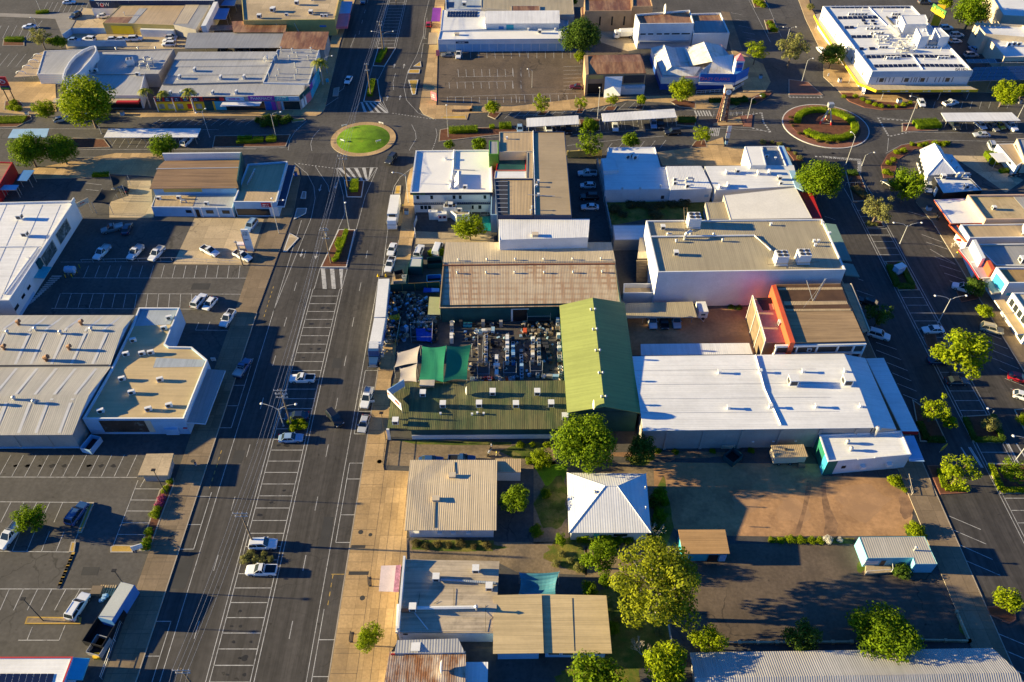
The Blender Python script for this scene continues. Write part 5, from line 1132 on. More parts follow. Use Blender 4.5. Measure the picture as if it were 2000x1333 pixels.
b.onwall('front',.55,.99,4.2,4.5,WALLW,'parapet_step',.2);b.onwall('front',.35,.55,4.2,4.35,WALLW,'parapet_step',.2)
# ===== north-east
b=BD('long_white_hall','long white hall with pale blue panelled wall along the far car park',12,[(1430,243),(2430,232),(2400,302),(1414,309)],yb=402)
b.flat(RWFLAT,LBLUE,.2,.2,WHITE);b.onwall('front',.0,1,2.7,4.2,WALLW,'fascia',.06)
for f in[i/15 for i in range(1,15)]:b.onwall('front',f,f+.004,0,2.7,WALLW,'panel_joint',.05)
b.onwall('front',.14,.24,3.0,3.7,NAVY,'sign_panel',.1);text(b.root,'~9x1',b._mid+Vector((0,-.05,3.35)),R(90),0,.5,WHITE);b.item('hatch',12,1562,275,sc_=1.6);b.items('vent',13,(125,240),(335,240),sc_=1.2);b.item('cooler',13,215,260)
b2=BD('','',12,[(1448,78),(1800,88),(1792,228),(1432,240)],4.7,root=b);b2.flat(RWHITE,WALLW,.1);b2.solar(12,[(1490,92),(1725,92),(1722,138),(1484,138)],11,2)
b2=BD('','',12,[(1792,96),(2352,92),(2356,180),(1786,182)],6.4,root=b);b2.prof(RWHITEY,[(0,.3),(1,0)]);b2.walls([WALLW]);b2.win('front',.17,.25,4.2,5.4,WHITE,BLUEW);b2.onwall('front',.28,.38,3.2,5.8,TEALW,'wall_panel',.06)
b2=BD('','',12,[(1470,-60),(2000,-60),(1990,68),(1475,75)],5.0,root=b);b2.flat(RBLUEG,WALLW,.2);b2.item('cooler',12,1620,50,sc_=1.3);b2.quad(12,[(1478,18),(1538,18),(1535,62),(1475,62)],PANEL,'glazed_panel')
b2=BD('','',13,[(-240,-60),(470,-60),(485,128),(-240,62)],5.5,root=b);b2.flat(RKHAKI,GREYW,.1);b2=BD('','',13,[(-5,46),(218,46),(218,125),(-5,122)],5.8,root=b);b2.flat(RRUST,GREYW,.05);b2=BD('','',13,[(245,150),(440,148),(430,225),(242,228)],4.0,root=b);b2.flat(RBLUEG,WALLW,.2)
q=[P(12,x,y,3.2)for x,y in((1345,255),(1412,255),(1410,345),(1336,345))];mb=MB();mb.prism(ccw(q),3.0,3.2,0,0,True);mb.build('awning',RTAN,b.root);q=[P(12,x,y,3.2)for x,y in((1375,62),(1440,62),(1430,165),(1362,165))];mb=MB();mb.prism(ccw(q),3.0,3.2,0,0,True);mb.build('awning',PURPLE,b.root)
b=BD('tan_brick_church','tan brick church hall with narrow windows and brown roof',13,[(562,-10),(930,-20),(932,84),(566,88)],yb=246);b.flat(RBROWN if False else RRUST,TANW,.3,.3);b.w=b.c
for f in(.32,.58,.84):b.onwall('front',f,f+.035,2.2,5.4,BLACK,'window',.06)
b2=BD('','',13,[(935,-30),(1075,-30),(1095,50),(935,52)],8.2,root=b);b2.flat(RRUST,TANW,.3,.3);b2=BD('','',13,[(536,60),(565,55),(566,110),(540,115)],6.0,root=b);b2.flat(TANW,TANW,.1)
b=BD('white_office_block','white two storey block with a strip of windows and rusty roofs behind parapets',13,[(958,112),(1382,78),(1416,182),(992,186)],yb=380);b.flat(RRUST,WALLW,.6,.3);b.w=b.c
for f in(.03,.17,.33,.47):b.win('front',f,f+.11,4.9,5.6,WHITE)
b.win('front',.61,.77,4.9,5.6,WHITE);b.win('front',.79,.96,4.9,5.6,WHITE);b.onwall('front',.02,.95,2.2,3.0,STEEL,'sun_hood',.9);b.item('dish',13,1180,115,sc_=2.2)
b2=BD('','',13,[(1388,106),(1622,100),(1692,258),(1412,262)],5.8,root=b);b2.flat(RRUST,WALLW,.6,.3)
b2.quad(13,[(1420,165),(1640,160),(1668,252),(1418,256)],RSLATE,'roof_section',5.3)
b=BD('old_brick_shop','old brick shop with patchy rust roof and thick tan side wall',13,[(588,436),(996,430),(1042,570),(596,578)],6.6);b.walls([TANW]);b.prof(RRUST,[(0,.2),(.45,.5),(1,0)],over=.05)
mb=MB();q=[P(13,x,y,7.2)for x,y in((560,430),(590,430),(596,578),(575,585))];mb.prism(ccw(q),0,7.2);mb.build('side_wall',TANW,b.root)
b.w=b.c;b.onwall('front',0,.26,5.0,6.2,BRIGHTY if False else YELW,'wall_panel',.05);b.onwall('front',.0,.25,.1,3.4,BLACK,'garage_opening',.05);q=[P(13,x,y,6.0)for x,y in((724,598),(860,594))];q2=[P(13,842,742,1.5),P(13,712,762,.2)];mb=MB();mb.face(q+q2);mb.face([v+Vector((0,0,-.2))for v in q+q2]);mb.build('lean_to_roof',WHITE,b.root);b.onwall('front',.62,.98,3.4,6.0,DGREY,'wall_panel',.05);b.onwall('front',.57,1.0,0,2.8,WALLW,'wall_panel',1.0)
b.onwall('front',.65,.95,2.0,2.7,LBLUE,'sign_panel',1.1)
AGED_=roofm('aged white sheet roof',(.68,.65,.6),'y',.5,rust=((.5,.42,.3),.4,.4),st=.15)
b=BD('blue_corner_discount_store','blue and white corner store with pink topped sign tower and long blue signboard',56,[(78,215),(945,175),(1200,490),(1090,565),(640,578),(205,580)],4.2);b.flat(AGED_,WALLW,.15,.2,PINK);b.w=b.c
DB=mk('deep blue wall',(.015,.07,.33),.6,.15,.4);pp=ccw([v.copy()for v in b.c]);pq=inset(pp,-.06);mb=MB();mb.prism(pq,0,2.0,0,0);mb.build('dado',DB,b.root)
def gableroof(t,ridge,el,er,zr,ze,m=RWHITEY):
 A,B2=[P(t,x,y,zr)for x,y in ridge]
 for e in(el,er):
  C2,D2=[P(t,x,y,ze)for x,y in e];mb=MB();mb.face([A,B2,D2,C2]);mb.build('roof',m,b.root)
 [(lambda m_:(m_.face(f),m_.build('gable',WALLW,b.root)))(MB())for f in([B2,P(t,*el[1],ze),P(t,*er[1],ze)],[A,P(t,*el[0],ze),P(t,*er[0],ze)])];mb=MB();mb.tube([A,B2],.12,5);mb.build('ridge_cap',WHITE,b.root)
AGED=AGED_
gableroof(56,((235,178),(325,450)),((76,216),(215,545)),((372,222),(445,440)),6.4,4.4,AGED);gableroof(56,((725,142),(832,385)),((474,226),(560,440)),((945,180),(975,300)),7.0,4.4,AGED)
q=[P(56,325,450,6.2),P(56,690,450,5.4),P(56,610,570,4.3),P(56,215,550,4.3)];mb=MB();mb.face(q);mb.build('roof_slope',AGED,b.root)
q=[P(56,832,385,6.9),P(56,1080,545,4.4),P(56,665,555,4.4),P(56,610,575,4.4)];mb=MB();mb.face(q);mb.build('roof_slope',AGED,b.root)
q=[P(56,832,330,6.6),P(56,1095,295,4.6),P(56,1075,540,4.4),P(56,834,388,6.9)];mb=MB();mb.face(q);mb.build('roof_slope',RWHITEY,b.root)
S0,S1=P(56,665,640,3.1),P(56,1105,645,3.1);d_=(S1-S0).to_2d().normalized();n_=Vector((d_.y,-d_.x,0));mb=MB();mb.prism(ccw([S0,S1,S1+n_*.25,S0+n_*.25]),3.3,6.0,bottom=True);mb.build('signboard',BLUE,b.root)
text(b.root,'CRAZY CLARKS',S0.lerp(S1,.42)+n_*.3+Vector((0,0,1.2)),R(90),math.atan2(d_.y,d_.x),1.35,PINK);text(b.root,'~16x1',S0.lerp(S1,.45)+n_*.3+Vector((0,0,.1)),R(90),math.atan2(d_.y,d_.x),.5,WHITE)
S2=P(56,1262,560,3.1);d2=(S2-S1).to_2d().normalized();n2=Vector((d2.y,-d2.x,0));mb=MB();mb.prism(ccw([S1,S2,S2+n2*.25,S1+n2*.25]),3.3,6.0,bottom=True);mb.build('signboard',BLUE,b.root)
for a,c,n in((S0,S1,n_),(S1,S2,n2)):mb=MB();mb.prism(ccw([a+n*.26,c+n*.26,c+n*.5,a+n*.5]),2.4,3.2,bottom=True);mb.build('canopy',WHITE,b.root)
R0,R1,R2=P(56,640,748,1.1),P(56,1090,720,1.1),P(56,1225,640,1.1);rl=MB()
for a,c in((R0,R1),(R1,R2)):
 rl.tube([a,c],.06,5);rl.tube([a-Vector((0,0,.6)),c-Vector((0,0,.6))],.05,5)
 for i in range(9):p=a.lerp(c,i/8);rl.tube([(p.x,p.y,.1),p],.06,5)
rl.build('verandah_rail',WHITE,b.root)
b2=BD('','',56,[(1090,335),(1190,330),(1222,352),(1100,360)],9.0,root=b);b2.c=[P(56,1062,520,4.5)*1,P(56,1200,505,4.5),P(56,1205,540,4.5),P(56,1075,548,4.5)]
cx_=centroid(b2.c);wd=2.6;tw=MB();tw.box((cx_.x,cx_.y,6.6),(wd,wd,5.2));tw.build('sign_tower',WHITE,b.root);tw=MB();k=[cx_+Vector((sx*wd*.55,sy*wd*.55,9.2))for sx,sy in((-1,-1),(1,-1),(1,1),(-1,1))];top=cx_+Vector((0,0,11.2))
for i in range(4):tw.face([k[i],k[(i+1)%4],top])
tw.build('tower_cap',PINK,b.root);tw=MB();tw.box((cx_.x,cx_.y-wd/2-.06,7.2),(1.9,.1,2.8));tw.build('tower_sign',BLUE,b.root);text(b.root,'CRAZY\nCLARKS',cx_+Vector((0,-wd/2-.14,7.5)),R(90),0,.5,PINK)
# hotel
b=BD('long_white_hotel','white two storey corner hotel with yellow edged awning and rows of roof solar panels',54,[(46,14),(1136,9),(1876,800),(645,806)],8.0);b.flat(RWHITE,WALLW,.45,.35,WHITE);b.w=b.c
b.onwall('front',0,1,6.1,7.98,mk('pale blue fascia',(.42,.52,.62),.6,.06,.3),'fascia',.3);b.onwall('front',0,1,0,2.9,NAVY,'shop_front',.06)
for f0,f1 in((.1,.15),(.35,.4),(.51,.56),(.76,.81)):b.win('front',f0,f1,4.2,5.7,WHITE)
for f in(.08,.16,.2,.24,.33,.42,.45,.47,.5,.58,.66,.7,.74,.83):b.onwall('front',f,f+.008,4.2,5.8,mk('slot grey',(.15,.16,.18)),'window_slot',.06)
for f in(.1,.26,.31,.4,.52,.66,.95):b.onwall('left',f,f+.012,3.9,5.2,DGREY,'window',.06)
OUT=[P(54,x,y,3.5)for x,y in((-60,120),(0,235),(135,440),(320,720),(480,950),(700,1040),(1940,1036))];IN=[P(54,x,y,3.5)for x,y in((20,100),(70,180),(250,420),(430,690),(600,950),(640,975),(1800,975))]
mb=MB();fa=MB()
for i in range(len(OUT)-1):
 mb.face([IN[i],OUT[i],OUT[i+1],IN[i+1]]);mb.face([v-Vector((0,0,.2))for v in(IN[i],OUT[i],OUT[i+1],IN[i+1])])
 d_=(OUT[i+1]-OUT[i]).to_2d().normalized();n_=Vector((d_.y,-d_.x,0))*.12;fa.prism(ccw([OUT[i],OUT[i+1],OUT[i+1]+n_,OUT[i]+n_]),2.75,3.6,bottom=True)
mb.build('awning',RCREAM,b.root);fa.build('awning_fascia',YELLOW,b.root)
for f in(.1,.28,.5,.7,.88):p=OUT[5].lerp(OUT[6],f);text(b.root,'~7x1',p+Vector((0,-.16,-.35)),R(90),0,.55,WHITE)
for x,y in((-20,200),(180,520),(400,850),(560,1000),(800,1050),(1150,1048),(1500,1046),(1850,1044)):p=P(54,x,y,3.3);p.y+=.3;b.posts([p],POLEM,.08)
for q,n_ in(([(130,15),(590,15),(600,45),(150,45)],8),([(620,18),(1090,18),(1110,45),(640,45)],8),([(215,150),(700,142),(720,172),(230,180)],8),([(380,380),(640,378),(650,408),(395,410)],4),([(300,268),(420,266),(432,295),(312,298)],2),([(560,625),(1110,616),(1130,645),(580,658)],9),([(1140,616),(1640,625),(1665,655),(1170,648)],8),([(655,738),(1180,730),(1200,760),(680,770)],9),([(1215,728),(1740,735),(1770,765),(1245,760)],9),([(480,528),(540,528),(552,555),(495,556)],1),([(595,525),(680,525),(695,552),(610,555)],1),([(880,150),(1000,148),(1000,172),(890,174)],2),([(505,185),(560,185),(575,208),(520,208)],1),([(620,190),(675,190),(690,212),(632,212)],1),([(535,222),(585,222),(595,242),(548,242)],1),([(650,228),(700,228),(708,246),(665,248)],1)):
 b.solar(54,q,n_,1,.25)
for x,y in[(370,125),(410,125),(450,125),(490,125),(530,125),(570,125),(900,125),(935,125),(975,125),(590,300),(640,300),(680,295),(720,295),(640,360),(680,355),(730,360),(770,355),(740,530),(780,530),(820,528),(1300,528),(1345,528),(1390,528),(1425,528),(835,660),(880,660),(925,658),(965,655),(1460,658),(1505,658),(1550,658)]:b.item('ac',54,x,y)
for x,y in[(520,70),(770,75),(1035,75),(470,260),(790,665),(1275,665),(1580,660),(1480,560),(440,95),(620,260)]:b.item('flue',54,x,y,sc_=.9)
for x,y,a in[(660,400,20),(700,440,60),(760,440,10),(800,460,40),(720,480,90),(820,420,0),(890,500,-30),(940,540,-40),(960,470,-45),(1000,500,-50),(1020,550,-45),(1060,420,30),(1090,450,0),(1080,560,-30),(930,575,0),(1000,580,20)]:b.item('duct',54,x,y,rz=a,sc_=.95)
b.pipe(54,[(850,270),(905,320),(975,400)],.5,STEEL,.6,'air_duct');b.pipe(54,[(820,155),(905,245)],.25,DGREY,.3,'air_duct');b.pipe(54,[(595,20),(700,130),(830,260)],.15,WHITE,.1,'roof_flashing');b.pipe(54,[(1000,590),(1130,610),(1260,790)],.15,WHITE,.1,'roof_flashing');b.pipe(54,[(540,622),(1060,598),(1300,605)],.12,WHITE,.3,'roof_pipe')
for x,y in((940,240),(960,200),(975,190)):b.pipe(54,[(x,y+20),(x+8,y-40)],.25,WHITE,.4,'air_duct')
b2=BD('','',54,[(1000,130),(1300,118),(1330,185),(1315,232),(1050,236)],11.0,root=b);b2.flat(WHITE,WALLW,.1)
b2=BD('','',54,[(1185,282),(1305,278),(1345,380),(1240,390)],11.5,root=b);b2.flat(WHITE,WALLW,.1);b2.item('vent',54,1270,322)
b2=BD('','',54,[(1410,280),(1480,278),(1598,385),(1475,395)],11.0,root=b);b2.flat(WHITE,WALLW,.1);b2=BD('','',54,[(1345,425),(1440,425),(1440,450),(1345,450)],9.5,root=b);b2.flat(STEEL,GREYW,.1)
a_,c_=b.edge('front');text(b.root,'ISA HOTEL',a_.lerp(c_,.905)+Vector((0,0,8.35)),R(70),0,1.1,NAVY,ext=.08)
pr=wroot('hotel_pylon',P(54,1370,330),'tall yellow pylon with tilted green billboard behind the hotel','sign');p=P(54,1375,330);mb=MB();mb.box((p.x,p.y,4.8),(2.6,.8,9.6),rz=R(-20));mb.build('pylon',YELLOW,pr);mb=MB();mb.box((p.x,p.y-.02,1.2),(2.7,.9,2.4),rz=R(-20));mb.build('pylon_base',BLUE,pr);q=[P(54,x,y,10.5)for x,y in((1385,20),(1545,120))];d_=(q[1]-q[0]).to_2d().normalized();n_=Vector((-d_.y,d_.x,0))*.2;mb=MB();mb.prism(ccw([q[0]-n_,q[1]-n_,q[1]+n_,q[0]+n_]),9.2,11.6,bottom=True);mb.build('billboard',mk('dull green board',(.07,.2,.04),.6,.15,.4),pr)
mb=MB();mb.prism(ccw([q[0]-n_*1.1,q[1]-n_*1.1,q[1]+n_*1.1,q[0]+n_*1.1]),9.2,10.2,bottom=True);mb.build('billboard_stripe',YELLOW,pr)
for f in(.1,.9):v=q[0].lerp(q[1],f);mb=MB();mb.tube([(v.x,v.y,0),(v.x,v.y,9.4)],.15,7);mb.build('leg',DGREY,pr)
text(pr,'~5x1',q[0].lerp(q[1],.5)+Vector((-.3,-.4,0))*Vector((1,1,0))+Vector((0,0,0)),R(90),math.atan2(d_.y,d_.x),1.5,YELLOW)
def solarport(label,t,pts,z,n,m,k=2):
 r_=carport('solar_carport',label,t,pts,z,m,npost=5);A,B2,C2,D2=[P(t,x,y,z)for x,y in pts]
 for i in range(n):
  for j in range(k):
   c=lambda u,v:A.lerp(B2,u).lerp(D2.lerp(C2,u),v);g_=.04
   v=[c((i+g_)/n,(j+g_)/k),c((i+1-g_)/n,(j+g_)/k),c((i+1-g_)/n,(j+1-g_)/k),c((i+g_)/n,(j+1-g_)/k)];mb=MB();mb.prism(ccw(v),z+.03,z+.08);mb.build('solar_panel',PANEL,r_)
solarport('large carport covered in blue solar panels beside the hotel',14,[(1602,526),(2250,505),(2300,612),(1525,632)],4.2,14,mk('blue steel',(.1,.25,.5),.5,.1,.4),4);solarport('narrow white carport with one row of solar panels behind the hotel',14,[(1540,462),(2200,455),(2215,488),(1556,490)],4.0,12,WHITE,1)
b=BD('cream_two_storey_building','cream two storey building with white roof courts beyond the hotel car park',14,[(1615,182),(1975,195),(2010,270),(1800,300),(1785,480),(1990,560),(1680,440)],6.5)if False else BD('cream_two_storey_building','cream two storey building with white roof courts beyond the hotel car park',14,[(1612,178),(1985,195),(2100,300),(1690,265)],7.0)
b.flat(RWHITE,CREAM,.7,.3);b.w=b.c;b.onwall('left',.55,.62,3.6,4.8,DGREY,'window',.06);b.onwall('left',.8,.86,3.6,4.8,DGREY,'window',.06)
for i in range(5):b.pipe(14,[(1620+40*i,185),(1640+40*i,222)],.15,CREAM,.7,'roof_beam')
b2=BD('','',14,[(1700,280),(2200,300),(2300,440),(1840,445)],5.6,root=b);b2.flat(RWHITE,CREAM,.4,.25);b2.items('ac',14,(1870,360),(1910,355),(1945,358),sc_=1.6)
b=BD('far_corner_hall','large white and blue roofed hall at the top right corner',14,[(1680,-120),(2300,-120),(2400,150),(1830,120)],6.0);b.flat(RWHITE,CREAM,.3,.3)
# right column
b=BD('white_gable_cafe','bright white gable roof cafe beside the second roundabout',58,[(-15,295),(245,258),(440,590),(80,615)],4.0);b.walls([WALLW],ins=.3);b.hip(RWHITEY,(.55,.02),(.62,.62),1.9,over=.2)
b.w=b.c;b.wins('left',.3,.95,4,.1,1,2.6,BLACK)
b2=BD('','',58,[(160,640),(640,660),(790,812),(285,850)],3.7,root=b);b2.flat(RWHITE,BLACK,.3,.25,WHITE);b2.items('duct',58,(450,640),(520,645),(560,800),sc_=1.0);b2.items('cooler',58,(270,660),(570,790));b2.w=b2.c;b2.onwall('left',.4,.6,.4,2.8,WALLW,'poster',.08)
b2=BD('','',58,[(250,330),(400,350),(620,650),(450,640)],3.2,root=b);b2.flat(RWHITEY,WALLW,.1);b2.items('whirly',58,(390,440),(455,530))
b=BD('peach_parapet_shop','tan roofed shop with peach parapet and white street awning roof',58,[(600,872),(1450,862),(1450,1188),(838,1192)],5.4);b.flat(roofm('tan patched roof',(.55,.42,.22),'y',.6,rust=((.4,.28,.13),.42,.5),st=.15),mk('peach wall',(.68,.46,.3),.7,.08,.4),.5,.35);b.item('cooler',58,930,1065,sc_=.8);b.quad(58,[(1180,880),(1440,880),(1440,1050),(1330,1055)],RGREY,'roof_section')
b2=BD('','',58,[(162,936),(575,918),(825,1236),(380,1244)],3.9,root=b,z0=3.55);b2.flat(RWFLAT,ORANGE,.08,.2,WHITE)
b=BD('tan_roof_shop','low tan roofed shop with white sign parapet south of the peach parapet',59,[(392,96),(1250,84),(1250,222),(482,230)],4.6);b.flat(RTAN,WALLW,.3,.3);b.item('dish',59,1005,195,sc_=2);b2=BD('','',59,[(270,90),(350,85),(475,255),(440,265)],3.4,root=b,z0=3);b2.flat(NAVY,ORANGE,.08)
b=BD('grey_skillion_shop','grey roofed shop with tall white parapet and orange sign',59,[(535,292),(1300,285),(1300,512),(745,505)],4.8);b.flat(RGREY,CREAM,.4,.3,WHITE);mb=MB();q=[P(59,x,y,6.0)for x,y in((512,250),(545,245),(642,430),(605,440))];mb.prism(ccw(q),0,6.0);mb.build('parapet',WALLW,b.root);mb=MB();q=[P(59,x,y,5.6)for x,y in((655,460),(685,450),(742,545),(700,555))];mb.prism(ccw(q),2.9,5.6,bottom=True);mb.build('sign_panel',ORANGE,b.root);b.item('cooler',59,1000,480,sc_=1.3)
b2=BD('','',59,[(372,345),(535,300),(605,450),(478,480)],3.5,root=b,z0=3.1);b2.flat(RLGREY,RED,.06,cope=WHITE);b2=BD('','',59,[(480,482),(610,452),(718,625),(580,640)],3.5,root=b,z0=3.1);b2.flat(mk('mauve roof',(.42,.38,.42),.7,.1,.3),RED,.06,cope=WHITE)
b2=BD('','',59,[(612,640),(730,625),(822,770),(705,790)],3.4,root=b,z0=3);b2.flat(RSLATE,GREYW,.15,.2)
b=BD('brown_roof_corner_block','white walled block with brown flat roof on the right edge',59,[(748,522),(1300,520),(1300,680),(872,682)],6.6);b.flat(roofm('brown patched roof',(.4,.26,.1),'y',.6,rust=((.28,.16,.06),.4,.8)),WALLW,.5,.3);b.w=b.c;b.win('left',.1,.85,3.2,5.8,WHITE,CYAN);b.win('front',.1,.3,2.8,3.6,CYAN,CYAN)
b=BD('balcony_building','cream building with white framed balcony windows on the right edge',59,[(908,778),(1300,775),(1500,1090),(1130,1090)],6.4);b.flat(RCREAM,WALLW,.3,.3);b.w=b.c
for i in range(5):b.win('left',.05+.18*i,.21+.18*i,3.7,5.6,WHITE)
b.awn('left',2.2,3.4,RTAN,0,1.1,.3,.1,edge=WHITE)
for i in range(4):b.win('left',.05+.24*i,.26+.24*i,.5,2.4,WHITE)
b=BD('shade_pavilion_house','cream walled house with grey roof at the right edge past the cafe',58,[(1240,140),(1500,130),(1600,420),(1345,430)],4.0);b.flat(RGREY,CREAM,.2);b2=BD('','',58,[(985,210),(1200,205),(1330,440),(1235,505)],3.0,root=b);b2.flat(RTAN,WHITE,.06)
# ------------------------------------------------------------------ trees and plants
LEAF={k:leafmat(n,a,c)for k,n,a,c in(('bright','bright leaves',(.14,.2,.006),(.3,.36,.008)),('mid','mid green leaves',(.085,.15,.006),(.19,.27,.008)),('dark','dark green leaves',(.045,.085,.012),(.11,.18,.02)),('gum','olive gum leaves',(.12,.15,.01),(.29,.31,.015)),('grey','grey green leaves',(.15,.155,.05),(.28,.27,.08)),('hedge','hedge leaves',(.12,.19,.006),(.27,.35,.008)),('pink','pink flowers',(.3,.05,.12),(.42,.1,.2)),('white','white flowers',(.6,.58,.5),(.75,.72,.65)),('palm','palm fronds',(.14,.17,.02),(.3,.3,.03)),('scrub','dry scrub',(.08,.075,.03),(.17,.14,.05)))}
def leaves(b,c,r,n,s,rnd,squash=1.0,up=.25,hollow=.55):
 """n small leaf faces through a clump of radius r"""
 for _ in range(n):
  d=Vector((rnd.gauss(0,1),rnd.gauss(0,1),rnd.gauss(0,1))).normalized()
  k=r*(hollow+(1-hollow)*rnd.random()**.6)
  p=c+Vector((d.x*k,d.y*k,d.z*k*squash))
  nrm=(d+Vector((rnd.uniform(-.5,.5),rnd.uniform(-.5,.5),rnd.uniform(-.4,.5)+up))).normalized()
  a=nrm.orthogonal().normalized();a=Matrix.Rotation(rnd.random()*6.28,3,nrm)@a;e=nrm.cross(a)
  w,h=s*rnd.uniform(.6,1.2)*.5,s*rnd.uniform(.9,1.5)*.5
  b.face([p-a*w*.3-e*h,p+a*w,p+e*h,p-a*w])
def crown_mesh(key,seed,nclump,nleaf,leaf,clump=.3,squash=.85,shape='round',low=-.45):
 rnd=random.Random(seed);b=MB();cs=[]
 tries=0
 while len(cs)<nclump and tries<4000:
  tries+=1
  d=Vector((rnd.gauss(0,1),rnd.gauss(0,1),rnd.gauss(0,1))).normalized()
  k=rnd.uniform(.5,.86)if rnd.random()<.8 else rnd.uniform(.1,.5)
  wob=1+.28*noise.noise(d*1.6+Vector((seed,0,0)))
  p=Vector((d.x*k*wob,d.y*k*wob,d.z*k*squash*wob))
  if p.z<low:continue
  if shape=='gum' and any((p-q).length<.26 for q,_ in cs):continue
  if shape!='gum' and any((p-q).length<.14 for q,_ in cs):continue
  cs.append((p,clump*rnd.uniform(.7,1.25)))
 for p,r in cs:leaves(b,p,r,int(nleaf*(r/clump)**2),leaf,rnd,.85)
 me=b.mesh('crown_'+key,LEAF['mid']);return me,cs
def crown_inst(key,var=0):
 k,col_=key.rsplit('_',1)
 def mkc():
  if k=='big':args=(1 if True else 0,120,75,.062,.24,.82)
  elif k=='mid':args=(5,56,66,.085,.27,.85)
  elif k=='small':args=(9,36,44,.15,.36,.85)
  elif k=='lacy':args=(13,46,46,.08,.2,.8)
  elif k=='gum':args=(17,52,230,.047,.235,.8,'gum')
  elif k=='open':args=(23,30,40,.11,.24,.75,'gum')
  args=(args[0]+100*var,)+args[1:]
  me,cs=crown_mesh(key,*args)
  me.materials.clear();me.materials.append(LEAF[col_]);return me,cs
 return shared(('crown',key,var),mkc)
TREES=[]
def tree(key,t,x,y,wpx,label,name='tree',cat='tree',trunk=None,sq=1.0,bark=None,group=None,rz=None,lean=(0,0),asp=1.0):
 """x, y: middle of the crown in the photograph; wpx: width of the crown"""
 me,cs=crown_inst(key,0 if 'gum' in key else len(TREES)%3)
 z=4.0
 for _ in range(5):
  p=P(t,x,y,z);k=(P(t,x+wpx/2,y,z)-P(t,x-wpx/2,y,z)).length/2;r=k
  tr=trunk if trunk is not None else .35*r+.8
  z=tr+r*.75*asp
 base=Vector((p.x+lean[0],p.y+lean[1],0));root=empty(name,base,label,cat,group)
 o=bpy.data.objects.new('crown',me);link(o,root);o.location=(-lean[0],-lean[1],z)
 o.rotation_euler=(0,0,rz if rz is not None else random.uniform(0,6.28));s_=r*1.02;o.scale=(s_*random.uniform(.9,1.1),s_*random.uniform(.9,1.1),s_*asp*random.uniform(.92,1.1))
 b=MB();n=7;tw=max(.08,.045*r)
 top=Vector((-lean[0]*.6,-lean[1]*.6,z-.1*r))
 b.tube([(0,0,0),top*.5+Vector((.1,-.05,0)),top],[tw*1.35,tw,tw*.55],n)
 rot=Matrix.Rotation(o.rotation_euler[2],3,'Z')
 for c,_ in cs[:(14 if r>3 else 5)]:
  q=rot@Vector((c.x*s_,c.y*s_,c.z*s_*asp))+Vector(o.location)
  a=top*random.uniform(.45,.85)
  if q.z>a.z-.3:b.tube([a,a.lerp(q,.55)+Vector((0,0,.12*r)),q],[tw*.45,tw*.28,tw*.1],5)
 b.build('trunk',bark or BARK,root)
 TREES.append(root);return root
def shrub(col_,t,x,y,wpx,label,name='shrub',cat='shrub',group=None,h=.8):
 """low rounded plant sitting on the ground"""
 me,cs=crown_inst('small_'+col_)
 r=(P(t,x+wpx/2,y,.5)-P(t,x-wpx/2,y,.5)).length/2
 p=P(t,x,y,r*h*.6);root=empty(name,(p.x,p.y,0),label,cat,group)
 o=bpy.data.objects.new('foliage',me);link(o,root);o.location=(0,0,r*h*.62+.1);o.scale=(r,r,r*h);o.rotation_euler=(0,0,random.uniform(0,6.28))
 b=MB()
 for i in range(4):a=i*1.6+.4;b.tube([(0,0,.02),(math.cos(a)*r*.35,math.sin(a)*r*.35,r*h*.6)],[.05,.02],5)
 b.build('stem',BARK,root);return root
def hedge(col_,pts,w,h,label,name='hedge',cat='hedge',group=None,s=.2,dens=26,z0=.1):
 """clipped hedge along a ground polyline"""
 c=centroid(pts);rnd=random.Random(len(pts)*31+int(c.x*7));b=MB();core=MB()
 root=empty(name,c,label,cat,group)
 for a,e in zip(pts,pts[1:]):
  d=(e-a);L_=d.to_2d().length;d=d.normalized();n=Vector((-d.y,d.x,0))
  q=[a-n*w*.42,e-n*w*.42,e+n*w*.42,a+n*w*.42];core.prism(ccw([v-c for v in q]),0,h*.88)
  area=L_*w+2*L_*h
  for _ in range(int(area*dens)):
   u=rnd.random();f=rnd.random()*(w+2*h)
   wob=.07*noise.noise(a.lerp(e,u)*1.3)
   if f<w:p=a.lerp(e,u)+n*(f-w/2)+Vector((0,0,h+wob));nr=Vector((0,0,1))
   elif f<w+h:p=a.lerp(e,u)+n*(w/2+wob)+Vector((0,0,f-w));nr=n
   else:p=a.lerp(e,u)-n*(w/2+wob)+Vector((0,0,f-w-h));nr=-n
   nr=(nr+Vector((rnd.uniform(-.8,.8),rnd.uniform(-.8,.8),rnd.uniform(-.4,.8)))).normalized()
   x_=nr.orthogonal().normalized();x_=Matrix.Rotation(rnd.random()*6.28,3,nr)@x_;y_=nr.cross(x_);p=p-c+Vector((rnd.uniform(-.06,.06),rnd.uniform(-.06,.06),z0))
   k=s*rnd.uniform(.6,1.2)
   b.face([p-x_*k*.5,p-y_*k*.5,p+x_*k*.5,p+y_*k*.6])
 n0=len(b.v)
 b.v+=core.v;b.f+=[tuple(i+n0 for i in f)for f in core.f];b.m+=core.m
 b.build('foliage',LEAF[col_],root);return root
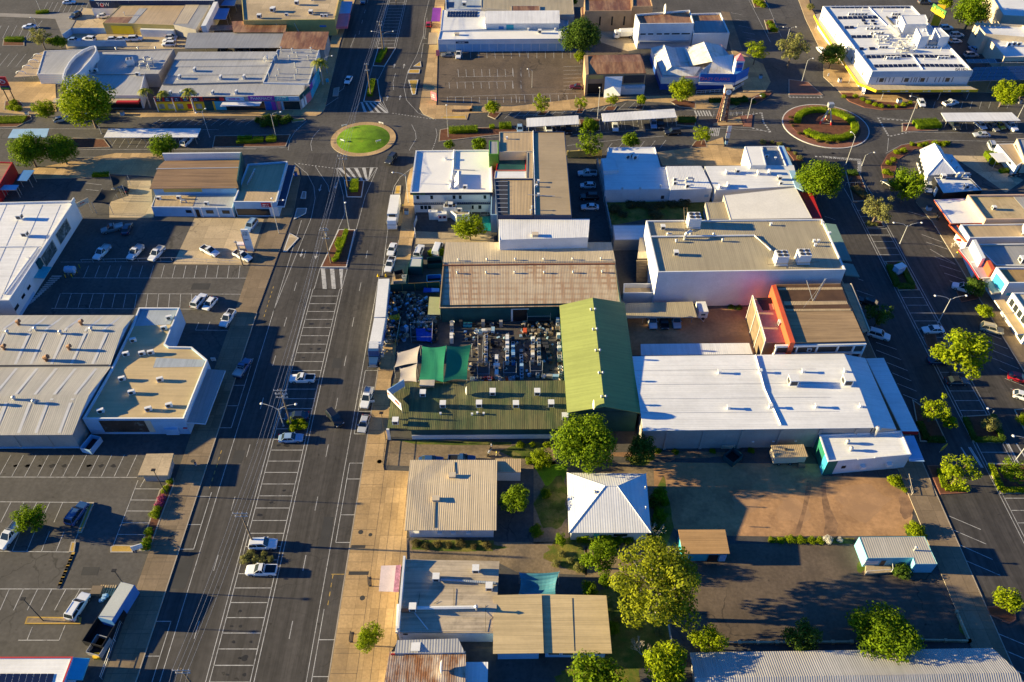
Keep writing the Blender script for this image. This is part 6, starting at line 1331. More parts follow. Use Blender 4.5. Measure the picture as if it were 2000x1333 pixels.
def palm(t,bx,by,h,label,sc_=1.0):
 p=P(t,bx,by);root=empty('palm_tree',p,label,'palm tree','palms along the arcade footpath');b=MB()
 b.tube([(0,0,0),(.1,0,h*.5),(.05,0,h)],[.28,.2,.17],8);b.build('trunk',GUMB,root)
 f=MB();rnd=random.Random(int(bx))
 for i in range(17):
  a=i*2.4;el=rnd.uniform(.1,1.1);L_=2.4*sc_;pts=[]
  for k in range(7):
   u=k/6;pts.append(Vector((math.cos(a)*L_*u,math.sin(a)*L_*u,h+L_*(el*u-(.6+el*.45)*u*u*1.15))))
  for k in range(6):
   d=(pts[k+1]-pts[k]);sd=Vector((-math.sin(a),math.cos(a),0));w=.55*sc_*math.sin(.35+2.6*(k+.5)/6)
   for s in(-1,1):
    for m_ in(0,.5):
     p0=pts[k]+d*m_;f.face([p0,p0+d*.4,p0+d*.6+sd*s*w+Vector((0,0,-.25*w)),p0+d*.25+sd*s*w+Vector((0,0,-.25*w))])
 f.build('fronds',LEAF['palm'],root);return root
def bare(t,x,y,h,label,seed=3):
 p=P(t,x,y);root=empty('bare_shrub',p,label,'bare shrub');b=MB();rnd=random.Random(seed)
 def br(a,d,L_,r,k):
  e=a+d*L_;b.tube([a,e],[r,r*.6],5)
  if k:
   for _ in range(3):br(e,(d+Vector((rnd.uniform(-.8,.8),rnd.uniform(-.8,.8),rnd.uniform(-.2,.5)))).normalized(),L_*.7,r*.6,k-1)
 for _ in range(5):br(Vector((0,0,0)),Vector((rnd.uniform(-.7,.7),rnd.uniform(-.7,.7),1)).normalized(),h*.35,.06,3)
 b.build('branches',GUMB,root)
 # --- lower right and centre
tree('big_mid',33,575,1050,500,'largest round green tree in front of the bright green gable hall',trunk=2.5,asp=.95)
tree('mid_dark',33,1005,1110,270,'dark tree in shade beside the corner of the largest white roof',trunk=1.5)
tree('gum_gum',43,870,745,560,'largest gum tree with yellow olive clumps and pale trunk','gum_tree',trunk=3.5,bark=GUMB,asp=.95,lean=(.6,-1.5))
tree('mid_mid',43,525,585,225,'round green tree between the pyramid roofed house and the tallest gum',trunk=1)
tree('mid_bright',43,930,1240,320,'round bright green tree at the bottom edge beside the bare dead shrub',trunk=1.2)
tree('mid_mid',43,510,1310,330,'green tree cut off by the bottom edge in front of the tan roofs',trunk=1)
tree('mid_bright',43,1185,1085,215,'small round green tree at the corner of the long ribbed shed',trunk=.8)
tree('mid_mid',43,20,232,205,'dense round green tree on the asphalt beside the tan ribbed shop',trunk=1)
tree('small_mid',43,295,475,75,'small ball shaped tree at the front corner of the pyramid roofed house',trunk=.5)
tree('small_mid',43,460,775,110,'small leafy tree beside the blue shade sail',trunk=.6)
tree('small_mid',43,893,205,90,'small green tree on the shaded side of the pyramid roofed house',trunk=1)
tree('mid_mid',43,230,95,180,'leafy green bush tree on grass behind the tan ribbed shop',trunk=.4)if False else tree('mid_bright',33,230,1180,170,'yellow green leafy bush on the grass strip next to the largest round tree',trunk=.3)
tree('mid_dark',44,207,1062,225,'round tree dotted with white blossom in front of the long ribbed shed',trunk=.8)
tree('big_mid',44,705,1045,420,'wide low spreading tree behind the long ribbed shed',trunk=.6,asp=.75)
shrub('white',44,207,1030,120,'white blossom cluster on the round tree before the ribbed shed','blossom')if False else None
tree('mid_bright',42,683,1068,175,'single round street tree on the tan footpath at bottom centre','street_tree',trunk=1.2)
shrub('mid',43,545,465,260,'low green shrubs along the front of the pyramid roofed house',h=.35);shrub('mid',43,890,330,90,'dark leafy shrub against the shaded side of the house',h=1.0);shrub('dark',43,870,400,110,'dark shrub at the back corner of the house beside the bare shrub',h=.9)
shrub('dark',43,850,250,80,'dark ivy like shrub on the east fence of the house',h=1.2)
bare(43,845,465,4.2,'grey leafless shrub by the corner of the pyramid roofed house');bare(43,775,1165,3.5,'pale dead shrub lying beside the bottom tree',8)
for x,w_,l in((360,60,'white flowering shrub at the edge of the red dirt lot'),(430,38,'small white flowering shrub beside the larger white one')):shrub('white',44,x,478,w_,l,h=.8)
for i,(x,y,w_)in enumerate([(890,415,110),(760,118,90),(820,178,40),(930,450,50)]):shrub('bright',44,x,y,w_,['yellow green bush at the right corner of the dirt lot','straggly bush below the white parapet shop','tiny bush at the dirt lot gate','small bush beside the hut roof corner'][i],h=.7)
shrub('dark',44,800,662,120,'dark green bush under the porch of the small white hut',h=.7)
# right street
tree('lacy_bright',44,1150,70,240,'bright yellow green tree in the bed below the blue awning','street_tree',trunk=1.0,asp=1.1);tree('lacy_bright',34,1300,790,260,'bright lacy tree beside the corner of the largest white roof','street_tree',trunk=1.2,asp=1.15)
tree('small_bright',34,1400,890,130,'small bright tree leaning from the kerb bed right of the lacy tree','street_tree',trunk=.8)
tree('mid_bright',34,1515,345,420,'largest bright yellow street tree in the middle of the right hand street','street_tree',trunk=2.2);tree('small_grey',34,1740,905,130,'small grey green tree in the square hedge bed',trunk=.6);tree('mid_bright',34,1990,870,110,'yellow green bush tree on the right frame edge',trunk=.3)
tree('small_bright',44,1447,840,155,'small round bright tree on its own red bed at right','street_tree',trunk=1.0);tree('small_grey',34,1590,1150+130,240,'leafy tree in the hedge bed by the crossing at the right edge',trunk=.5)if False else tree('lacy_mid',44,1480,60,200,'green tree in the hedge bed beside the tall lamp at the right edge','street_tree',trunk=.6)
tree('big_mid',24,415,205,350,'large dense round tree beside the white corner store','street_tree',trunk=1.8,asp=1.0);tree('mid_mid',24,1085,240,260,'tall round green tree on the far kerb opposite the dense round one','street_tree',trunk=1.8,asp=1.15)
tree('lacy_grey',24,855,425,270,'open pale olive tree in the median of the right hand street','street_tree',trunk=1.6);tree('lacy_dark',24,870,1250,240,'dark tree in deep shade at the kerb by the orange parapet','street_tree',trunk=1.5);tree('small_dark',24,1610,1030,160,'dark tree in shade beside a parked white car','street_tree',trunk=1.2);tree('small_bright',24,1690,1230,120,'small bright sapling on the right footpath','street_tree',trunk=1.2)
shrub('bright',24,1190,195,90,'bright bush beside the tall round tree on the far kerb',h=1)
# cross street and far side
for i,(k,t,x,y,w_,l)in enumerate([('lacy_bright',13,225,805,165,'small bright street tree in the first kerb bed of the far car park'),('lacy_bright',13,535,805,140,'small bright street tree in front of the old brick shop wall'),('lacy_bright',13,782,772,110,'small bright street tree before the white ramp of the brick shop'),('small_bright',13,1002,778,85,'smallest street tree between the brick shop and the blue store'),('small_bright',12,1840,828,115,'round bright sapling at the corner of the far car park'),('mid_bright',13,1325,700,200,'dense bright street tree in front of the blue store'),('lacy_mid',13,595,1108,240,'leafy tree in the kerb bed behind the brown roofed block'),('small_mid',13,920,1085,125,'small tree on the south kerb of the cross street'),('lacy_bright',13,1488,1040,185,'bright tree beside the fallen red leaf bed near the clock tower'),('small_mid',13,610,975,110,'dark green bush tree between the two white carports'),('small_mid',12,1498,1122,80,'small round tree behind the two storey hotel'),('small_mid',12,1735,1122,135,'leafy bush tree behind the hotel roof corner')]):
 tree(k,t,x,y,w_,l,'street_tree',trunk=1.0)
tree('big_dark',13,530,290,300,'large dark tree at the end of the long white hall',trunk=2.0,asp=1.15);tree('mid_bright',13,530,440,110,'lighter green lower tree under the large dark one',trunk=.8);tree('small_mid',13,455,10,90,'tree at the top edge behind the long white hall',trunk=1)
tree('lacy_bright',13,1900,395,190,'bright tree beside the pink topped tower','street_tree',trunk=2);tree('lacy_grey',14,190,370,280,'grey green feathery tree left of the white hotel','street_tree',trunk=2.2,asp=1.1);tree('mid_dark',14,505,425,220,'dark green tree under the hotel awning corner','street_tree',trunk=1.6);tree('mid_bright',14,1845,730,225,'bright round street tree in front of the solar carport','street_tree',trunk=1.0)
tree('big_mid',14,1590,85,280,'large round green tree at the top edge behind the hotel pylon',trunk=2);tree('small_bright',14,1380,25,100,'small tree at the top edge left of the big round one',trunk=1);tree('small_grey',14,330,55,60,'small bush at the far corner of the hotel awning',trunk=.4);tree('small_bright',14,1985,700,120,'bright tree cut by the right edge beside the solar carport','street_tree',trunk=1)
# far west
tree('big_bright',11,670,800,420,'largest bright tree in front of the curved roof store',trunk=2.0,asp=1.05);tree('mid_bright',11,345,845,165,'small bright tree left of the largest bright one',trunk=.6)
tree('big_mid',11,215,1165,300,'large round dark green tree by the cross street at left, the left of two',trunk=1.6);tree('big_mid',11,470,1165,250,'round dark green tree by the cross street at left, the right of two',trunk=1.4);tree('mid_mid',11,1270,1140,220,'round green tree beside the end of the white carport','street_tree',trunk=1.2)
tree('lacy_grey',11,310,290,200,'pale feathery tree at the corner of the far junction','street_tree',trunk=1);tree('small_mid',11,460,330,110,'dark green bush at the corner of the walled car yard',trunk=.4)
palm(11,1170,840,6.0,'palm left of the yellow shop front, the leftmost palm',1.0);palm(11,1300,850,5.5,'slim shaded palm against the yellow shop front',.9);palm(11,1515,880,7.2,'tall palm rising in front of the yellow shop wall',1.05);palm(12,520,660,7.8,'tall sunlit palm on the footpath at the arcade corner',1.2)
# shrubs and hedges
tree('mid_bright',22,1660,582,240,'round yellow green tree beside the hotel pool',trunk=.8);shrub('bright',22,1365,775,70,'yellow green bush half covering a white van',h=1.1);shrub('bright',22,1440,765,70,'yellow green bush against the corner of the tan warehouse',h=1.2)
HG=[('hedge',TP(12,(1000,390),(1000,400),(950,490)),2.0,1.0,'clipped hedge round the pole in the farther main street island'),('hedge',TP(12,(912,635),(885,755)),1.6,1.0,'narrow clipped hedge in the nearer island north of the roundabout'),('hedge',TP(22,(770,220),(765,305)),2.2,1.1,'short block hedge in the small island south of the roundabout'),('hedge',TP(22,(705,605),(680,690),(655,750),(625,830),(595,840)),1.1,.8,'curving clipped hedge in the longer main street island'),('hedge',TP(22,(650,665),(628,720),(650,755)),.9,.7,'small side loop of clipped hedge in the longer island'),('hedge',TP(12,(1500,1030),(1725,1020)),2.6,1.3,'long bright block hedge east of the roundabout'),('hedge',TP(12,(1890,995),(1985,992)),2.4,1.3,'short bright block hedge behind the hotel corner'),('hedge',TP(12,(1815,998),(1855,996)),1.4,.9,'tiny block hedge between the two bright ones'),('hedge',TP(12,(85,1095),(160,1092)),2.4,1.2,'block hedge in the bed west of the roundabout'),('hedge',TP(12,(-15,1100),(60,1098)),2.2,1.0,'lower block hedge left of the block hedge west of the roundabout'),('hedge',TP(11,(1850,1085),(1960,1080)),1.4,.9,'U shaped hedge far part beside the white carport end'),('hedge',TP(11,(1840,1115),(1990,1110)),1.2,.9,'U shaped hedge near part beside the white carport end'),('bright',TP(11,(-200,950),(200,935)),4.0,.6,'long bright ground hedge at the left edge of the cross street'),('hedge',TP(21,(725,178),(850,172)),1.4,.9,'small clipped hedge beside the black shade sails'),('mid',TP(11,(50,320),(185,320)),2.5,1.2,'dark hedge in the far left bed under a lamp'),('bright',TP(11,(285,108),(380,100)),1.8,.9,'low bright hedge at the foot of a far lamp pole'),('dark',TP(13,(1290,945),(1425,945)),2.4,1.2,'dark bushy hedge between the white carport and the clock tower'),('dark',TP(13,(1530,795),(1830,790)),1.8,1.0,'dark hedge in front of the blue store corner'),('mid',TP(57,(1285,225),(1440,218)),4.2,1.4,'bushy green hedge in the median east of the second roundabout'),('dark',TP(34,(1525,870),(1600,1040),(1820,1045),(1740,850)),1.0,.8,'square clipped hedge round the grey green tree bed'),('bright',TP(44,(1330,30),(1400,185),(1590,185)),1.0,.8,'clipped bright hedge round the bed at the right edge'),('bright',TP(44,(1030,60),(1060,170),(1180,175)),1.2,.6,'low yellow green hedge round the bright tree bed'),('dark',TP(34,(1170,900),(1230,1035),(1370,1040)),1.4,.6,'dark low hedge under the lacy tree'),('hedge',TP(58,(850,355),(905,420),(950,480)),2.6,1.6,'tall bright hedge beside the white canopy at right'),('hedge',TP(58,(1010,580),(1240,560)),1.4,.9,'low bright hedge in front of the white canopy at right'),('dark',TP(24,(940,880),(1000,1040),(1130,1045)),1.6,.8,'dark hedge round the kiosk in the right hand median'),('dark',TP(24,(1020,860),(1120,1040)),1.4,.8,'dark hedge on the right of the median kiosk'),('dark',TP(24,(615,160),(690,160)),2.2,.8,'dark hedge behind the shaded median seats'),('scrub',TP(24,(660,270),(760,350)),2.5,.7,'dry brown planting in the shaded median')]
for a in HG:hedge(*a)
def ringhedge(c,r,a0,a1,w_,h,label):hedge('hedge',[Vector((c[0]+r*math.cos(a0+(a1-a0)*i/26),c[1]+r*math.sin(a0+(a1-a0)*i/26),0))for i in range(27)],w_,h,label,z0=.2,dens=22)
ringhedge(RB2,8.3,R(172),R(-30),2.0,1.4,'curved clipped hedge on the far side of the second roundabout');ringhedge(RB2,8.3,R(-34),R(-150),2.0,1.4,'curved clipped hedge on the near side of the second roundabout')
rnd=random.Random(5)
ORD=['first','second','third','fourth','fifth','sixth','seventh','eighth','ninth','tenth','eleventh','twelfth']
def row(col_,t,pts,wpx,where,group,h=.8):
 for i,(x,y)in enumerate(pts):shrub(col_,t,x,y,wpx*rnd.uniform(.8,1.2),'%s low bush in %s'%(ORD[i],where),'bush','bush',group,h)
row('bright',57,[(830,30),(905,28),(950,48),(990,66),(1030,82),(1070,92),(1120,92),(1170,95),(1215,82),(1260,70)],34,'the curved hotel bed from its left end','bushes in the bed before the hotel')
row('bright',57,[(1105,520),(1135,535),(1120,460),(1150,440),(1170,390),(1215,380),(1270,340),(1320,345),(1360,338),(1420,335),(1470,340),(1500,332)],46,'the cafe corner bed counting from its near end','bushes in the cafe corner bed')
row('grey',57,[(300,325),(360,330),(410,340),(470,375),(510,400),(540,430),(565,470)],40,'the bed behind the white corner store from the left','bushes behind the white corner store')
row('dark',57,[(100,70),(130,72),(180,40),(240,65),(300,25)],38,'the kerb bed near the blue store corner from the left','bushes near the blue store corner')
row('scrub',57,[(478,165),(480,195),(495,220),(540,270),(590,290),(660,318),(720,328),(790,325),(860,305)],26,'the outer ring of the second roundabout going round from the left','bushes round the second roundabout')
row('bright',41,[(1020,125),(1000,165),(990,185)],50,'the narrow car park bed from its far end','bushes in the narrow car park bed');row('pink',41,[(970,225),(955,260)],55,'the pink blooming part of the car park bed','pink flowering bushes');row('bright',41,[(945,290),(930,325)],62,'the middle of the narrow car park bed','bushes mid car park bed');row('mid',41,[(895,430),(885,480),(875,510)],60,'the car park bed end by the white sign','dark bushes in the car park bed',1.0)
tree('mid_mid',41,175,348,205,'round dark tree standing among the marked bays at left',trunk=.7);row('bright',11,[(110,800),(80,840),(140,845)],70,'the bed under the tall red pylon sign','bushes under the red pylon sign');row('bright',11,[(380,320),(425,310)],60,'the strip beside the walled car yard','bushes beside the walled yard')
row('bright',32,[(270,890),(310,905),(350,888),(290,945),(340,940),(375,925)],62,'the planter round the street power pole counting from the left','bushes round the street power pole',.8);row('grey',42,[(-30,560),(0,590),(50,565),(85,595),(40,600),(-60,590)],58,'the small planter between two parked white cars from the left','bushes in the small planter',.7)
row('dark',12,[(20,935),(60,960),(90,925),(130,955),(170,920),(210,945),(245,925)],75,'the bed at the arcade street corner','bushes at the arcade street corner',.9);row('grey',24,[(790,545),(840,552)],60,'the leaf littered bed under the pale olive tree','bushes under the olive tree',.5);row('dark',13,[(560,985),(640,1000),(590,945)],70,'the bed between the white carports','bushes between the carports',.8)
row('bright',13,[(1890,15),(1925,25),(1950,45)],60,'the median bed at the top edge of the right street','bushes in the top median');row('mid',14,[(15,180),(35,205),(50,235)],55,'the median bed left of the feathery tree','bushes in the upper median');row('mid',43,[(200,200),(150,420),(420,470),(620,470),(700,480),(880,300),(915,250),(860,470),(560,720),(600,1010)],75,'the yards round the pyramid roofed house','shrubs round the house',.8);row('grey',43,[(300,560),(350,600),(400,640),(270,620),(640,960),(760,1000),(880,1030)],55,'the dry ground near the tallest gum','dry shrubs near the tallest gum',.6);row('scrub',42,[(960,500),(1020,520),(1090,500),(1160,515),(1230,500),(1310,520),(1390,505)],55,'the weedy strip below the tan ribbed shop','weeds below the tan ribbed shop',.5);row('bright',33,[(60,1070),(160,1065),(270,1070),(130,1200),(210,1240)],60,'the grass strip by the largest round tree','bushes by the largest round tree',.6);row('scrub',23,[(800,430),(860,470),(920,400),(1000,395),(1080,420),(1160,400),(1240,395),(1120,470),(1340,390)],100,'the overgrown pocket behind the shaded white building from the left','scrub behind the shaded white building',.5)
row('dark',23,[(1430,1195),(1700,1195),(1760,1200)],60,'the weeds along the foot of the tall white wall','weeds below the tall white wall',.4);row('mid',33,[(1130,1120),(1270,1130),(1560,1125),(1860,1120)],60,'the weeds along the grey rendered wall','weeds along the grey rendered wall',.4);row('bright',44,[(20,478),(80,480),(140,478),(200,480),(260,480),(310,482)],55,'the weedy kerb of the red dirt lot from the left','weeds along the dirt lot kerb',.4)
# ------------------------------------------------------------------ vehicles
def loft(secs,close=True):
 b=MB();n=len(secs[0]);
 for s in secs:b.v+=[Vector(p)for p in s]
 for i in range(len(secs)-1):
  for k in range(n):
   b.f.append((i*n+k,i*n+(k+1)%n,(i+1)*n+(k+1)%n,(i+1)*n+k));b.m.append(0)
 b.f.append(tuple(reversed(range(n))));b.f.append(tuple((len(secs)-1)*n+k for k in range(n)));b.m+=[0,0]
 return b
def body_secs(st):
 """st: (x, half width, bottom z, top z, top narrowing)"""
 out=[]
 for x,w,z0,z1,tn in st:
  m_=z0+(z1-z0)*.45
  out.append([(x,-w*.93,z0),(x,w*.93,z0),(x,w,m_),(x,w*.985,z0+(z1-z0)*.8),(x,w*tn,z1),(x,-w*tn,z1),(x,-w*.985,z0+(z1-z0)*.8),(x,-w,m_)])
 return out
KIND={}
def carparts(kind):
 """list of (name, mesh, location, [sub-parts])"""
 L,W,H_={'sedan':(4.75,1.84,1.46),'hatch':(4.25,1.78,1.5),'suv':(4.85,1.92,1.78),'ute':(5.3,1.88,1.8),'tray':(5.3,1.86,1.85),'van':(5.0,1.95,2.05)}[kind]
 h=L/2;w=W/2;P_=[]
 belt={'sedan':.92,'hatch':.95,'suv':1.06,'ute':1.08,'tray':1.08,'van':1.15}[kind];hood=belt-(.08 if kind!='van' else .1)
 if kind in('ute','tray'):bed=.95 if kind=='ute' else .78
 st=[(h,w*.72,.38,hood-.22,.9),(h-.12,w*.9,.26,hood-.1,.92),(h-.5,w,.22,hood-.03,.9),(h*.42,w,.2,belt,.9)]
 if kind=='van':st=[(h,w*.8,.35,.95,.92),(h-.1,w*.95,.26,1.08,.92),(h-.55,w,.22,belt,.94),(0,w,.2,belt,.95)]
 if kind in('ute','tray'):st+=[(-.55,w,.2,belt,.9),(-.62,w,.2,bed if kind=='tray' else belt,.95),(-h+.1,w,.3,bed if kind=='tray' else belt,.95),(-h,w*.95,.4,(bed if kind=='tray' else belt)-.03,.95)]
 elif kind=='sedan':st+=[(-h+.85,w,.2,belt+.02,.9),(-h+.12,w*.92,.28,belt-.03,.9),(-h,w*.82,.4,belt-.14,.9)]
 else:st+=[(-h+.25,w,.22,belt,.93),(-h,w*.92,.36,belt-.06,.93)]
 P_.append(('body',loft(body_secs(st)).mesh('car_body',PAINT,False),(0,0,0),[]))
 # cabin
 if kind=='sedan':a,c,d,e=h*.42-.05,h*.1,-h+1.25,-h+.62
 elif kind=='hatch':a,c,d,e=h*.48,h*.12,-h+.75,-h+.12
 elif kind=='suv':a,c,d,e=h*.42,h*.14,-h+.42,-h+.1
 elif kind=='van':a,c,d,e=h-.6,h-1.25,-h+.1,-h+.03
 else:a,c,d,e=h*.42,h*.1,-.4,-.58
 wb,wt=w*.9,w*.74 if kind not in('van','suv')else w*.8;zt=H_-.04
 B0=[Vector((a,-wb,belt)),Vector((a,wb,belt)),Vector((e,wb,belt)),Vector((e,-wb,belt))];T0=[Vector((c,-wt,zt)),Vector((c,wt,zt)),Vector((d,wt,zt)),Vector((d,-wt,zt))]
 g_=MB();g_.face([B0[0],B0[1],T0[1],T0[0]]);P_.append(('windscreen',g_.mesh('windscreen',GLASS),(0,0,0),[]))
 g_=MB();g_.face([B0[2],B0[3],T0[3],T0[2]]);P_.append(('rear_window',g_.mesh('rear_window',GLASS if kind!='van' else PAINT),(0,0,0),[]))
 for i,j in((1,2),(3,0)):
  g_=MB();g_.face([B0[i],B0[j],T0[j],T0[i]]);P_.append(('side_window',g_.mesh('side_window',GLASS),(0,0,0),[]))
 r_=MB();q=[v.copy()for v in T0]
 r_.face([v+Vector((0,0,.0))for v in q]);top=[Vector((v.x*.98+(c+d)/2*.02,v.y*.9,H_))for v in q];r_.face(top)
 for i in range(4):r_.face([q[i],q[(i+1)%4],top[(i+1)%4],top[i]])
 for s in(-1,1):
  for b0,t0 in((Vector((a,s*wb,belt)),Vector((c,s*wt,zt))),(Vector((e,s*wb,belt)),Vector((d,s*wt,zt))),(Vector(((a+e)/2-.1,s*wb,belt)),Vector(((c+d)/2-.05,s*wt,zt)))):
   r_.tube([b0,t0],.045,4)
  if kind=='van':r_.face([Vector((.2,s*(wb+.01),belt)),Vector((e,s*(wb+.01),belt)),Vector((d,s*(wt+.012),zt)),Vector((.15,s*(wt+.012),zt))])
 P_.append(('roof',r_.mesh('car_roof',PAINT),(0,0,0),[]))
 if kind=='suv':
  for s in(-1,1):k=MB();k.tube([(c-.2,s*wt*.9,H_+.06),(d+.2,s*wt*.9,H_+.06)],.03,5);P_.append(('roof_rail',k.mesh('roof_rail',DGREY),(0,0,0),[]))
 if kind=='ute':
  k=MB();k.face([(-.72,-w*.78,belt+.01),(-.72,w*.78,belt+.01),(-h+.12,w*.78,belt+.01),(-h+.12,-w*.78,belt+.01)]);P_.append(('tray_liner',k.mesh('tray_liner',BLACK),(0,0,0),[]))
  k=MB()
  for s in(-1,1):k.box(((-.7-h)/2,s*w*.86,belt+.05),(h-.75,.1,.1))
  k.box((-h+.06,0,belt+.05),(.1,W*.85,.1));k.tube([(-.68,-w*.7,belt),(-.68,-w*.62,H_-.1),(-.68,w*.62,H_-.1),(-.68,w*.7,belt)],.045,5);P_.append(('tray_rim',k.mesh('tray_rim',PAINT),(0,0,0),[]))
 if kind=='tray':
  k=MB();k.box(((-.7-h)/2,0,.92),(h-.6,W*1.03,.1));
  for s in(-1,1):k.box(((-.7-h)/2,s*W*.5,1.08),(h-.6,.05,.26))
  k.box((-h-.02,0,1.08),(.05,W,.26));k.tube([(-.72,-w*.8,.95),(-.72,-w*.8,1.75),(-.72,w*.8,1.75),(-.72,w*.8,.95)],.045,5);k.tube([(-.72,0,.95),(-.72,0,1.75)],.03,5);P_.append(('tray',k.mesh('tray',STEEL),(0,0,0),[]))
 wr=.36 if kind in('suv','ute','tray','van')else .32;wx=h*.62
 ty=MB();ty.tube([(0,-.11,0),(0,.11,0)],wr,14);tm=ty.mesh('tyre',RUBBER);rm_=MB();rm_.tube([(0,-.118,0),(0,.118,0)],wr*.62,10);rm=rm_.mesh('rim',CHROME)
 for x in(wx,-wx):
  for s in(-1,1):P_.append(('wheel',tm,(x,s*(w-.08),wr),[('rim',rm)]))
 for s in(-1,1):
  k=MB();k.box((h-.09,s*w*.66,hood-.26),(.16,.4,.16));P_.append(('headlight',k.mesh('headlight',LAMPW),(0,0,0),[]))
  k=MB();k.box((-h+.02,s*w*.8,.82 if kind!='van' else 1.0),(.1,.2,.24));P_.append(('tail_light',k.mesh('tail_light',LAMPR),(0,0,0),[]))
  k=MB();k.box((a-.28,s*(w+.09),belt+.06),(.12,.2,.14));P_.append(('wing_mirror',k.mesh('wing_mirror',PAINT),(0,0,0),[]))
 k=MB();k.box((h-.03,0,.42),(.1,W*.72,.2));k.box((-h+.02,0,.42),(.1,W*.8,.2));P_.append(('bumper',k.mesh('bumper',DGREY),(0,0,0),[]))
 return P_
COLS={'white':(.78,.79,.8),'silver':(.45,.47,.5),'black':(.012,.013,.015),'dark':(.03,.035,.045),'blue':(.03,.09,.22),'navy':(.015,.03,.07),'red':(.45,.012,.02),'grey':(.16,.17,.18),'gold':(.5,.44,.3),'yellow':(.7,.48,.04),'maroon':(.09,.012,.03),'lblue':(.25,.38,.55)}
KNAME={'sedan':('parked_car','car'),'hatch':('parked_car','car'),'suv':('parked_car','car'),'ute':('pickup_truck','pickup'),'tray':('pickup_truck','pickup'),'van':('van','van')}
def car(kind,colr,t,x,y,head,label,group=None,nm=None):
 parts=shared(('car',kind),lambda:carparts(kind))
 p=P(t,x,y,.75);n_,c_=KNAME[kind]
 root=empty(nm or n_,(p.x,p.y,.006),label,c_,group or 'cars parked or driving through the town',R(head))
 for pn,me,loc,subs in parts:
  o=bpy.data.objects.new(pn,me);link(o,root);o.location=loc;o.color=(*COLS[colr],1)
  for sn,sm in subs:so_=bpy.data.objects.new(sn,sm);link(so_,o)
 return root
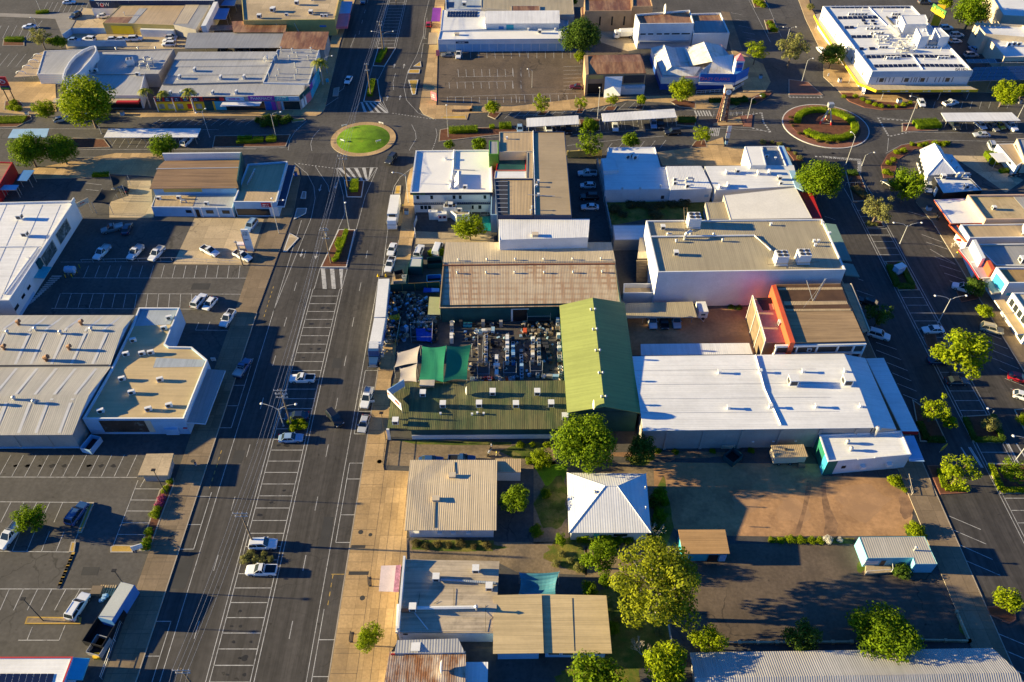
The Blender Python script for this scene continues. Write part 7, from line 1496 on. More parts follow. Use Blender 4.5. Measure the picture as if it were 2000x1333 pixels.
CARS=[('ute','white',32,360,553,180,'white pickup parked alone in a centre bay near the powerline shadow',0),('sedan','navy',32,315,845,182,'dark blue shaded sedan parked behind the street power pole',0),('sedan','lblue',32,270,1015,3,'pale silver blue sedan in the centre bay just below the power pole planter',0),('suv','black',32,610,858,-52,'black four wheel drive turning across the main street',0),('tray','white',32,862,705,263,'white pickup with an open door at the kerb by the rooftop sign',0),('hatch','silver',32,838,905,263,'silver car at the kerb in front of the olive roofed shop',0),('suv','white',42,42,500,2,'white four wheel drive in the centre bay above the small planter',0),('ute','white',42,32,657,180,'white pickup in the centre bay below the small planter',0),('tray','blue',31,1885,470,76,'blue shaded pickup parked at the west kerb beside the mural shop',0),('sedan','white',22,1057,742,263,'white car at the kerb, the farther of a nose to tail pair',0),('ute','white',22,1042,862,262,'white pickup at the kerb, the nearer of a nose to tail pair',0),('suv','dark',12,1050,1235,250,'dark four wheel drive leaving the first roundabout',0),('sedan','white',12,718,620,262,'pale car driving alone in the shaded lane north of the roundabout',0),('hatch','red',12,1342,188,92,'bright red car parked at the far kerb of the north arm',0),('suv','blue',12,833,4,270,'blue car at the very top edge of the main street',0),('suv','blue',41,460,315,76,'blue four wheel drive in the bay beside the round car park tree',0),('tray','white',41,55,450,256,'white pickup with grey covered tray at the left edge',0),('suv','white',41,467,875,77,'white four wheel drive with roof bars by the blue container',0),('tray','grey',21,870,582,205,'dark shaded pickup lying skewed in the warehouse yard',0),('sedan','navy',21,985,582,95,'dark blue shaded sedan beside the skewed dark pickup',0),('tray','white',21,790,768,255,'white pickup in yard shadow, leftmost of the row of three',0),('tray','white',21,1050,768,255,'white pickup in yard shadow, middle of the row of three',0),('tray','white',21,1215,778,255,'white pickup in yard shadow, rightmost of the row of three',0),('ute','white',21,1630,757,-32,'white pickup standing in the sun on the concrete yard',0),('ute','white',21,1885,795,-32,'white pickup behind the leaning wooden pole on the concrete yard',0),('suv','lblue',21,1950,560,255,'silver blue four wheel drive beside the tall white dealer sign',0),('suv','white',21,1545,1143,75,'white four wheel drive, larger of a pair side by side in the car park',0),('hatch','white',21,1630,1165,252,'white hatchback, smaller of a pair side by side in the car park',0),('ute','white',21,1768,1280,258,'white pickup in the bay at the edge of the west footpath',0),('sedan','black',21,935,276,160,'black car under the black shade sails',0),('sedan','white',11,225,204,185,'white sedan driving in the shaded road at far upper left',0),('suv','navy',11,585,122,245,'dark blue car waiting at the far junction',0),('sedan','white',11,535,16,10,'white car at the top edge left of the navy sign wall',0),('sedan','white',11,805,122,20,'white car parked by the wall under the navy sign',0),('sedan','lblue',11,578,310,0,'pale blue shaded car inside the block wall, leftmost',0),('suv','white',11,690,304,170,'white car inside the block wall, second from the left',0),('hatch','white',11,882,303,12,'white hatchback inside the block wall, left of an adjoining pair',0),('hatch','white',11,950,305,5,'white hatchback inside the block wall, right of an adjoining pair',0),('suv','white',11,1052,300,5,'white four wheel drive at the gate end of the block wall',0),('van','white',11,1305,252,180,'white van in the car yard before the white fence',0),('hatch','silver',11,1332,286,0,'silver car just in front of the white van',0),('sedan','white',11,1315,313,180,'white car, middle of the three stacked by the yard van',0),('suv','white',11,1312,343,180,'white four wheel drive, nearest of the three stacked by the yard van',0),('hatch','silver',11,472,926,30,'silver hatchback half under the largest bright tree',0),('suv','white',11,1452,1098,75,'white car parked under the end of the left white carport',0),('suv','dark',55,820,118,0,'dark car half hidden under the long grey carport, left of two',0),('ute','navy',55,1060,112,0,'dark pickup half hidden under the long grey carport, right of two',0),('ute','white',23,585,152,180,'white pickup with canopy in the shaded lane, farthest of four',0),('hatch','white',23,590,246,180,'white hatchback in the shaded lane, second of four',0),('suv','black',23,602,334,180,'black car in the shaded lane, third of four',0),('sedan','white',23,606,413,180,'white sedan in the shaded lane, nearest of four',0),('suv','white',23,1090,1300,270,'white car nosing out of the khaki carport at left',0),('sedan','black',23,1182,1302,270,'black car nosing out of the khaki carport in the middle',0),('suv','silver',23,1275,1298,270,'silver car nosing out of the khaki carport at right',0),('suv','white',22,1268,757,80,'white four wheel drive parked behind the small grey shed',0),('van','white',22,1410,745,80,'white van between two yellow green bushes',0),('hatch','lblue',13,62,1000,270,'pale blue car beside the end of the nearer white carport',0),('suv','white',13,285,1002,275,'white car under the nearer white carport',0),('sedan','navy',13,362,1000,275,'dark blue car under the nearer white carport',0),('suv','black',13,437,1002,275,'black car under the right end of the nearer white carport',0),('sedan','white',13,803,985,268,'white sedan parked in front of the longer white carport',0),('suv','lblue',13,1100,962,268,'silver blue car under the longer white carport',0),('suv','black',13,1155,965,268,'black car under the longer white carport, last before the hedge',0),('suv','black',13,1248,1026,188,'black four wheel drive moving along the cross street',0),('sedan','maroon',13,505,672,175,'dark maroon car alone against the old brick wall',0),('ute','white',12,1575,424,268,'white pickup at the foot of the long white hall wall',0),('sedan','grey',12,1492,425,180,'dark grey car in the shade of the long white hall',0),('hatch','white',14,412,386,100,'white car half hidden behind the dark tree by the hotel',0),('hatch','white',14,1193,798,265,'white car angle parked before the hotel at left',0),('ute','white',14,1420,800,20,'white pickup angle parked before the hotel at right',0),('suv','dark',14,1450,975,275,'dark car under the left end of the right hand carport',0),('hatch','white',14,1655,972,285,'white hatchback under the right hand carport',0),('sedan','grey',14,1748,985,285,'grey car between the white and yellow ones under the carport',0),('hatch','yellow',14,1800,972,285,'yellow car under the right hand carport',0),('ute','white',14,1885,980,285,'white pickup under the right end of the carport',0),('sedan','silver',14,1662,1046,178,'silver sedan driving past the right hand carport',0),('suv','silver',14,1747,1145,262,'silver four wheel drive in the bay behind the tall bright hedge',0),('suv','white',14,1385,216,5,'white car in the hotel yard, farthest of the row',0),('suv','white',14,1468,272,5,'white car in the hotel yard under the plant room, second of the row',0),('hatch','white',14,1458,318,5,'white hatchback in the hotel yard, nearest of the white ones',0),('hatch','lblue',14,1600,378,100,'pale blue car against the cream building',0),('suv','silver',14,1580,426,5,'silver four wheel drive behind the hotel back corner',0),('suv','grey',14,1218,14,5,'grey car at the top edge behind the hotel',0),('suv','white',24,1518,1042,152,'white car nosed to the kerb beside the small shaded tree',0),('suv','white',34,862,213,-25,'white four wheel drive nosed out below the orange parapet building',0),('sedan','white',34,1285,172,182,'white sedan in the median bay left of the largest yellow tree',0),('suv','gold',34,1742,168,-22,'gold four wheel drive nosed to the kerb right of the largest yellow tree',0),('sedan','navy',34,1330,412,0,'dark blue car half hidden at the left of the largest yellow tree',0),('sedan','dark',34,1470,572,0,'dark car in the bay under the largest yellow tree',0),('hatch','red',34,1952,548,-25,'red car nosed to the right hand kerb',0),('hatch','white',34,1995,692,-25,'white car cut by the right edge below the red one',0),('hatch','black',24,780,1150,150,'black car in deep shade beside the orange parapet building',0),('hatch','black',24,940,235,120,'black motor car in shade on the kerb below the cafe corner',0),('suv','white',24,1250,262,250,'white car beside the dark cafe wall',0),]
for k,c_,t,x,y,h_,l,g_ in CARS:
 o_=car(k,c_,t,x,y,h_,l)
 if 'open door' in l:b=MB();b.box((.75,1.35,.75),(.1,.85,.75),rz=.25);d_=b.build('open_door',PAINT,o_);d_.color=(*COLS[c_],1);b=MB();b.box((.75,1.35,1.3),(.05,.75,.35),rz=.25);b.build('door_glass',GLASS,d_)
def wheelset(root,pts,r=.5,w=.28):
 ty=shared(('tyre',r,w),lambda:(lambda b:(b.tube([(0,-w/2,0),(0,w/2,0)],r,14),b.mesh('truck_tyre',RUBBER))[1])(MB()));rm=shared(('rimb',r,w),lambda:(lambda b:(b.tube([(0,-w/2-.01,0),(0,w/2+.01,0)],r*.5,10),b.mesh('truck_rim',CHROME))[1])(MB()))
 for x,y in pts:
  o=bpy.data.objects.new('wheel',ty);link(o,root);o.location=(x,y,r);o2=bpy.data.objects.new('rim',rm);link(o2,o)
def truck_cab(root,x0,colr,w=2.45,h=2.9,L=2.2,bonnet=0.0):
 b=MB();secs=[]
 for x,z1,ww in((x0,h,w/2),(x0+L-.35,h,w/2),(x0+L-.05,1.9,w/2*.98),(x0+L,.6,w/2*.95)):secs.append([(x,-ww,.55),(x,ww,.55),(x,ww,z1*.75),(x,ww*.94,z1),(x,-ww*.94,z1),(x,-ww,z1*.75)])
 b=loft(secs);o=b.build('cab',PAINT,root);o.color=(*colr,1)
 g_=MB();g_.face([(x0+L-.02,-w*.44,1.75),(x0+L-.02,w*.44,1.75),(x0+L-.3,w*.42,h-.25),(x0+L-.3,-w*.42,h-.25)]);g_.build('windscreen',GLASS,root)
 for s in(-1,1):
  g_=MB();g_.face([(x0+.7,s*(w/2+.012),1.6),(x0+L-.4,s*(w/2+.012),1.6),(x0+L-.5,s*(w/2+.0),2.1),(x0+.7,s*(w/2+.0),2.1)]);g_.build('side_window',GLASS,root)
  k=MB();k.box((x0+L+.02,s*w*.36,.95),(.08,.4,.22));k.build('headlight',LAMPW,root);k=MB();k.box((x0+L-.1,s*(w/2+.2),2.0),(.1,.2,.5));k.build('wing_mirror',BLACK,root)
 if bonnet:
  b=loft([[(x,-ww,.6),(x,ww,.6),(x,ww,z),(x,-ww,z)]for x,ww,z in((x0+L-.2,1.0,1.75),(x0+L+bonnet-.2,.85,1.6),(x0+L+bonnet,.75,1.2))]);o=b.build('bonnet',PAINT,root);o.color=(*colr,1)
  k=MB();k.box((x0+L+bonnet+.04,0,1.0),(.1,1.3,.8));k.build('grille',CHROME,root);k=MB();k.tube([(x0+L+bonnet+.3,-1.1,.5),(x0+L+bonnet+.35,-1.0,1.2),(x0+L+bonnet+.35,1.0,1.2),(x0+L+bonnet+.3,1.1,.5)],.07,6);k.build('bull_bar',CHROME,root)
  for s in(-1,1):k=MB();k.tube([(x0-.1,s*1.1,.8),(x0-.1,s*1.1,3.4)],.1,7);k.build('exhaust_stack',CHROME,root)
  # rigid white box truck at the kerb
p=(P(22,1082,320,3.3)+P(22,1062,580,1.0))/2;a_,c_=P(22,1082,318,3.6),P(22,1060,585,.5);L_=(a_-c_).to_2d().length;hd=math.atan2(c_.y-a_.y,c_.x-a_.x)
mid=(a_+c_)/2;root=empty('box_truck',(mid.x,mid.y,.006),'white rigid box truck parked at the kerb beside the hotel','truck',None,hd)
b=MB();b.box((-1.05,0,2.2),(L_-2.3,2.5,2.7));b.build('cargo_box',WHITE,root);b=MB();b.box((-.2,0,.7),(L_-.6,1.0,.3));b.build('chassis',BLACK,root);b=MB();b.box((L_/2-2.0,0,2.9),(.5,1.6,.8));b.build('refrigeration_unit',BLACK,root)
truck_cab(root,L_/2-2.0,COLS['white']);wheelset(root,[(x,s*1.05)for x in(L_/2-1.1,-L_/2+2.2,-L_/2+1.0)for s in(-1,1)])
# road train: two trailers and a blue bonneted tractor
HD=R(262.5)
def at_px(t,x,y,z):return P(t,x,y,z)
def trailer(label,t,q0,q1,z=3.7):
 a,c=P(t,*q0,z),P(t,*q1,z);L_=(a-c).to_2d().length;m_=(a+c)/2;hd=math.atan2(c.y-a.y,c.x-a.x)
 root=empty('semi_trailer',(m_.x,m_.y,.006),label,'trailer',None,hd);b=MB();b.box((0,0,2.45),(L_,2.5,2.5));b.build('cargo_body',WHITE,root)
 b=MB();b.box((0,0,1.05),(L_-.3,1.1,.25));b.build('chassis',BLACK,root);b=MB();b.box((0,1.27,2.0),(L_*.5,.03,1.0));b.build('side_curtain',BLUE,root)
 for i in range(9):pass
 wheelset(root,[(-L_/2+1.2+i*1.2,s*1.05)for i in range(3)for s in(-1,1)]);return root
trailer('white road train trailer, the rear one near the orange cones',22,(995,975),(962,1272));trailer('white road train trailer, the front one behind the blue tractor',32,(962,86),(925,285))
a_,c_=P(32,925,290,2.5),P(32,912,470,.6);hd=math.atan2(c_.y-a_.y,c_.x-a_.x);L_=(a_-c_).to_2d().length;mid=(a_+c_)/2
root=empty('truck_tractor',(mid.x,mid.y,.006),'blue bonneted truck tractor at the front of the road train','truck',None,hd);b=MB();b.box((-.6,0,.9),(L_-1.5,1.0,.3));b.build('chassis',BLACK,root)
truck_cab(root,L_/2-4.6,COLS['blue'],2.4,3.2,2.6,2.0);b=MB();k=L_/2-4.6;b.face([(k,-1.1,3.2),(k,1.1,3.2),(k,1.0,3.9),(k,-1.0,3.9)]);b.face([(k,-1.1,3.2),(k,1.1,3.2),(k+1.5,1,3.22),(k+1.5,-1,3.22)]);b.face([(k,-1.0,3.9),(k,1.0,3.9),(k+1.5,1,3.22),(k+1.5,-1,3.22)]);b.build('wind_deflector',WHITE,root);wheelset(root,[(x,s*1.05)for x in(L_/2-1.0,-L_/2+1.0,-L_/2+2.2)for s in(-1,1)])
# white covered truck beside the office block
p=P(13,872,262,1.5);root=empty('covered_truck',(p.x,p.y,.006),'white canvas covered truck beside the white office block','truck',None,R(185));b=loft([[(x,-1.2,1.0),(x,1.2,1.0),(x,1.25,2.6),(x,.7,3.1),(x,-.7,3.1),(x,-1.25,2.6)]for x in(-3.4,-1,1.6)]);b.build('canvas_cover',WHITE,root);b=MB();b.box((0,0,.85),(6.5,1.2,.25));b.build('chassis',BLACK,root);truck_cab(root,1.8,COLS['white'],2.3,2.6,1.8);wheelset(root,[(x,s*1.0)for x in(2.6,-2.2)for s in(-1,1)],.42)
# caravan, food trailer, tank
p=P(23,1473,1222,1.2);root=empty('box_trailer',(p.x,p.y,.006),'white enclosed box trailer with drawbar beside the khaki carport','trailer',None,R(-88));b=MB();b.box((0,0,1.45),(3.4,2.1,2.0));b.build('body',WHITE,root);b=MB();b.tube([(1.7,.7,.6),(3.0,0,.6),(1.7,-.7,.6)],.07,6);b.build('drawbar',WHITE,root);b=MB();b.box((1.72,0,1.5),(.03,.9,.4));b.build('front_window',GLASS,root);wheelset(root,[(-.2,1.0),(-.2,-1.0)],.35,.22);b=MB();b.tube([(2.2,.0,.6),(2.2,0,.85)],.3,10);b.build('spare_wheel',RUBBER,root)
p=P(34,152,1155,1.4);root=empty('food_trailer',(p.x,p.y,.006),'beige roofed site trailer parked below the grey rendered wall','trailer',None,R(2));b=MB();b.box((0,0,1.75),(6.0,2.6,2.0));b.build('body',CREAM,root);b=MB();b.box((0,0,2.8),(6.3,2.9,.12));b.build('roof',RTAN,root);b=MB();b.box((2.4,-1.7,.5),(1.2,.8,.9));b.build('steps',WOOD,root);wheelset(root,[(-1.8,-1.2),(-1.8,1.2),(.4,-1.2),(.4,1.2)],.38,.22);b=MB();b.tube([(2.2,.6,2.8),(2.2,.6,4.2)],.03,5);b.build('aerial',STEEL,root);b=MB();b.box((-.6,.3,3.0),(.5,.4,.3));b.build('roof_vent',DGREY,root)
p=P(21,545,905,1.2);root=empty('water_tank',(p.x,p.y,0),'pale blue water tank inside yellow bollards in the shaded car park','tank');b=MB();b.tube([(-1.1,0,1.3),(1.1,0,1.3)],.85,14);b.build('tank_body',LBLUE,root);b=MB();b.box((-.6,0,.35),(.3,1.2,.7));b.box((.6,0,.35),(.3,1.2,.7));b.build('cradle',STEEL,root);b=MB();b.tube([(0,0,2.1),(0,0,2.5)],.12,8);b.build('filler_neck',STEEL,root)
for i,(x,y)in enumerate([(512,965),(562,962),(600,930),(622,890),(505,930)]):
 p=P(21,x,y);b=MB();b.tube([(p.x,p.y,0),(p.x,p.y,1.0)],.09,8);tag(b.build('bollard',YELLOW,org=Vector((p.x,p.y,0))),'yellow bollard %s the pale blue water tank'%['left in front of','right in front of','at the near right of','at the far right of','close on the left of'][i],'bollard','yellow bollards round the water tank')
 # ------------------------------------------------------------------ poles, lamps and wires
def lamp(t,bx,by,ty,arms,label,kind='cobra',r=.11,m=None,name='street_lamp',top=None):
 """base pixel, top pixel row; arms: list of (length, heading)"""
 p=P(t,bx,by);h=hgt(t,ty,by);root=empty(name,p,label,'street lamp','street lamps');b=MB();b.tube([(0,0,0),(0,0,h*.5),(0,0,h)],[r,r*.8,r*.6],8);b.tube([(0,0,0),(0,0,.12)],r*2,8);b.build('pole',m or POLEM,root)
 for L_,a in arms:
  ca,sa=math.cos(R(a)),math.sin(R(a));b=MB();pts=[Vector((0,0,h-.4)),Vector((ca*L_*.3,sa*L_*.3,h+.25)),Vector((ca*L_*.7,sa*L_*.7,h+.5)),Vector((ca*L_,sa*L_,h+.5))];b.tube(pts,[r*.5,r*.45,r*.4,r*.35],6);o=b.build('arm',m or POLEM,root)
  k=MB();k.ball((ca*(L_+.25),sa*(L_+.25),h+.47),.3,8,sz=.5);k.build('lamp_head',WHITE,o,org=Vector((0,0,0)))
 return root
BPOLE=mk('dark pole',(.06,.055,.05),.6,.15,.5)
def parklamp(t,bx,by,ty,label):
 p=P(t,bx,by);h=hgt(t,ty,by);root=empty('street_lamp',p,label,'street lamp','street lamps');b=MB();b.tube([(0,0,0),(0,0,h)],[.09,.06],7);b.build('pole',BPOLE,root);b=MB();b.box((.0,0,h+.08),(.7,.5,.16));b.build('lamp_head',BLACK,root)
parklamp(41,1005,210,58,'dark car park lamp beside the flat tan shelter');parklamp(41,770,780,662,'dark car park lamp beside the blue container');parklamp(41,262,965,832,'dark car park lamp on the narrow island at lower left');parklamp(32,1012,1035,825,'dark slim pole lamp at the corner of the olive roofed shop')
lamp(24,1025,700,560,[(3.2,8),(3.2,172)],'double arm street lamp in the right hand median, the farther one');lamp(24,1325,1312,1130,[(3.2,8),(3.2,172)],'double arm street lamp in the right hand median beside the largest yellow tree');lamp(34,1850,1290,1030,[(3.0,172)],'tall lamp at the right edge beside the crossing');lamp(34,1738,838,805,[(1.2,172)],'small lamp at the corner of the square hedge bed',r=.08)
lamp(32,215,925,790,[(3.2,12),(3.2,165)],'double arm street lamp behind the power pole in the planter');lamp(22,180,625,385,[(2.8,10),(1.0,90)],'street lamp on the west footpath below the red sign');lamp(22,725,590,410,[(.6,90)],'straight lamp pole in the paved main street median',r=.1);lamp(22,1185,385,165,[(3.0,175)],'curved arm lamp beside the white roofed hotel')
lamp(12,160,1080,890,[(2.6,10)],'curved arm lamp in the bed west of the roundabout');lamp(12,1495,1070,840,[(.5,90)],'straight pole at the bed east of the roundabout',r=.08);lamp(12,555,572,450,[(2.2,8)],'curved arm lamp at the arcade side street kerb');lamp(12,1000,410,262,[(3.4,10),(3.4,170)],'double arm lamp behind the far island hedge')
lamp(11,790,1042,880,[(1.6,215),(1.6,60)],'double lamp beside the left end of the white carport');lamp(11,1630,1068,870,[(1.6,230),(1.0,45)],'double lamp at the right end of the left white carport');lamp(11,322,102,-10,[(1.5,170)],'tall lamp standing in the low hedge at the far junction');lamp(11,300,228,150,[(1.0,170)],'short lamp behind the pale feathery tree');lamp(11,390,1085,1050,[(.5,170)],'lamp between the two round dark green trees')
lamp(13,665,920,705,[(.6,90)],'straight lamp pole between the two white carports');lamp(13,1830,925,765,[(2.4,12)],'curved arm lamp beside the clock tower island');lamp(13,155,680,550,[(1.2,175)],'short lamp in the middle of the far car park',r=.07);lamp(14,262,640,470,[(1.4,10)],'lamp on the triangular island left of the hotel');lamp(14,1072,1020,765,[(2.2,172)],'curved arm lamp in the median bed right of the second roundabout');lamp(57,840,472,290,[(1.5,120)],'lamp on the near side of the second roundabout');lamp(57,945,478,410,[(2.2,12)],'low curved lamp on the splitter by the second roundabout');lamp(14,1940,920,800,[(1.0,60)],'lamp behind the right end of the right hand carport');lamp(14,150,300,225,[(2.0,10),(2.0,170)],'double arm lamp beside the grey green feathery tree')
WIRES=[]
def utility(t,bx,by,tx,ty,label,arms=((0,2.6),(.9,2.2)),lean=0,h=None,wood=True):
 p=P(t,bx,by);h=h or hgt(t,ty,by);root=empty('utility_pole',p,label,'utility pole','power poles of the main street');b=MB();b.tube([(0,0,0),(0,0,h*.5),(0,0,h)],[.19,.16,.12],8);b.build('pole',WOOD if wood else POLEM,root);tops=[]
 for dz,w_ in arms:
  b=MB();b.box((0,-.15,h-.3-dz),(w_,.12,.14));o=b.build('crossarm',GUMB,root)
  for i in range(4 if w_>2.3 else 3):
   x=-w_/2+.15+(w_-.3)*i/(3 if w_>2.3 else 2);k=MB();k.tube([(x,-.15,h-.23-dz),(x,-.15,h+.05-dz)],[.05,.07],6);k.build('insulator',WHITE,o,org=Vector((0,0,0)))
   tops.append(Vector((p.x+x,p.y-.15,h+.05-dz)))
 k=MB();k.tube([(.25,0,h-2.6),(.25,0,h-1.7)],.22,8);k.build('transformer',STEEL,root)if len(arms)>2 else None
 return tops
U1=utility(42,-330,1420,0,1262,'wooden power pole at the bottom edge of the main street',h=10.5);U2=utility(42,-10,505,0,375,'wooden power pole beside the small planter',h=10.5);U3=utility(32,275,920,215,650,'wooden power pole with crossarms in the street planter',arms=((0,2.6),(1.0,2.4),(2.0,2.2)),h=11);U4=utility(22,583,855,0,515,'wooden power pole in the long main street island',arms=((0,1.6),(.5,2.2),(3.0,1.8)),h=11);U5=utility(22,718,285,0,-15,'power pole in the small island below the roundabout',h=11.0);U6=utility(12,893,750,0,435,'power pole in the island above the roundabout',arms=((0,1.4),(2.0,1.4)),h=11);U7=utility(12,990,410,0,205,'power pole in the farther island hedge',arms=((0,1.8),(1.2,1.4)),h=11);U8=utility(12,1092,40,0,-80,'power pole at the top edge of the main street',h=11)
utility(21,1888,870,0,590,'leaning wooden pole at the concrete yard edge',arms=((0,.8),),h=7.5)
def wire(a,c,sag=.5,r=.02):
 pts=[a.lerp(c,i/10)-Vector((0,0,sag*4*(i/10)*(1-i/10)))for i in range(11)];m_=a.lerp(c,.5);b=MB();b.tube(pts,r,4,cap=False);tag(b.build('power_line',STEEL,org=Vector((m_.x,m_.y,m_.z))),'thin grey power line strung between the main street poles','power line','overhead power lines along the main street')
for A_,B_ in((U1,U2),(U2,U3),(U3,U4),(U4,U5),(U5,U6),(U6,U7),(U7,U8)):
 for i in range(min(4,len(A_),len(B_))):wire(A_[i],B_[i],.6)
a0=U1[0]+Vector((1.2,-45,-.2));[wire(U1[i]+Vector((1.2,-45,.2)),U1[i],.6)for i in range(4)]
# ------------------------------------------------------------------ carports and shelters in the streets
carport('long_white_carport','long white street carport at the left of the cross street',11,[(842,1002),(1562,1000),(1532,1068),(806,1070)],3.0,RWHITEY,npost=6,edge=WHITE);carport('blue_carport','pale blue carport at the left edge of the cross street',11,[(100,1005),(382,1000),(360,1070),(60,1075)],3.0,LBLUE,npost=4);carport('white_carport','nearer white street carport east of the first roundabout',13,[(112,920),(516,898),(520,965),(115,988)],3.0,RWHITEY,npost=4,edge=WHITE);carport('white_carport','longer white street carport nearest the clock tower',13,[(695,884),(1262,847),(1282,912),(705,948)],3.0,RWHITEY,npost=5,edge=WHITE);carport('white_carport','white street carport right of the second roundabout',14,[(1345,878),(1895,875),(1965,940),(1385,944)],3.0,RWHITEY,npost=5,edge=WHITE)
carport('white_canopy','white peaked canopy behind the tall bright hedge',58,[(885,330),(1075,322),(1185,440),(1000,448)],2.8,RWFLAT,'canopy',npost=2);carport('green_awning_roof','pale green flat roof in the second hand yard beside the tan warehouse',52,[(985,100),(1190,108),(1200,450),(955,448)],3.0,mk('pale green sheet',(.42,.42,.2),.6,.12,.3),'canopy',npost=2);carport('tan_carport','timber pergola at the fence behind the yellow walled building',11,[(1560,200),(1830,195),(1820,232),(1545,238)],2.8,RRUST,'pergola',npost=4)
def sail(label,t,pts,zs,m,sag=.9,name='shade_sail',cat='shade sail',n=10,center=None):
 q=[P(t,x,y,z)for(x,y),z in zip(pts,zs)];root=wroot(name,centroid(q),label,cat);b=MB();G_=[]
 for i in range(n+1):
  rw=[]
  for j in range(n+1):
   u,v=i/n,j/n;p=q[0].lerp(q[1],u).lerp(q[3].lerp(q[2],u),v);c=(q[0]+q[1]+q[2]+q[3])/4
   pull=.1*(4*u*(1-u)*abs(2*v-1)**3+4*v*(1-v)*abs(2*u-1)**3);p=p.lerp(c,pull);p.z+=(center or 0)*math.sin(math.pi*u)*math.sin(math.pi*v);rw.append(p)
  G_.append(rw)
 for i in range(n):
  for j in range(n):b.face([G_[i][j],G_[i][j+1],G_[i+1][j+1],G_[i+1][j]])
 b.build('fabric',m,root,smooth=True)
 for v in q:k=MB();k.tube([(v.x,v.y,0),(v.x,v.y,v.z+.2)],.07,6);k.build('post',STEEL,root)
 return root
sail('large bright green shade sail over the second hand yard, left half',32,[(1290,305),(1480,300),(1458,585),(1265,575)],(4.2,4.8,4.6,4.0),mk('green shade cloth',(.015,.2,.1),.7,.1,.4),center=-.25);sail('large bright green shade sail over the second hand yard, right half',32,[(1480,300),(1675,290),(1640,568),(1458,585)],(4.8,4.0,3.9,4.6),MATS['green shade cloth'],center=-.25)
sail('upper beige shade sail left of the green sail',32,[(1100,355),(1275,302),(1255,435),(1075,470)],(3.6,4.2,4.0,3.4),mk('beige shade cloth',(.5,.43,.36),.7,.08,.4),center=-.2);sail('lower beige shade sail left of the green sail',32,[(1120,478),(1252,440),(1248,582),(1112,580)],(3.4,4.0,3.8,3.3),MATS['beige shade cloth'],center=-.2)
sail('blue slatted shade sail beside the twin tan roofs',43,[(45,675),(285,668),(262,818),(35,818)],(3.6,4.4,3.4,3.4),mk('teal blue shade cloth',(.05,.2,.26),.6,.25,.6,ribs='x',pitch=.5,rib=1),center=-.9);sail('black shade sail over the entry beside the brown gabled shop, upper',21,[(850,165),(990,175),(950,250),(880,270)],(3.8,3.2,3.4,3.2),mk('black shade cloth',(.02,.02,.02),.8,.2,.4),center=-.3);sail('black shade sail over the entry beside the brown gabled shop, lower',21,[(790,280),(930,285),(850,400),(715,385)],(3.6,3.4,3.2,3.6),MATS['black shade cloth'],center=-.3)
# ------------------------------------------------------------------ signs, towers, monuments
p=P(13,1630,940);h=8.8;root=wroot('clock_tower',p,'tall brown lattice clock tower on its island by the blue store','clock tower');legs=[Vector((p.x+sx*1.3,p.y+sy*1.0,0))for sx,sy in((-1,-1),(1,-1),(1,1),(-1,1))];tops=[Vector((p.x+sx*.75,p.y+sy*.7,h))for sx,sy in((-1,-1),(1,-1),(1,1),(-1,1))]
BRN=mk('brown steel',(.2,.09,.06),.6,.2,.5)
for a,c in zip(legs,tops):b=MB();b.tube([a,c],[.22,.16],6);b.build('leg',BRN,root)
b=MB();b.box((p.x,p.y,h/2),(.9,.7,h));b.build('centre_panel',CREAM,root);b=MB()
for k in range(6):
 z0,z1=k*h/6,(k+1)*h/6
 for i in range(4):j=(i+1)%4;b.tube([legs[i].lerp(tops[i],z0/h),legs[j].lerp(tops[j],z1/h)],.06,5);b.tube([legs[i].lerp(tops[i],z1/h),legs[j].lerp(tops[j],z1/h)],.07,5)
b.build('bracing',BRN,root);b=MB();b.box((p.x,p.y,h+1.1),(2.1,2.1,2.2));hd_=b.build('clock_housing',BRN,root);b=MB();b.box((p.x,p.y,h+2.28),(2.4,2.4,.16));b.build('cap',CREAM,root)
for dx,dy in((0,-1),(0,1),(1,0),(-1,0)):
 b=MB();c0=Vector((p.x+dx*1.06,p.y+dy*1.06,h+1.1));b.tube([c0,c0+Vector((dx*.05,dy*.05,0))],.85,20);f_=b.build('clock_face',WHITE,root);b=MB();c1=c0+Vector((dx*.07,dy*.07,0));sd=Vector((-dy,dx,0));b.tube([c1,c1+Vector((0,0,.65))],.04,4);b.tube([c1,c1+sd*.45],.05,4);b.build('hands',BLACK,f_,org=Vector(root.location))
p=P(57,705,205);root=wroot('roundabout_monument',p,'small mine headframe monument with red feet at the centre of the second roundabout','monument');lg=[Vector((p.x+1.9*math.cos(a),p.y+1.9*math.sin(a),.2))for a in(R(200),R(320),R(80))];tp=Vector((p.x,p.y,5.6))
for v in lg:b=MB();b.tube([v,v.lerp(tp,.16)],.28,7);b.build('foot',RED,root);b=MB();b.tube([v.lerp(tp,.16),tp],[.26,.16],7);b.build('leg',CREAM,root)
b=MB();b.box(tp+Vector((0,0,.5)),(1.6,1.4,1.2));b.build('head_box',STEEL,root);b=MB();b.tube([v+Vector((0,0,.4))for v in lg]+[lg[0]+Vector((0,0,.4))],.1,6);b.build('tie_ring',CREAM,root)
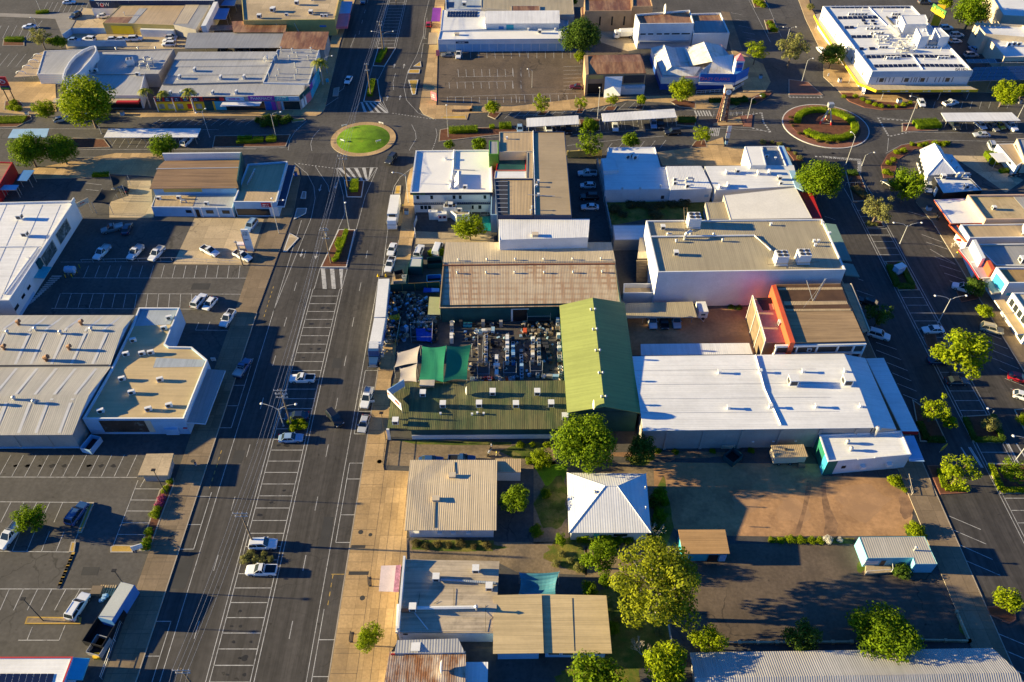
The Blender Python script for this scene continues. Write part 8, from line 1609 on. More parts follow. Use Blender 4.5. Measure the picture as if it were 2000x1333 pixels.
# red pylon sign far left
p=P(11,100,800);root=wroot('pylon_sign',p,'tall red pylon sign with emblem on dark legs at the left edge','sign');
for dx in(-1.0,1.0):b=MB();b.tube([(p.x+dx,p.y,0),(p.x+dx,p.y,7)],.16,7);b.build('leg',BLACK,root)
b=MB();b.box((p.x,p.y,7.2),(3.0,.4,2.8));b.build('sign_box',RED,root);b=MB();b.box((p.x,p.y,5.0),(2.9,.35,1.2));b.build('lower_panel',NAVY,root);b=MB();b.tube([Vector((p.x+.9*math.cos(a),p.y-.22,7.2+.6*math.sin(a)))for a in[R(k*30)for k in range(13)]],.08,5);b.tube([(p.x-.8,p.y-.22,7.0),(p.x,p.y-.22,7.6),(p.x+.8,p.y-.22,7.0)],.08,5);b.build('emblem',WHITE,root);b=MB();b.box((p.x,p.y-.2,4.95),(2.2,.05,.4));b.build('strip',GREEN,root)
# dealer sign: white fin with red side
a_,c_=P(61,905,650,5.8),P(61,1060,1045,.05);p=Vector((a_.x*.3+c_.x*.7,c_.y,0));root=wroot('dealer_sign',p,'tall white fin sign with red flank and small porch on the concrete yard','sign');b=MB();b.box((p.x,p.y,3.3),(1.7,.5,6.6));b.build('fin',WHITE,root);b=MB();b.box((p.x-.9,p.y,2.6),(.1,.6,5.2));b.build('red_flank',RED,root);b=MB();b.tube([Vector((p.x+.5*math.cos(k),p.y-.28,5.7+.28*math.sin(k)))for k in[R(i*30)for i in range(13)]],.05,5);b.build('emblem',NAVY,root);text(root,'~6x1',Vector((p.x,p.y-.27,5.1)),R(90),0,.36,NAVY);text(root,'~8x2',Vector((p.x,p.y-.27,3.6)),R(90),0,.22,NAVY);b=MB();b.box((p.x-2.1,p.y+.4,1.9),(2.2,1.2,.3));b.box((p.x-2.9,p.y+.4,.9),(.2,1.0,1.8));b.build('porch',WHITE,root)
def board(t,x,y,w_,h_,z0,m,label,rz=0,txt=None,tc=None,name='sign_board',post=True,sz=.4):
 p=P(t,x,y);root=empty(name,p,label,'sign',None,R(rz));b=MB();b.box((0,0,z0+h_/2),(w_,.12,h_));b.build('panel',m,root)
 if post:
  for s in(-.4,.4):k=MB();k.tube([(s*w_,.08,0),(s*w_,.08,z0+h_*.9)],.05,6);k.build('post',STEEL,root)
 if txt:text(root,txt,(0,-.08,z0+h_/2),R(90),0,sz,tc or NAVY)
board(41,840,548,1.8,1.3,.9,WHITE,'small white sign at the car park exit beside a dark bush',20);board(12,1385,790,2.2,2.6,.5,PINK,'red and white folding sign at the far car park corner',-35,'~4x2',WHITE,sz=.6);board(21,685,480,3.4,1.4,3.2,CREAM,'cream and pink signboard on a dark post by the white warehouse corner',50,'~6x1',RED);board(31,1665,425,1.0,.8,.4,WHITE,'small white pavement sign with red print by the shaded shop',0,'~4x1',RED,sz=.25);board(34,1350,1120,1.6,1.2,.6,YELLOW,'yellow and red sign at the footpath crossing',35,'~4x1',RED,sz=.35);board(12,560,660,.9,1.2,.9,CYAN,'small blue kiosk sign on the shaded arcade footpath',0);board(12,1415,440,1.2,2.0,.2,PINK,'pink and white poster stand at the corner of the long white hall',0);board(13,1672,1085,1.2,4.0,.4,WHITE,'white and red feather banner on the south kerb',0,'~4x1',RED,sz=.5);board(54,105,880,.5,.9,.4,WHITE,'small white direction sign before the hotel corner',0);board(54,520,1130,1.3,.4,1.6,WHITE,'white finger sign in the bed before the hotel',0)
for t,x,y,l in((24,600,700,'yellow warning sign standing by the green awning kerb'),(24,1185,445,'pale blue bin on the right hand footpath below the cafe')):pass
# bins, cones, skips, kiosks
def bin_(t,x,y,m,label,w_=.7,h_=1.2,name='street_bin'):
 p=P(t,x,y);root=empty(name,p,label,'bin');b=MB();b.prism([(-w_/2,-w_/2),(w_/2,-w_/2),(w_/2,w_/2),(-w_/2,w_/2)],0,h_);b.build('bin_body',m,root);b=MB();b.box((0,0,h_+.06),(w_*1.1,w_*1.1,.12));b.build('lid',DGREY,root)
bin_(22,312,175,BLUE,'blue street bin on the shaded corner footpath');bin_(22,1172,470,LBLUE,'pale blue cabinet beside the box truck',1.0,1.3);bin_(24,1245,440,LBLUE,'pale blue bin on the footpath by the white awning roof',1.1,1.2);bin_(14,555,640,WHITE,'white bin in the bed before the hotel awning',1.0,1.2);bin_(14,1015,800,WHITE,'white cabinet in the hotel bed beside the yellow sign bush',1.2,1.2);bin_(14,1955,805,STEEL,'grey bin beside the tree at the right edge');bin_(13,1665,1120,LBLUE,'pale blue bin beside the feather banner');bin_(11,955,895,LBLUE,'white cabinet beside the largest bright tree',1.0,1.1);bin_(11,215,895,WHITE,'small white cabinet at the left kerb hedge',.9,1.0);bin_(41,1180,30,STEEL,'small grey post bin on the west footpath',.3,.9);bin_(13,1930,610,LBLUE,'pale blue bin on the corner footpath near the pink tower',.9,1.1)
p=P(24,1005,930);root=empty('utility_kiosk',p,'white electrical kiosk in the hedged median bed','kiosk',None,R(25));b=MB();b.box((0,0,1.1),(2.4,1.5,2.2));b.build('cabinet',LBLUE,root);b=MB();b.box((0,0,2.25),(2.6,1.7,.1));b.build('lid',WHITE,root)
for x,l in((950,'orange traffic cone left of the parked road train'),(1010,'orange traffic cone on the kerb side behind the road train')):p=P(22,x,955);b=MB();b.tube([(p.x,p.y,.03),(p.x,p.y,.75)],[.26,.05],10);b.box((p.x,p.y,.03),(.6,.6,.06));tag(b.build('traffic_cone',YELLOW,org=p),l,'traffic cone','traffic cones')
def skip(t,x,y,L_,W_,h_,rz,m,label,fill=BLACK):
 p=P(t,x,y,h_/2);root=empty('skip_bin',(p.x,p.y,0),label,'skip bin',None,R(rz));b=MB();o_=[(-L_/2,-W_/2),(L_/2,-W_/2),(L_/2,W_/2),(-L_/2,W_/2)]
 for i in range(4):a,c=Vector((*o_[i],0)),Vector((*o_[(i+1)%4],0));d=(c-a).normalized();n=Vector((-d.y,d.x,0))*.08;b.prism(ccw([a,c,c+n,a+n]),.1,h_)
 b.build('shell',m,root);b=MB();b.box((0,0,.2),(L_-.2,W_-.2,.15));b.build('floor',fill,root)
skip(31,712,1070,3.4,2.3,1.5,75,LBLUE,'open white blue skip bin beside the mural shop',BLACK);skip(33,1715,1168,3.0,2.4,1.5,40,DTEAL,'dark green skip bin below the grey rendered wall');skip(41,632,1005,6.2,3.6,1.7,76,BLACK,'black open skip beside the blue container');skip(41,597,1118,3.0,2.4,1.3,76,STEEL,'small grey open skip beside the black one');skip(22,1112,940,2.2,1.6,1.3,20,DGREY,'dark open bin on the footpath behind the cones');skip(22,1120,1030,3.2,2.2,1.4,5,RBLUEG,'grey steel skip on the footpath beside the green fence');skip(22,1155,968,1.2,1.0,1.2,5,WALLW,'small white bin between the dark bin and the steel skip');skip(22,1390,850,3.6,2.6,1.5,5,DTEAL,'dark green open skip beside the tan warehouse wall');skip(22,1385,985,3.4,2.4,1.4,5,BLUE,'blue open skip beside the tan warehouse wall')
a_=P(41,720,870,1.3);root=empty('shipping_container',(a_.x,a_.y,0),'blue shipping container with pale roof at the car park edge','container',None,R(76));b=MB();b.box((0,0,1.4),(6.4,2.5,2.8));b.build('container_body',BLUEW,root);b=MB();b.box((0,0,2.83),(6.3,2.4,.06));b.build('roof',mk('pale sheet',(.5,.52,.48),.6,.06,.3),root)
b=MB();p=P(41,590,790);b.box((p.x,p.y,.4),(1.8,1.5,.8));tag(b.build('pallet_crate',WOOD,org=p),'dark crate beside the yellow pallets near the car park lamp','crate');p=P(41,640,790);b=MB()
for k in range(7):b.box((p.x-1.2+k*.4,p.y+.2,.1+.02*(k%2)),(.25,2.0,.12))
tag(b.build('timber_pallet',RTAN,org=p),'flat yellow timber pallet beside the dark crate','pallet');p=P(41,625,832);b=MB();[b.box((p.x+rnd.uniform(-.7,.7),p.y+rnd.uniform(-.5,.5),.3+.1*k),(.6,.5,.4),rz=rnd.random())for k in range(6)];tag(b.build('scrap_pile',LBLUE,org=p),'small heap of pale scrap beside the container','scrap heap')
p=P(41,590,1180);b=MB();b.box((p.x,p.y,.35),(1.1,.8,.7));b.box((p.x,p.y-.5,.5),(.6,.15,.5));tag(b.build('forklift_attachment',YELLOW,org=p),'small yellow machine part beside the grey skip','machine part')
# ------------------------------------------------------------------ fences
def rail(name,label,t,pts,h,m,rails=(1.0,),step=2.5,mesh=None,cat='fence'):
 q=TP(t,*pts);root=wroot(name,centroid(q),label,cat);b=MB()
 for a,c in zip(q,q[1:]):
  for f in rails:b.tube([a+Vector((0,0,h*f)),c+Vector((0,0,h*f))],.035,5)
  if mesh:b.face([a+Vector((0,0,.05)),c+Vector((0,0,.05)),c+Vector((0,0,h)),a+Vector((0,0,h))],1)
 b.build('rails',[m,mesh or m],root)
 for a,c in zip(q,q[1:]):
  k=max(1,int((c-a).length/step))
  for i in range(k+(1 if c is q[-1]else 0)):p=a.lerp(c,i/k);o=MB();o.tube([(p.x,p.y,0),(p.x,p.y,h)],.045,5);o.build('post',m,root)
MESH=mk('green mesh',(.01,.07,.06),.8,.2,.5)
rail('yard_fence','dark green screened fence along the second hand yard street side',22,[(1195,890),(1170,1060)],2.2,DTEAL,(.5,1),mesh=MESH);rail('yard_fence','yellow topped fence across the north of the second hand yard',22,[(1045,1080),(1430,1058)],2.4,YELC,(1,),mesh=MESH);rail('yard_fence','dark screened fence between the road train and the second hand yard',32,[(1130,130),(1100,300)],2.2,STEEL,(1,),mesh=MESH);rail('yard_gate','yellow railed gate beside the blue truck tractor',32,[(985,300),(1090,300),(1080,380)],1.8,YELC,(.55,1));rail('pipe_fence','long low pipe fence along the white pickups in the shaded yard',21,[(640,850),(1340,835),(1880,862)],1.0,STEEL,(1,));rail('car_park_rail','low rail fence along the west footpath beside the container',41,[(735,980),(615,1315)],1.1,STEEL,(.5,1));rail('wire_fence','thin dark wire fence between the footpath and the gravel yard',32,[(1015,1035),(990,1230)],1.3,BPOLE,(.5,1));rail('wire_fence','pale pipe gate behind the tallest gum tree',43,[(925,940),(955,1105)],1.3,POLEM,(.3,.65,1));rail('wire_fence','low wire fence between the dirt lot and the asphalt lot',44,[(835,100),(860,210)],1.1,GUMB,(.5,1));rail('bike_rail','rail along the shaded median seats',24,[(600,250),(710,245)],.9,STEEL,(1,),1.2);rail('island_rail','low rail round the clock tower island',13,[(1560,915),(1790,895)],1.0,STEEL,(.5,1),1.5)
fence('low_wall','low tan kerb wall along the shaded asphalt lot',44,[(-400,1100),(500,1095)],.5,PAD,.3);fence('lane_wall','cream wall across the head of the shaded lane',23,[(432,35),(690,18)],2.2,YELW,.3);fence('lane_wall','long pale wall along the right of the shaded lane',23,[(660,90),(780,690)],2.0,GREYW,.25);fence('forecourt_wall','low concrete wall at the edge of the far corner car park',12,[(1530,870),(1670,868),(1680,830)],.8,TANW,.3);fence('lot_wall','low brick wall beside the footpath at the bottom right lot',44,[(1130,915),(1205,1090),(920,1085)],.6,PAD,.25)
# hotel pool
pb_=TP(53,(1195,960),(1365,955),(1370,1145),(1240,1150));sheet('pool_cover',[pb_],.14,mk('teal water',(.01,.16,.15),.2,.15,.4));rail('pool_fence','pool fence beside the round yellow green tree',53,[(1190,945),(1375,940),(1380,1160)],1.2,STEEL,(.2,1),1.5)
# grey shed behind the yard
b=BD('grey_garden_shed','small grey flat shed with white stripe beside the kerbside fence',22,[(1205,797),(1297,796),(1288,884),(1185,882)],2.6,cat='shed');b.flat(mk('pale sheet',(.5,.52,.48)),DTEAL,.04);b.quad(22,[(1203,812),(1296,811),(1296,818),(1202,819)],LBLUE,'roof_stripe')
# ------------------------------------------------------------------ second hand yard
def prop_(name,label,cat,group,p,rz,parts):
 root=empty(name,p,label,cat,group,rz)
 for n_,me in parts:o=bpy.data.objects.new(n_,me);link(o,root)
 return root
def washer(col_):
 b=MB();b.box((0,0,.45),(.72,.72,.9));d=MB();d.tube([(0,-.03,.905),(0,-.03,.93)],.26,14);c=MB();c.box((0,.29,.98),(.7,.12,.14));return[('cabinet',b.mesh('washer',col_)),('drum',d.mesh('drum',BLACK)),('control_panel',c.mesh('panel',STEEL))]
def fridge(col_):
 b=MB();b.box((0,0,.85),(.75,.75,1.7));d=MB();d.box((0,-.4,.6),(.72,.05,1.1));e=MB();e.box((0,-.4,1.42),(.72,.05,.48));h=MB();h.tube([(.28,-.45,.7),(.28,-.45,1.1)],.02,5);return[('cabinet',b.mesh('fridge',col_)),('lower_door',d.mesh('door',col_)),('freezer_door',e.mesh('fdoor',col_)),('handle',h.mesh('handle',CHROME))]
def stove(col_):
 b=MB();b.box((0,0,.45),(.65,.65,.9));d=MB()
 for x in(-.15,.15):
  for y in(-.15,.15):d.tube([(x,y,.905),(x,y,.93)],.1,10)
 return[('cabinet',b.mesh('stove',col_)),('hotplate',d.mesh('plates',BLACK))]
def chest(col_):
 b=MB();b.box((0,0,.42),(1.3,.75,.84));l=MB();l.box((0,0,.89),(1.34,.79,.1));return[('cabinet',b.mesh('chest',col_)),('lid',l.mesh('lid',col_))]
def crate_(col_):
 b=MB()
 for z in(.12,.36,.6):
  for s in(-1,1):b.box((0,s*.45,z),(.95,.04,.16));b.box((s*.45,0,z),(.04,.95,.16))
 b.box((0,0,.03),(.92,.92,.05));return[('slats',b.mesh('crate',col_))]
def tub(col_):
 b=MB();b.tube([(0,0,0),(0,0,.55)],[.45,.55],14,cap=False);b.tube([(0,0,.02),(0,0,.06)],.45,14);return[('shell',b.mesh('tub',col_))]
AMAT={'white':WHITE,'blue':LBLUE,'grey':GREYW,'cream':CREAM,'dark':DGREY,'wood':WOOD,'teal':TEALW,'deep':BLUEW,'orange':ORANGE,'black':BLACK}
AK={'washing machine':washer,'fridge':fridge,'stove':stove,'chest freezer':chest,'crate':crate_,'tub':tub}
def yardrow(where,a,c,n,kinds,cols,tname='',z=0,seed=1):
 rn=random.Random(seed);A_,B_=P(51,*a),P(51,*c)
 for i in range(n):
  k=rn.choice(kinds);cl=rn.choice(cols);parts=shared(('app',k,cl),lambda:AK[k](AMAT[cl]));p=A_.lerp(B_,i/max(1,n-1));pl_='on the ground' if z==0 else 'stacked on top'
  prop_(k.replace(' ','_'),'%s %s, %s from far end of %s'%(cl if cl not in('deep',)else 'deep blue',k,(ORD+['thirteenth','fourteenth','fifteenth','sixteenth','seventeenth','eighteenth'])[i],where),k,'second hand appliances in the yard',(p.x,p.y,z),rn.choice((0,1.57,3.14))+rn.uniform(-.08,.08),parts)
  # steel racks carrying the rows
def rack(label,t,q,zt=.35):
 v=TP(t,*q);root=wroot('steel_rack',centroid(v),label,'rack');mb=MB();mb.prism(ccw([x.copy()for x in v]),zt-.08,zt,0,0,True);mb.build('shelf',DGREY,root)
 for x in v:k=MB();k.tube([(x.x,x.y,0),(x.x,x.y,zt+1.4)],.05,5);k.build('upright',STEEL,root)
 k=MB();[k.tube([v[i]+Vector((0,0,zt+1.4)),v[(i+1)%4]+Vector((0,0,zt+1.4))],.04,5)for i in range(4)];k.build('top_frame',STEEL,root)
rack('steel rack at the front of the first appliance row from the left',51,[(95,990),(275,990),(275,1170),(100,1170)]);rack('steel rack at the front of the second appliance row from the left',51,[(490,985),(680,985),(680,1150),(490,1150)]);rack('steel rack at the front of the third appliance row from the left',51,[(885,975),(1075,975),(1070,1120),(890,1120)]);rack('tall steel rack frame left of the first appliance row',51,[(105,580),(190,580),(175,960),(112,960)],.3);rack('steel shelf against the dark green warehouse wall',51,[(840,262),(1190,250),(1190,330),(845,335)],1.0);rack('steel bench frame round the blue tarpaulin',52,[(630,720),(1060,710),(1050,1000),(640,1005)],.5)
yardrow('leftmost white goods row',(228,570),(225,960),12,['washing machine','stove'],['white','white','cream'],z=.36,seed=2);yardrow('second white goods row from left',(545,575),(545,950),12,['washing machine','stove','fridge'],['white','white','grey'],z=.36,seed=3);yardrow('blue row beside the second row',(630,620),(635,940),9,['fridge','washing machine','chest freezer'],['blue','dark','deep'],seed=4);yardrow('lane between second and third rows',(755,770),(762,1160),10,['washing machine','fridge','stove'],['blue','white','dark'],seed=5);yardrow('third row, left side',(930,620),(925,930),10,['washing machine','stove','fridge'],['white','cream','grey'],seed=6);yardrow('third row, right side',(1015,600),(1025,950),11,['washing machine','stove','fridge'],['white','grey','blue'],seed=7);yardrow('row against the green hall',(1300,330),(1350,1160),18,['washing machine','fridge','stove','tub','crate'],['white','cream','white','wood'],seed=8);yardrow('row between first and second rows',(385,870),(385,1100),5,['washing machine','chest freezer'],['blue','deep','white'],seed=9);yardrow('tub row beside olive roof',(1000,1130),(1270,1150),4,['tub','chest freezer','washing machine'],['white','blue','grey'],seed=10);yardrow('jumble below the wall shelf',(810,470),(1150,460),7,['crate','stove','tub','chest freezer'],['cream','wood','cream','orange'],seed=11);yardrow('fridge line on dark green wall',(-110,250),(430,255),8,['fridge','washing machine'],['blue','white','blue'],seed=12);yardrow('line before the wall fridges',(-150,360),(450,365),10,['chest freezer','crate','fridge','tub'],['blue','teal','dark','grey'],seed=13);yardrow('tub scatter mid yard',(80,470),(330,450),5,['tub','chest freezer','crate'],['blue','grey','white'],seed=14);yardrow('dark line right of third row',(1110,660),(1190,900),6,['chest freezer','crate','fridge'],['dark','teal','black'],seed=15);yardrow('tall line left of green sail',(-285,330),(-290,610),7,['washing machine','tub','fridge'],['white','white','grey'],seed=16);yardrow('shaded line right of first row',(320,640),(420,680),4,['fridge','chest freezer'],['dark','black'],seed=17)
yardrow('crate line against olive roof',(20,1185),(640,1175),13,['crate','tub','stove'],['white','blue','orange','cream'],seed=18)
def yard2(where,a,c,n,kinds,cols,seed):
 rn=random.Random(seed);A_,B_=P(52,*a),P(52,*c)
 for i in range(n):
  k=rn.choice(kinds);cl=rn.choice(cols);parts=shared(('app',k,cl),lambda:AK[k](AMAT[cl]));p=A_.lerp(B_,i/max(1,n-1))+Vector((rn.uniform(-.4,.4),rn.uniform(-.4,.4),0));prop_(k.replace(' ','_'),'%s %s, %s in %s'%(cl if cl!='deep' else 'deep blue',k,ORD[i],where),k,'second hand goods behind the fence',(p.x,p.y,0),rn.random()*6,parts)
yard2('dim jumble left of pale green roof',(560,180),(640,480),6,['crate','fridge','tub'],['grey','wood','dark'],21);yard2('jumble touching the pale green roof',(700,160),(880,420),8,['crate','fridge','chest freezer','tub'],['grey','wood','blue','dark'],22);yard2('row below the pale green roof',(720,580),(1150,540),9,['crate','tub','stove','chest freezer'],['wood','grey','cream','blue'],23);yard2('strip left of blue tarpaulin',(650,720),(670,980),6,['tub','crate','stove'],['blue','grey','dark'],24);yard2('strip right of blue tarpaulin',(1110,620),(1090,1010),8,['crate','tub','stove'],['cream','wood','dark'],25);yard2('heap beside the fence gate',(500,700),(510,960),6,['crate','tub','fridge'],['wood','blue','cream'],26);yard2('line by the dark fence',(400,200),(300,600),5,['fridge','chest freezer','tub'],['blue','black','deep'],27);yard2('kerb row beside beige sails',(150,620),(60,1250),8,['crate','stove','tub'],['cream','wood','white'],28)
def clutter(label,t,poly,n,seed,hmax=1.0):
 rn=random.Random(seed);A_,B_,C_,D_=TP(t,*poly);ms=[GREYW,LBLUE,WOOD,DGREY,CREAM,DGREY,BLACK,WOOD];b=MB()
 for _ in range(n):
  u,v=rn.random(),rn.random();p=A_.lerp(B_,u).lerp(D_.lerp(C_,u),v);d=(rn.uniform(.15,.8),rn.uniform(.15,.7),rn.uniform(.1,hmax));b.box((p.x,p.y,d[2]/2),d,rz=rn.random()*3,mi=rn.randrange(8))
 c=(A_+B_+C_+D_)/4;tag(b.build('scrap_clutter',ms,org=c),label,'scrap',kind='stuff')
clutter('dense jumble of scrap around the pale green roof',52,[(540,130),(960,130),(1160,1000),(560,560)],330,3,1.3);clutter('scrap jumble against the dark green wall',51,[(780,330),(1230,300),(1230,520),(760,520)],120,4);clutter('small parts scattered between the appliance rows',51,[(-150,380),(1230,520),(1240,1150),(-20,1170)],170,5,.45);clutter('scrap along the dark fence behind the road train',52,[(160,40),(480,40),(420,1000),(90,1000)],200,6)
for k_,(x_,y_,a_)in enumerate([(690,1000,20),(975,980,-25),(675,1115,150),(955,1120,205)]):board(12,x_,y_,1.6,.35,.9,WHITE,'small white arrow board at the %s of the first roundabout'%['far left','far right','near left','near right'][k_],a_,'~3x1',BLACK,sz=.3)
q=[P(52,x,y,z)for x,y,z in((720,720,1.2),(1050,720,1.0),(1040,990,.5),(740,950,.6))];sp=MB();n=8;G_=[[q[0].lerp(q[1],i/n).lerp(q[3].lerp(q[2],i/n),j/n)+Vector((0,0,.35*noise.noise(Vector((i*.9,j*.7,3)))))for j in range(n+1)]for i in range(n+1)]
for i in range(n):
 for j in range(n):sp.face([G_[i][j],G_[i][j+1],G_[i+1][j+1],G_[i+1][j]])
c_=centroid(q);tag(sp.build('tarpaulin',mk('blue tarp',(.01,.07,.42),.45,.15,.6),org=c_,smooth=True),'crumpled bright blue tarpaulin over goods in the yard','tarpaulin')
sp=MB();q=[P(22,x,y,1.5)for x,y in((1305,1045),(1425,1050),(1425,1075),(1300,1078))];sp.prism(ccw(q),1.3,1.55,bottom=True);tag(sp.build('tarpaulin',MATS['blue tarp'],org=centroid(q)),'narrow blue tarpaulin hanging on the north yard fence','tarpaulin')
p=P(52,320,560);root=empty('forklift',p,'yellow and dark forklift parked behind the road train','forklift',None,R(20));b=MB();b.box((0,0,.8),(2.2,1.2,.9));b.build('body',YELLOW,root);b=MB();[b.tube([(x,s*.5,1.2),(x,s*.5,2.2)],.05,5)for x in(-.5,.6)for s in(-1,1)];b.box((.05,0,2.25),(1.3,1.15,.08));b.build('cage',BLACK,root);b=MB();[b.tube([(1.3,s*.35,.1),(1.3,s*.35,2.4)],.06,5)for s in(-1,1)];b.box((1.8,.3,.15),(1.0,.12,.06));b.box((1.8,-.3,.15),(1.0,.12,.06));b.build('mast',DGREY,root);wheelset(root,[(x,s*.55)for x in(-.7,.8)for s in(-1,1)],.3,.2)
p=P(32,1330,590,4.4);p.z=0;root=empty('market_kiosk',p,'small cream roofed kiosk at the edge of the olive roof','kiosk');b=MB();b.box((0,0,4.4),(3.0,1.6,.12));b.build('roof',CREAM,root);b=MB();b.box((0,0,2.15),(2.8,1.4,4.3));b.build('body',TANW,root)
# ------------------------------------------------------------------ people
SKIN=plain('skin',(.42,.24,.16),.6)
def skin_mesh(name,verts,edges,radii,mat,sub=1):
 me=bpy.data.meshes.new(name);me.from_pydata(verts,edges,[]);o=bpy.data.objects.new(name,me);COL.objects.link(o);m_=o.modifiers.new('s','SKIN')
 for i,r in enumerate(radii):me.skin_vertices[0].data[i].radius=(r,r)
 me.skin_vertices[0].data[0].use_root=True;s2=o.modifiers.new('d','SUBSURF');s2.levels=sub;s2.render_levels=sub
 dg=bpy.context.evaluated_depsgraph_get();res=bpy.data.meshes.new_from_object(o.evaluated_get(dg));bpy.data.objects.remove(o);res.materials.clear();res.materials.append(mat);return res
def person(t,x,y,rz,label,shirt,legs_,stride=.25,hair=(.05,.035,.025),carry=None):
 p=P(t,x,y);root=empty('person',p,label,'person',None,R(rz));s=stride
 V=[(0,0,.95),(0,0,1.18),(0,0,1.42),(0,0,1.53),(.02,0,1.66),(.02,0,1.75),(0,.19,1.4),(.05-s*.5,.25,1.12),(.12-s*.4,.24,.88),(.15-s*.4,.235,.78),(0,-.19,1.4),(.0+s*.4,-.25,1.12),(.1+s*.6,-.24,.9),(.13+s*.7,-.235,.8),(0,.1,.9),(s*.5,.1,.5),(s*.55,.1,.09),(s*.55+.14,.1,.05),(0,-.1,.9),(-s*.3,-.1,.5),(-s*.9,-.1,.1),(-s*.9+.14,-.1,.05)]
 E=[(0,1),(1,2),(2,3),(3,4),(4,5),(2,6),(6,7),(7,8),(8,9),(2,10),(10,11),(11,12),(12,13),(0,14),(14,15),(15,16),(16,17),(0,18),(18,19),(19,20),(20,21)]
 Rr=[.13,.12,.14,.06,.1,.08,.065,.048,.036,.035,.065,.048,.036,.035,.09,.065,.045,.04,.09,.065,.045,.04]
 o=bpy.data.objects.new('body',skin_mesh('body',V,E,Rr,SKIN));link(o,root)
 i1=[0,1,2,6,7,10,11];mp={a:k for k,a in enumerate(i1)};o=bpy.data.objects.new('shirt',skin_mesh('shirt',[V[i]for i in i1],[(mp[a],mp[c])for a,c in E if a in mp and c in mp],[Rr[i]+.025 for i in i1],shirt));link(o,root)
 i2=[0,14,15,16,18,19,20];mp={a:k for k,a in enumerate(i2)};o=bpy.data.objects.new('trousers',skin_mesh('trousers',[V[i]for i in i2],[(mp[a],mp[c])for a,c in E if a in mp and c in mp],[Rr[i]+.022 for i in i2],legs_));link(o,root)
 b=MB();b.ball((.0,0,1.72),.115,10,sz=.95);b.build('hair',plain('hair',hair,.8),root);b=MB();b.ball((.14,.03,1.67),.015,6);b.ball((.14,-.03,1.67),.015,6);b.ball((.145,0,1.63),.022,6);b.build('face',SKIN,root)
 h=MB()
 for hx,hy,hz in(V[9],V[13]):
  for k in range(4):h.tube([(hx+.02*k-.03,hy,hz),(hx+.022*k-.02,hy,hz-.05),(hx+.022*k,hy*.97,hz-.09+.006*abs(k-1.5))],[.01,.009,.007],5)
  h.tube([(hx+.03,hy*.95,hz+.01),(hx+.06,hy*.9,hz-.03)],[.011,.008],5)
 h.build('fingers',SKIN,root);return root
HV=mk('hi vis yellow',(.75,.72,.05),.6,.05,.5);KH=mk('khaki cloth',(.45,.38,.28),.8,.1,.5);DNM=mk('denim',(.04,.06,.12),.8,.1,.5);GYC=mk('grey cloth',(.2,.19,.2),.8,.1,.5);BLC=mk('blue cloth',(.08,.18,.3),.8,.1,.5)
person(32,1872,1160,0,'person in a yellow shirt and pale trousers walking beside the parked motorbike',HV,KH);person(32,1832,1100,200,'person in a blue top standing behind the parked motorbike',BLC,DNM,.1);person(22,1145,432,180,'person in a green hi vis top beside the white box truck',HV,GYC,.2);person(24,1442,722,120,'person in white holding a red umbrella on the sunny footpath',WHITE,WHITE,.2);person(24,1422,735,60,'person in a pale top beside the red umbrella',CREAM,KH,.2);person(24,1460,800,70,'person in yellow walking in the shade on the right footpath',HV,DNM,.25)
p=P(24,1448,722);root=empty('umbrella',(p.x+.35,p.y+.1,.9),'red open umbrella held by a person in white','umbrella');b=MB();b.tube([(0,0,.0),(0,0,1.25)],.015,5);b.build('shaft',DGREY,root);b=MB()
for k in range(8):
 a,c=R(45*k),R(45*(k+1));b.face([(0,0,1.3),(.35*math.cos(a),.35*math.sin(a),1.22),(.35*math.cos(c),.35*math.sin(c),1.22)]);b.face([(.35*math.cos(a),.35*math.sin(a),1.22),(.65*math.cos(a),.65*math.sin(a),1.02),(.65*math.cos(c),.65*math.sin(c),1.02),(.35*math.cos(c),.35*math.sin(c),1.22)])
b.build('canopy',RED,root)
def moto(t,x,y,rz,label,m):
 p=P(t,x,y);root=empty('motorbike',p,label,'motorbike',None,R(rz));b=loft([[(x_,-w_,z0),(x_,w_,z0),(x_,w_*.7,z1),(x_,-w_*.7,z1)]for x_,w_,z0,z1 in((-.8,.1,.6,.85),(-.2,.16,.45,.85),(.2,.18,.45,1.0),(.55,.12,.6,.95))]);b.build('frame_body',m,root);b=MB();b.box((-.4,0,.88),(.7,.26,.08));b.build('seat',BLACK,root);b=MB();b.tube([(.5,-.36,1.1),(.55,0,1.0),(.5,.36,1.1)],.025,5);b.build('handlebar',CHROME,root);b=MB();b.tube([(.55,0,1.0),(.85,0,.33)],.05,6);b.build('fork',CHROME,root);b=MB();b.ball((.68,0,.92),.1,8);b.build('headlight',LAMPW,root);b=MB();b.tube([(-.3,.2,.4),(-1.0,.22,.5)],.05,6);b.build('exhaust',CHROME,root);wheelset(root,[(.85,0),(-.75,0)],.33,.14)
moto(32,1815,1135,250,'white fronted motorbike parked on the gravel behind the tan ribbed shop',WHITE);moto(58,210,1180,250,'dark motorbike parked on the sunny footpath, nearer of two',BLACK);moto(58,190,1160,250,'dark motorbike parked on the sunny footpath, farther of two',BLACK);moto(58,1180,640,180,'motorbike left of a group near the white canopy',BLACK);moto(58,1235,630,185,'motorbike right of a group near the white canopy',DGREY)
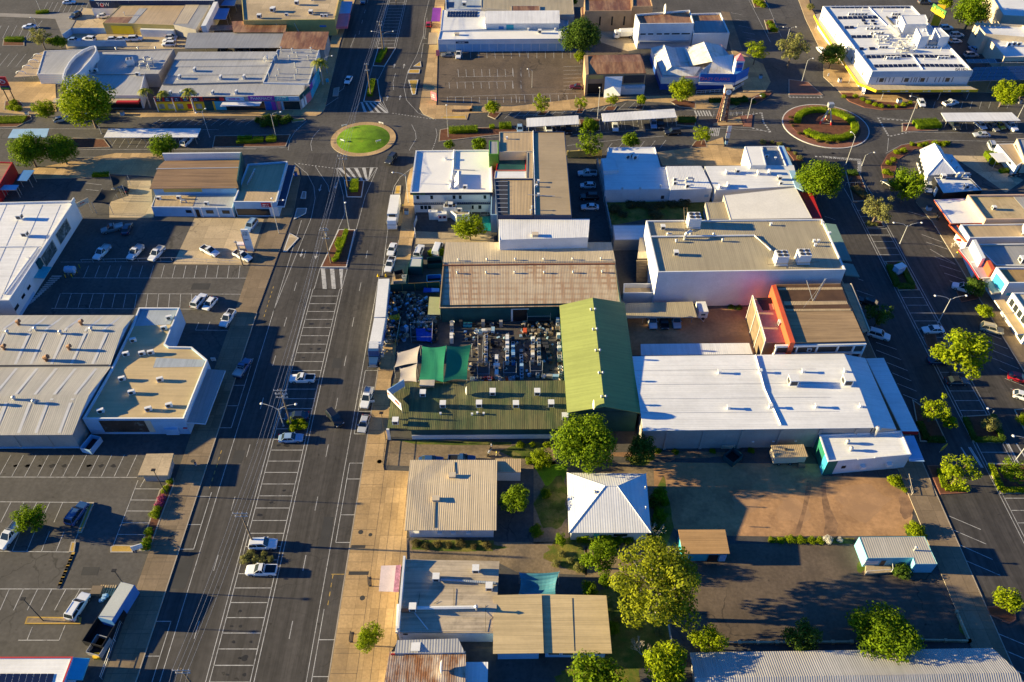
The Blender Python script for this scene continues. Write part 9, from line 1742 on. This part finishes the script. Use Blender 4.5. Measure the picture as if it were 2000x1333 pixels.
# street furniture
def bench(t,x,y,rz,label,m=None):
 p=P(t,x,y);root=empty('bench',(p.x,p.y,.12),label,'bench',None,R(rz));b=MB();[b.box((0,-.2+.13*k,.45),(1.7,.1,.05))for k in range(4)];b.build('seat',m or WOOD,root);b=MB();[b.box((0,.28+.03*k,.6+.14*k),(1.7,.04,.1))for k in range(3)];b.build('backrest',m or WOOD,root)
 for s in(-.7,.7):b=MB();b.box((s,0,.22),(.06,.5,.44));b.build('leg',DGREY,root)
bench(42,688,735,100,'dark slatted bench on the footpath in front of the pink awning',DGREY);bench(42,580,1070,90,'small dark bench at the kerb left of the round footpath tree',DGREY);bench(24,640,215,60,'bench in the shaded median behind the dense round tree',BLACK);bench(24,700,235,60,'second shaded bench nearer the lane in the median',BLACK)
p=P(43,30,1);
b=MB();p=P(32,1420,1185);b.box((p.x,p.y,1.1),(4.6,1.7,.9));tag(b.build('covered_boat',mk('blue cover',(.03,.15,.4),.5,.2,.6),org=p),'blue covered load behind the tan ribbed shop, left of two','covered load')if False else None
car('sedan','blue',32,1360,1192,0,'blue sedan half hidden behind the tan ribbed roof, left of two');car('ute','blue',32,1600,1186,0,'blue pickup half hidden behind the tan ribbed roof, right of two')
for i,(x,y)in enumerate([(820,40),(845,55),(870,62),(890,50)]):pass
# car park wheel stops and yellow speed humps
w_=MB();A_,B_=P(41,440,560),P(41,350,770)
for i in range(12):q_=A_.lerp(B_,(i+.2)/12);w_.box((q_.x,q_.y,.05),(.5,.95,.1),mi=i%2)
tag(w_.build('speed_hump',[YELC,DGREY],org=(A_+B_)/2),'yellow and black striped speed hump in the lower left car park','speed hump')
# porch mats: paving change and cross arms finish here
SKY_STRENGTH,EXPOSURE=.072,1.66
# ------------------------------------------------------------------ camera, sky, sun
cam=bpy.data.objects.new('camera',bpy.data.cameras.new('camera'));link(cam)
cam.location=(0,0,CH);cam.rotation_euler=(math.pi/2-PIT,0,0)
cam.data.sensor_width=36;cam.data.lens=36*CF/2000;cam.data.clip_end=3000;cam.data.clip_start=1
sc.camera=cam
EL,AZ=R(12.5),R(3)
w=bpy.data.worlds.new('World');sc.world=w;w.use_nodes=True
nt=w.node_tree;bg=nt.nodes['Background'];sky=nt.nodes.new('ShaderNodeTexSky')
sky.sky_type='NISHITA';sky.sun_disc=False;sky.sun_elevation=EL;sky.sun_rotation=R(-87)
sky.air_density=1.0;sky.dust_density=.1;sky.ozone_density=10.0
nt.links.new(sky.outputs[0],bg.inputs[0]);bg.inputs[1].default_value=SKY_STRENGTH
sl=bpy.data.lights.new('sun','SUN');sl.energy=5.0;sl.angle=R(.5);sl.color=(1,.81,.42)
so=bpy.data.objects.new('sun',sl);link(so)
d=Vector((math.cos(AZ)*math.cos(EL),-math.sin(AZ)*math.cos(EL),-math.sin(EL)))
so.rotation_euler=d.to_track_quat('-Z','Y').to_euler()
sc.view_settings.view_transform='Standard';sc.view_settings.look='None';sc.view_settings.exposure=EXPOSURE;sc.view_settings.gamma=1
sc.cycles.max_bounces=6;sc.cycles.use_denoising=True
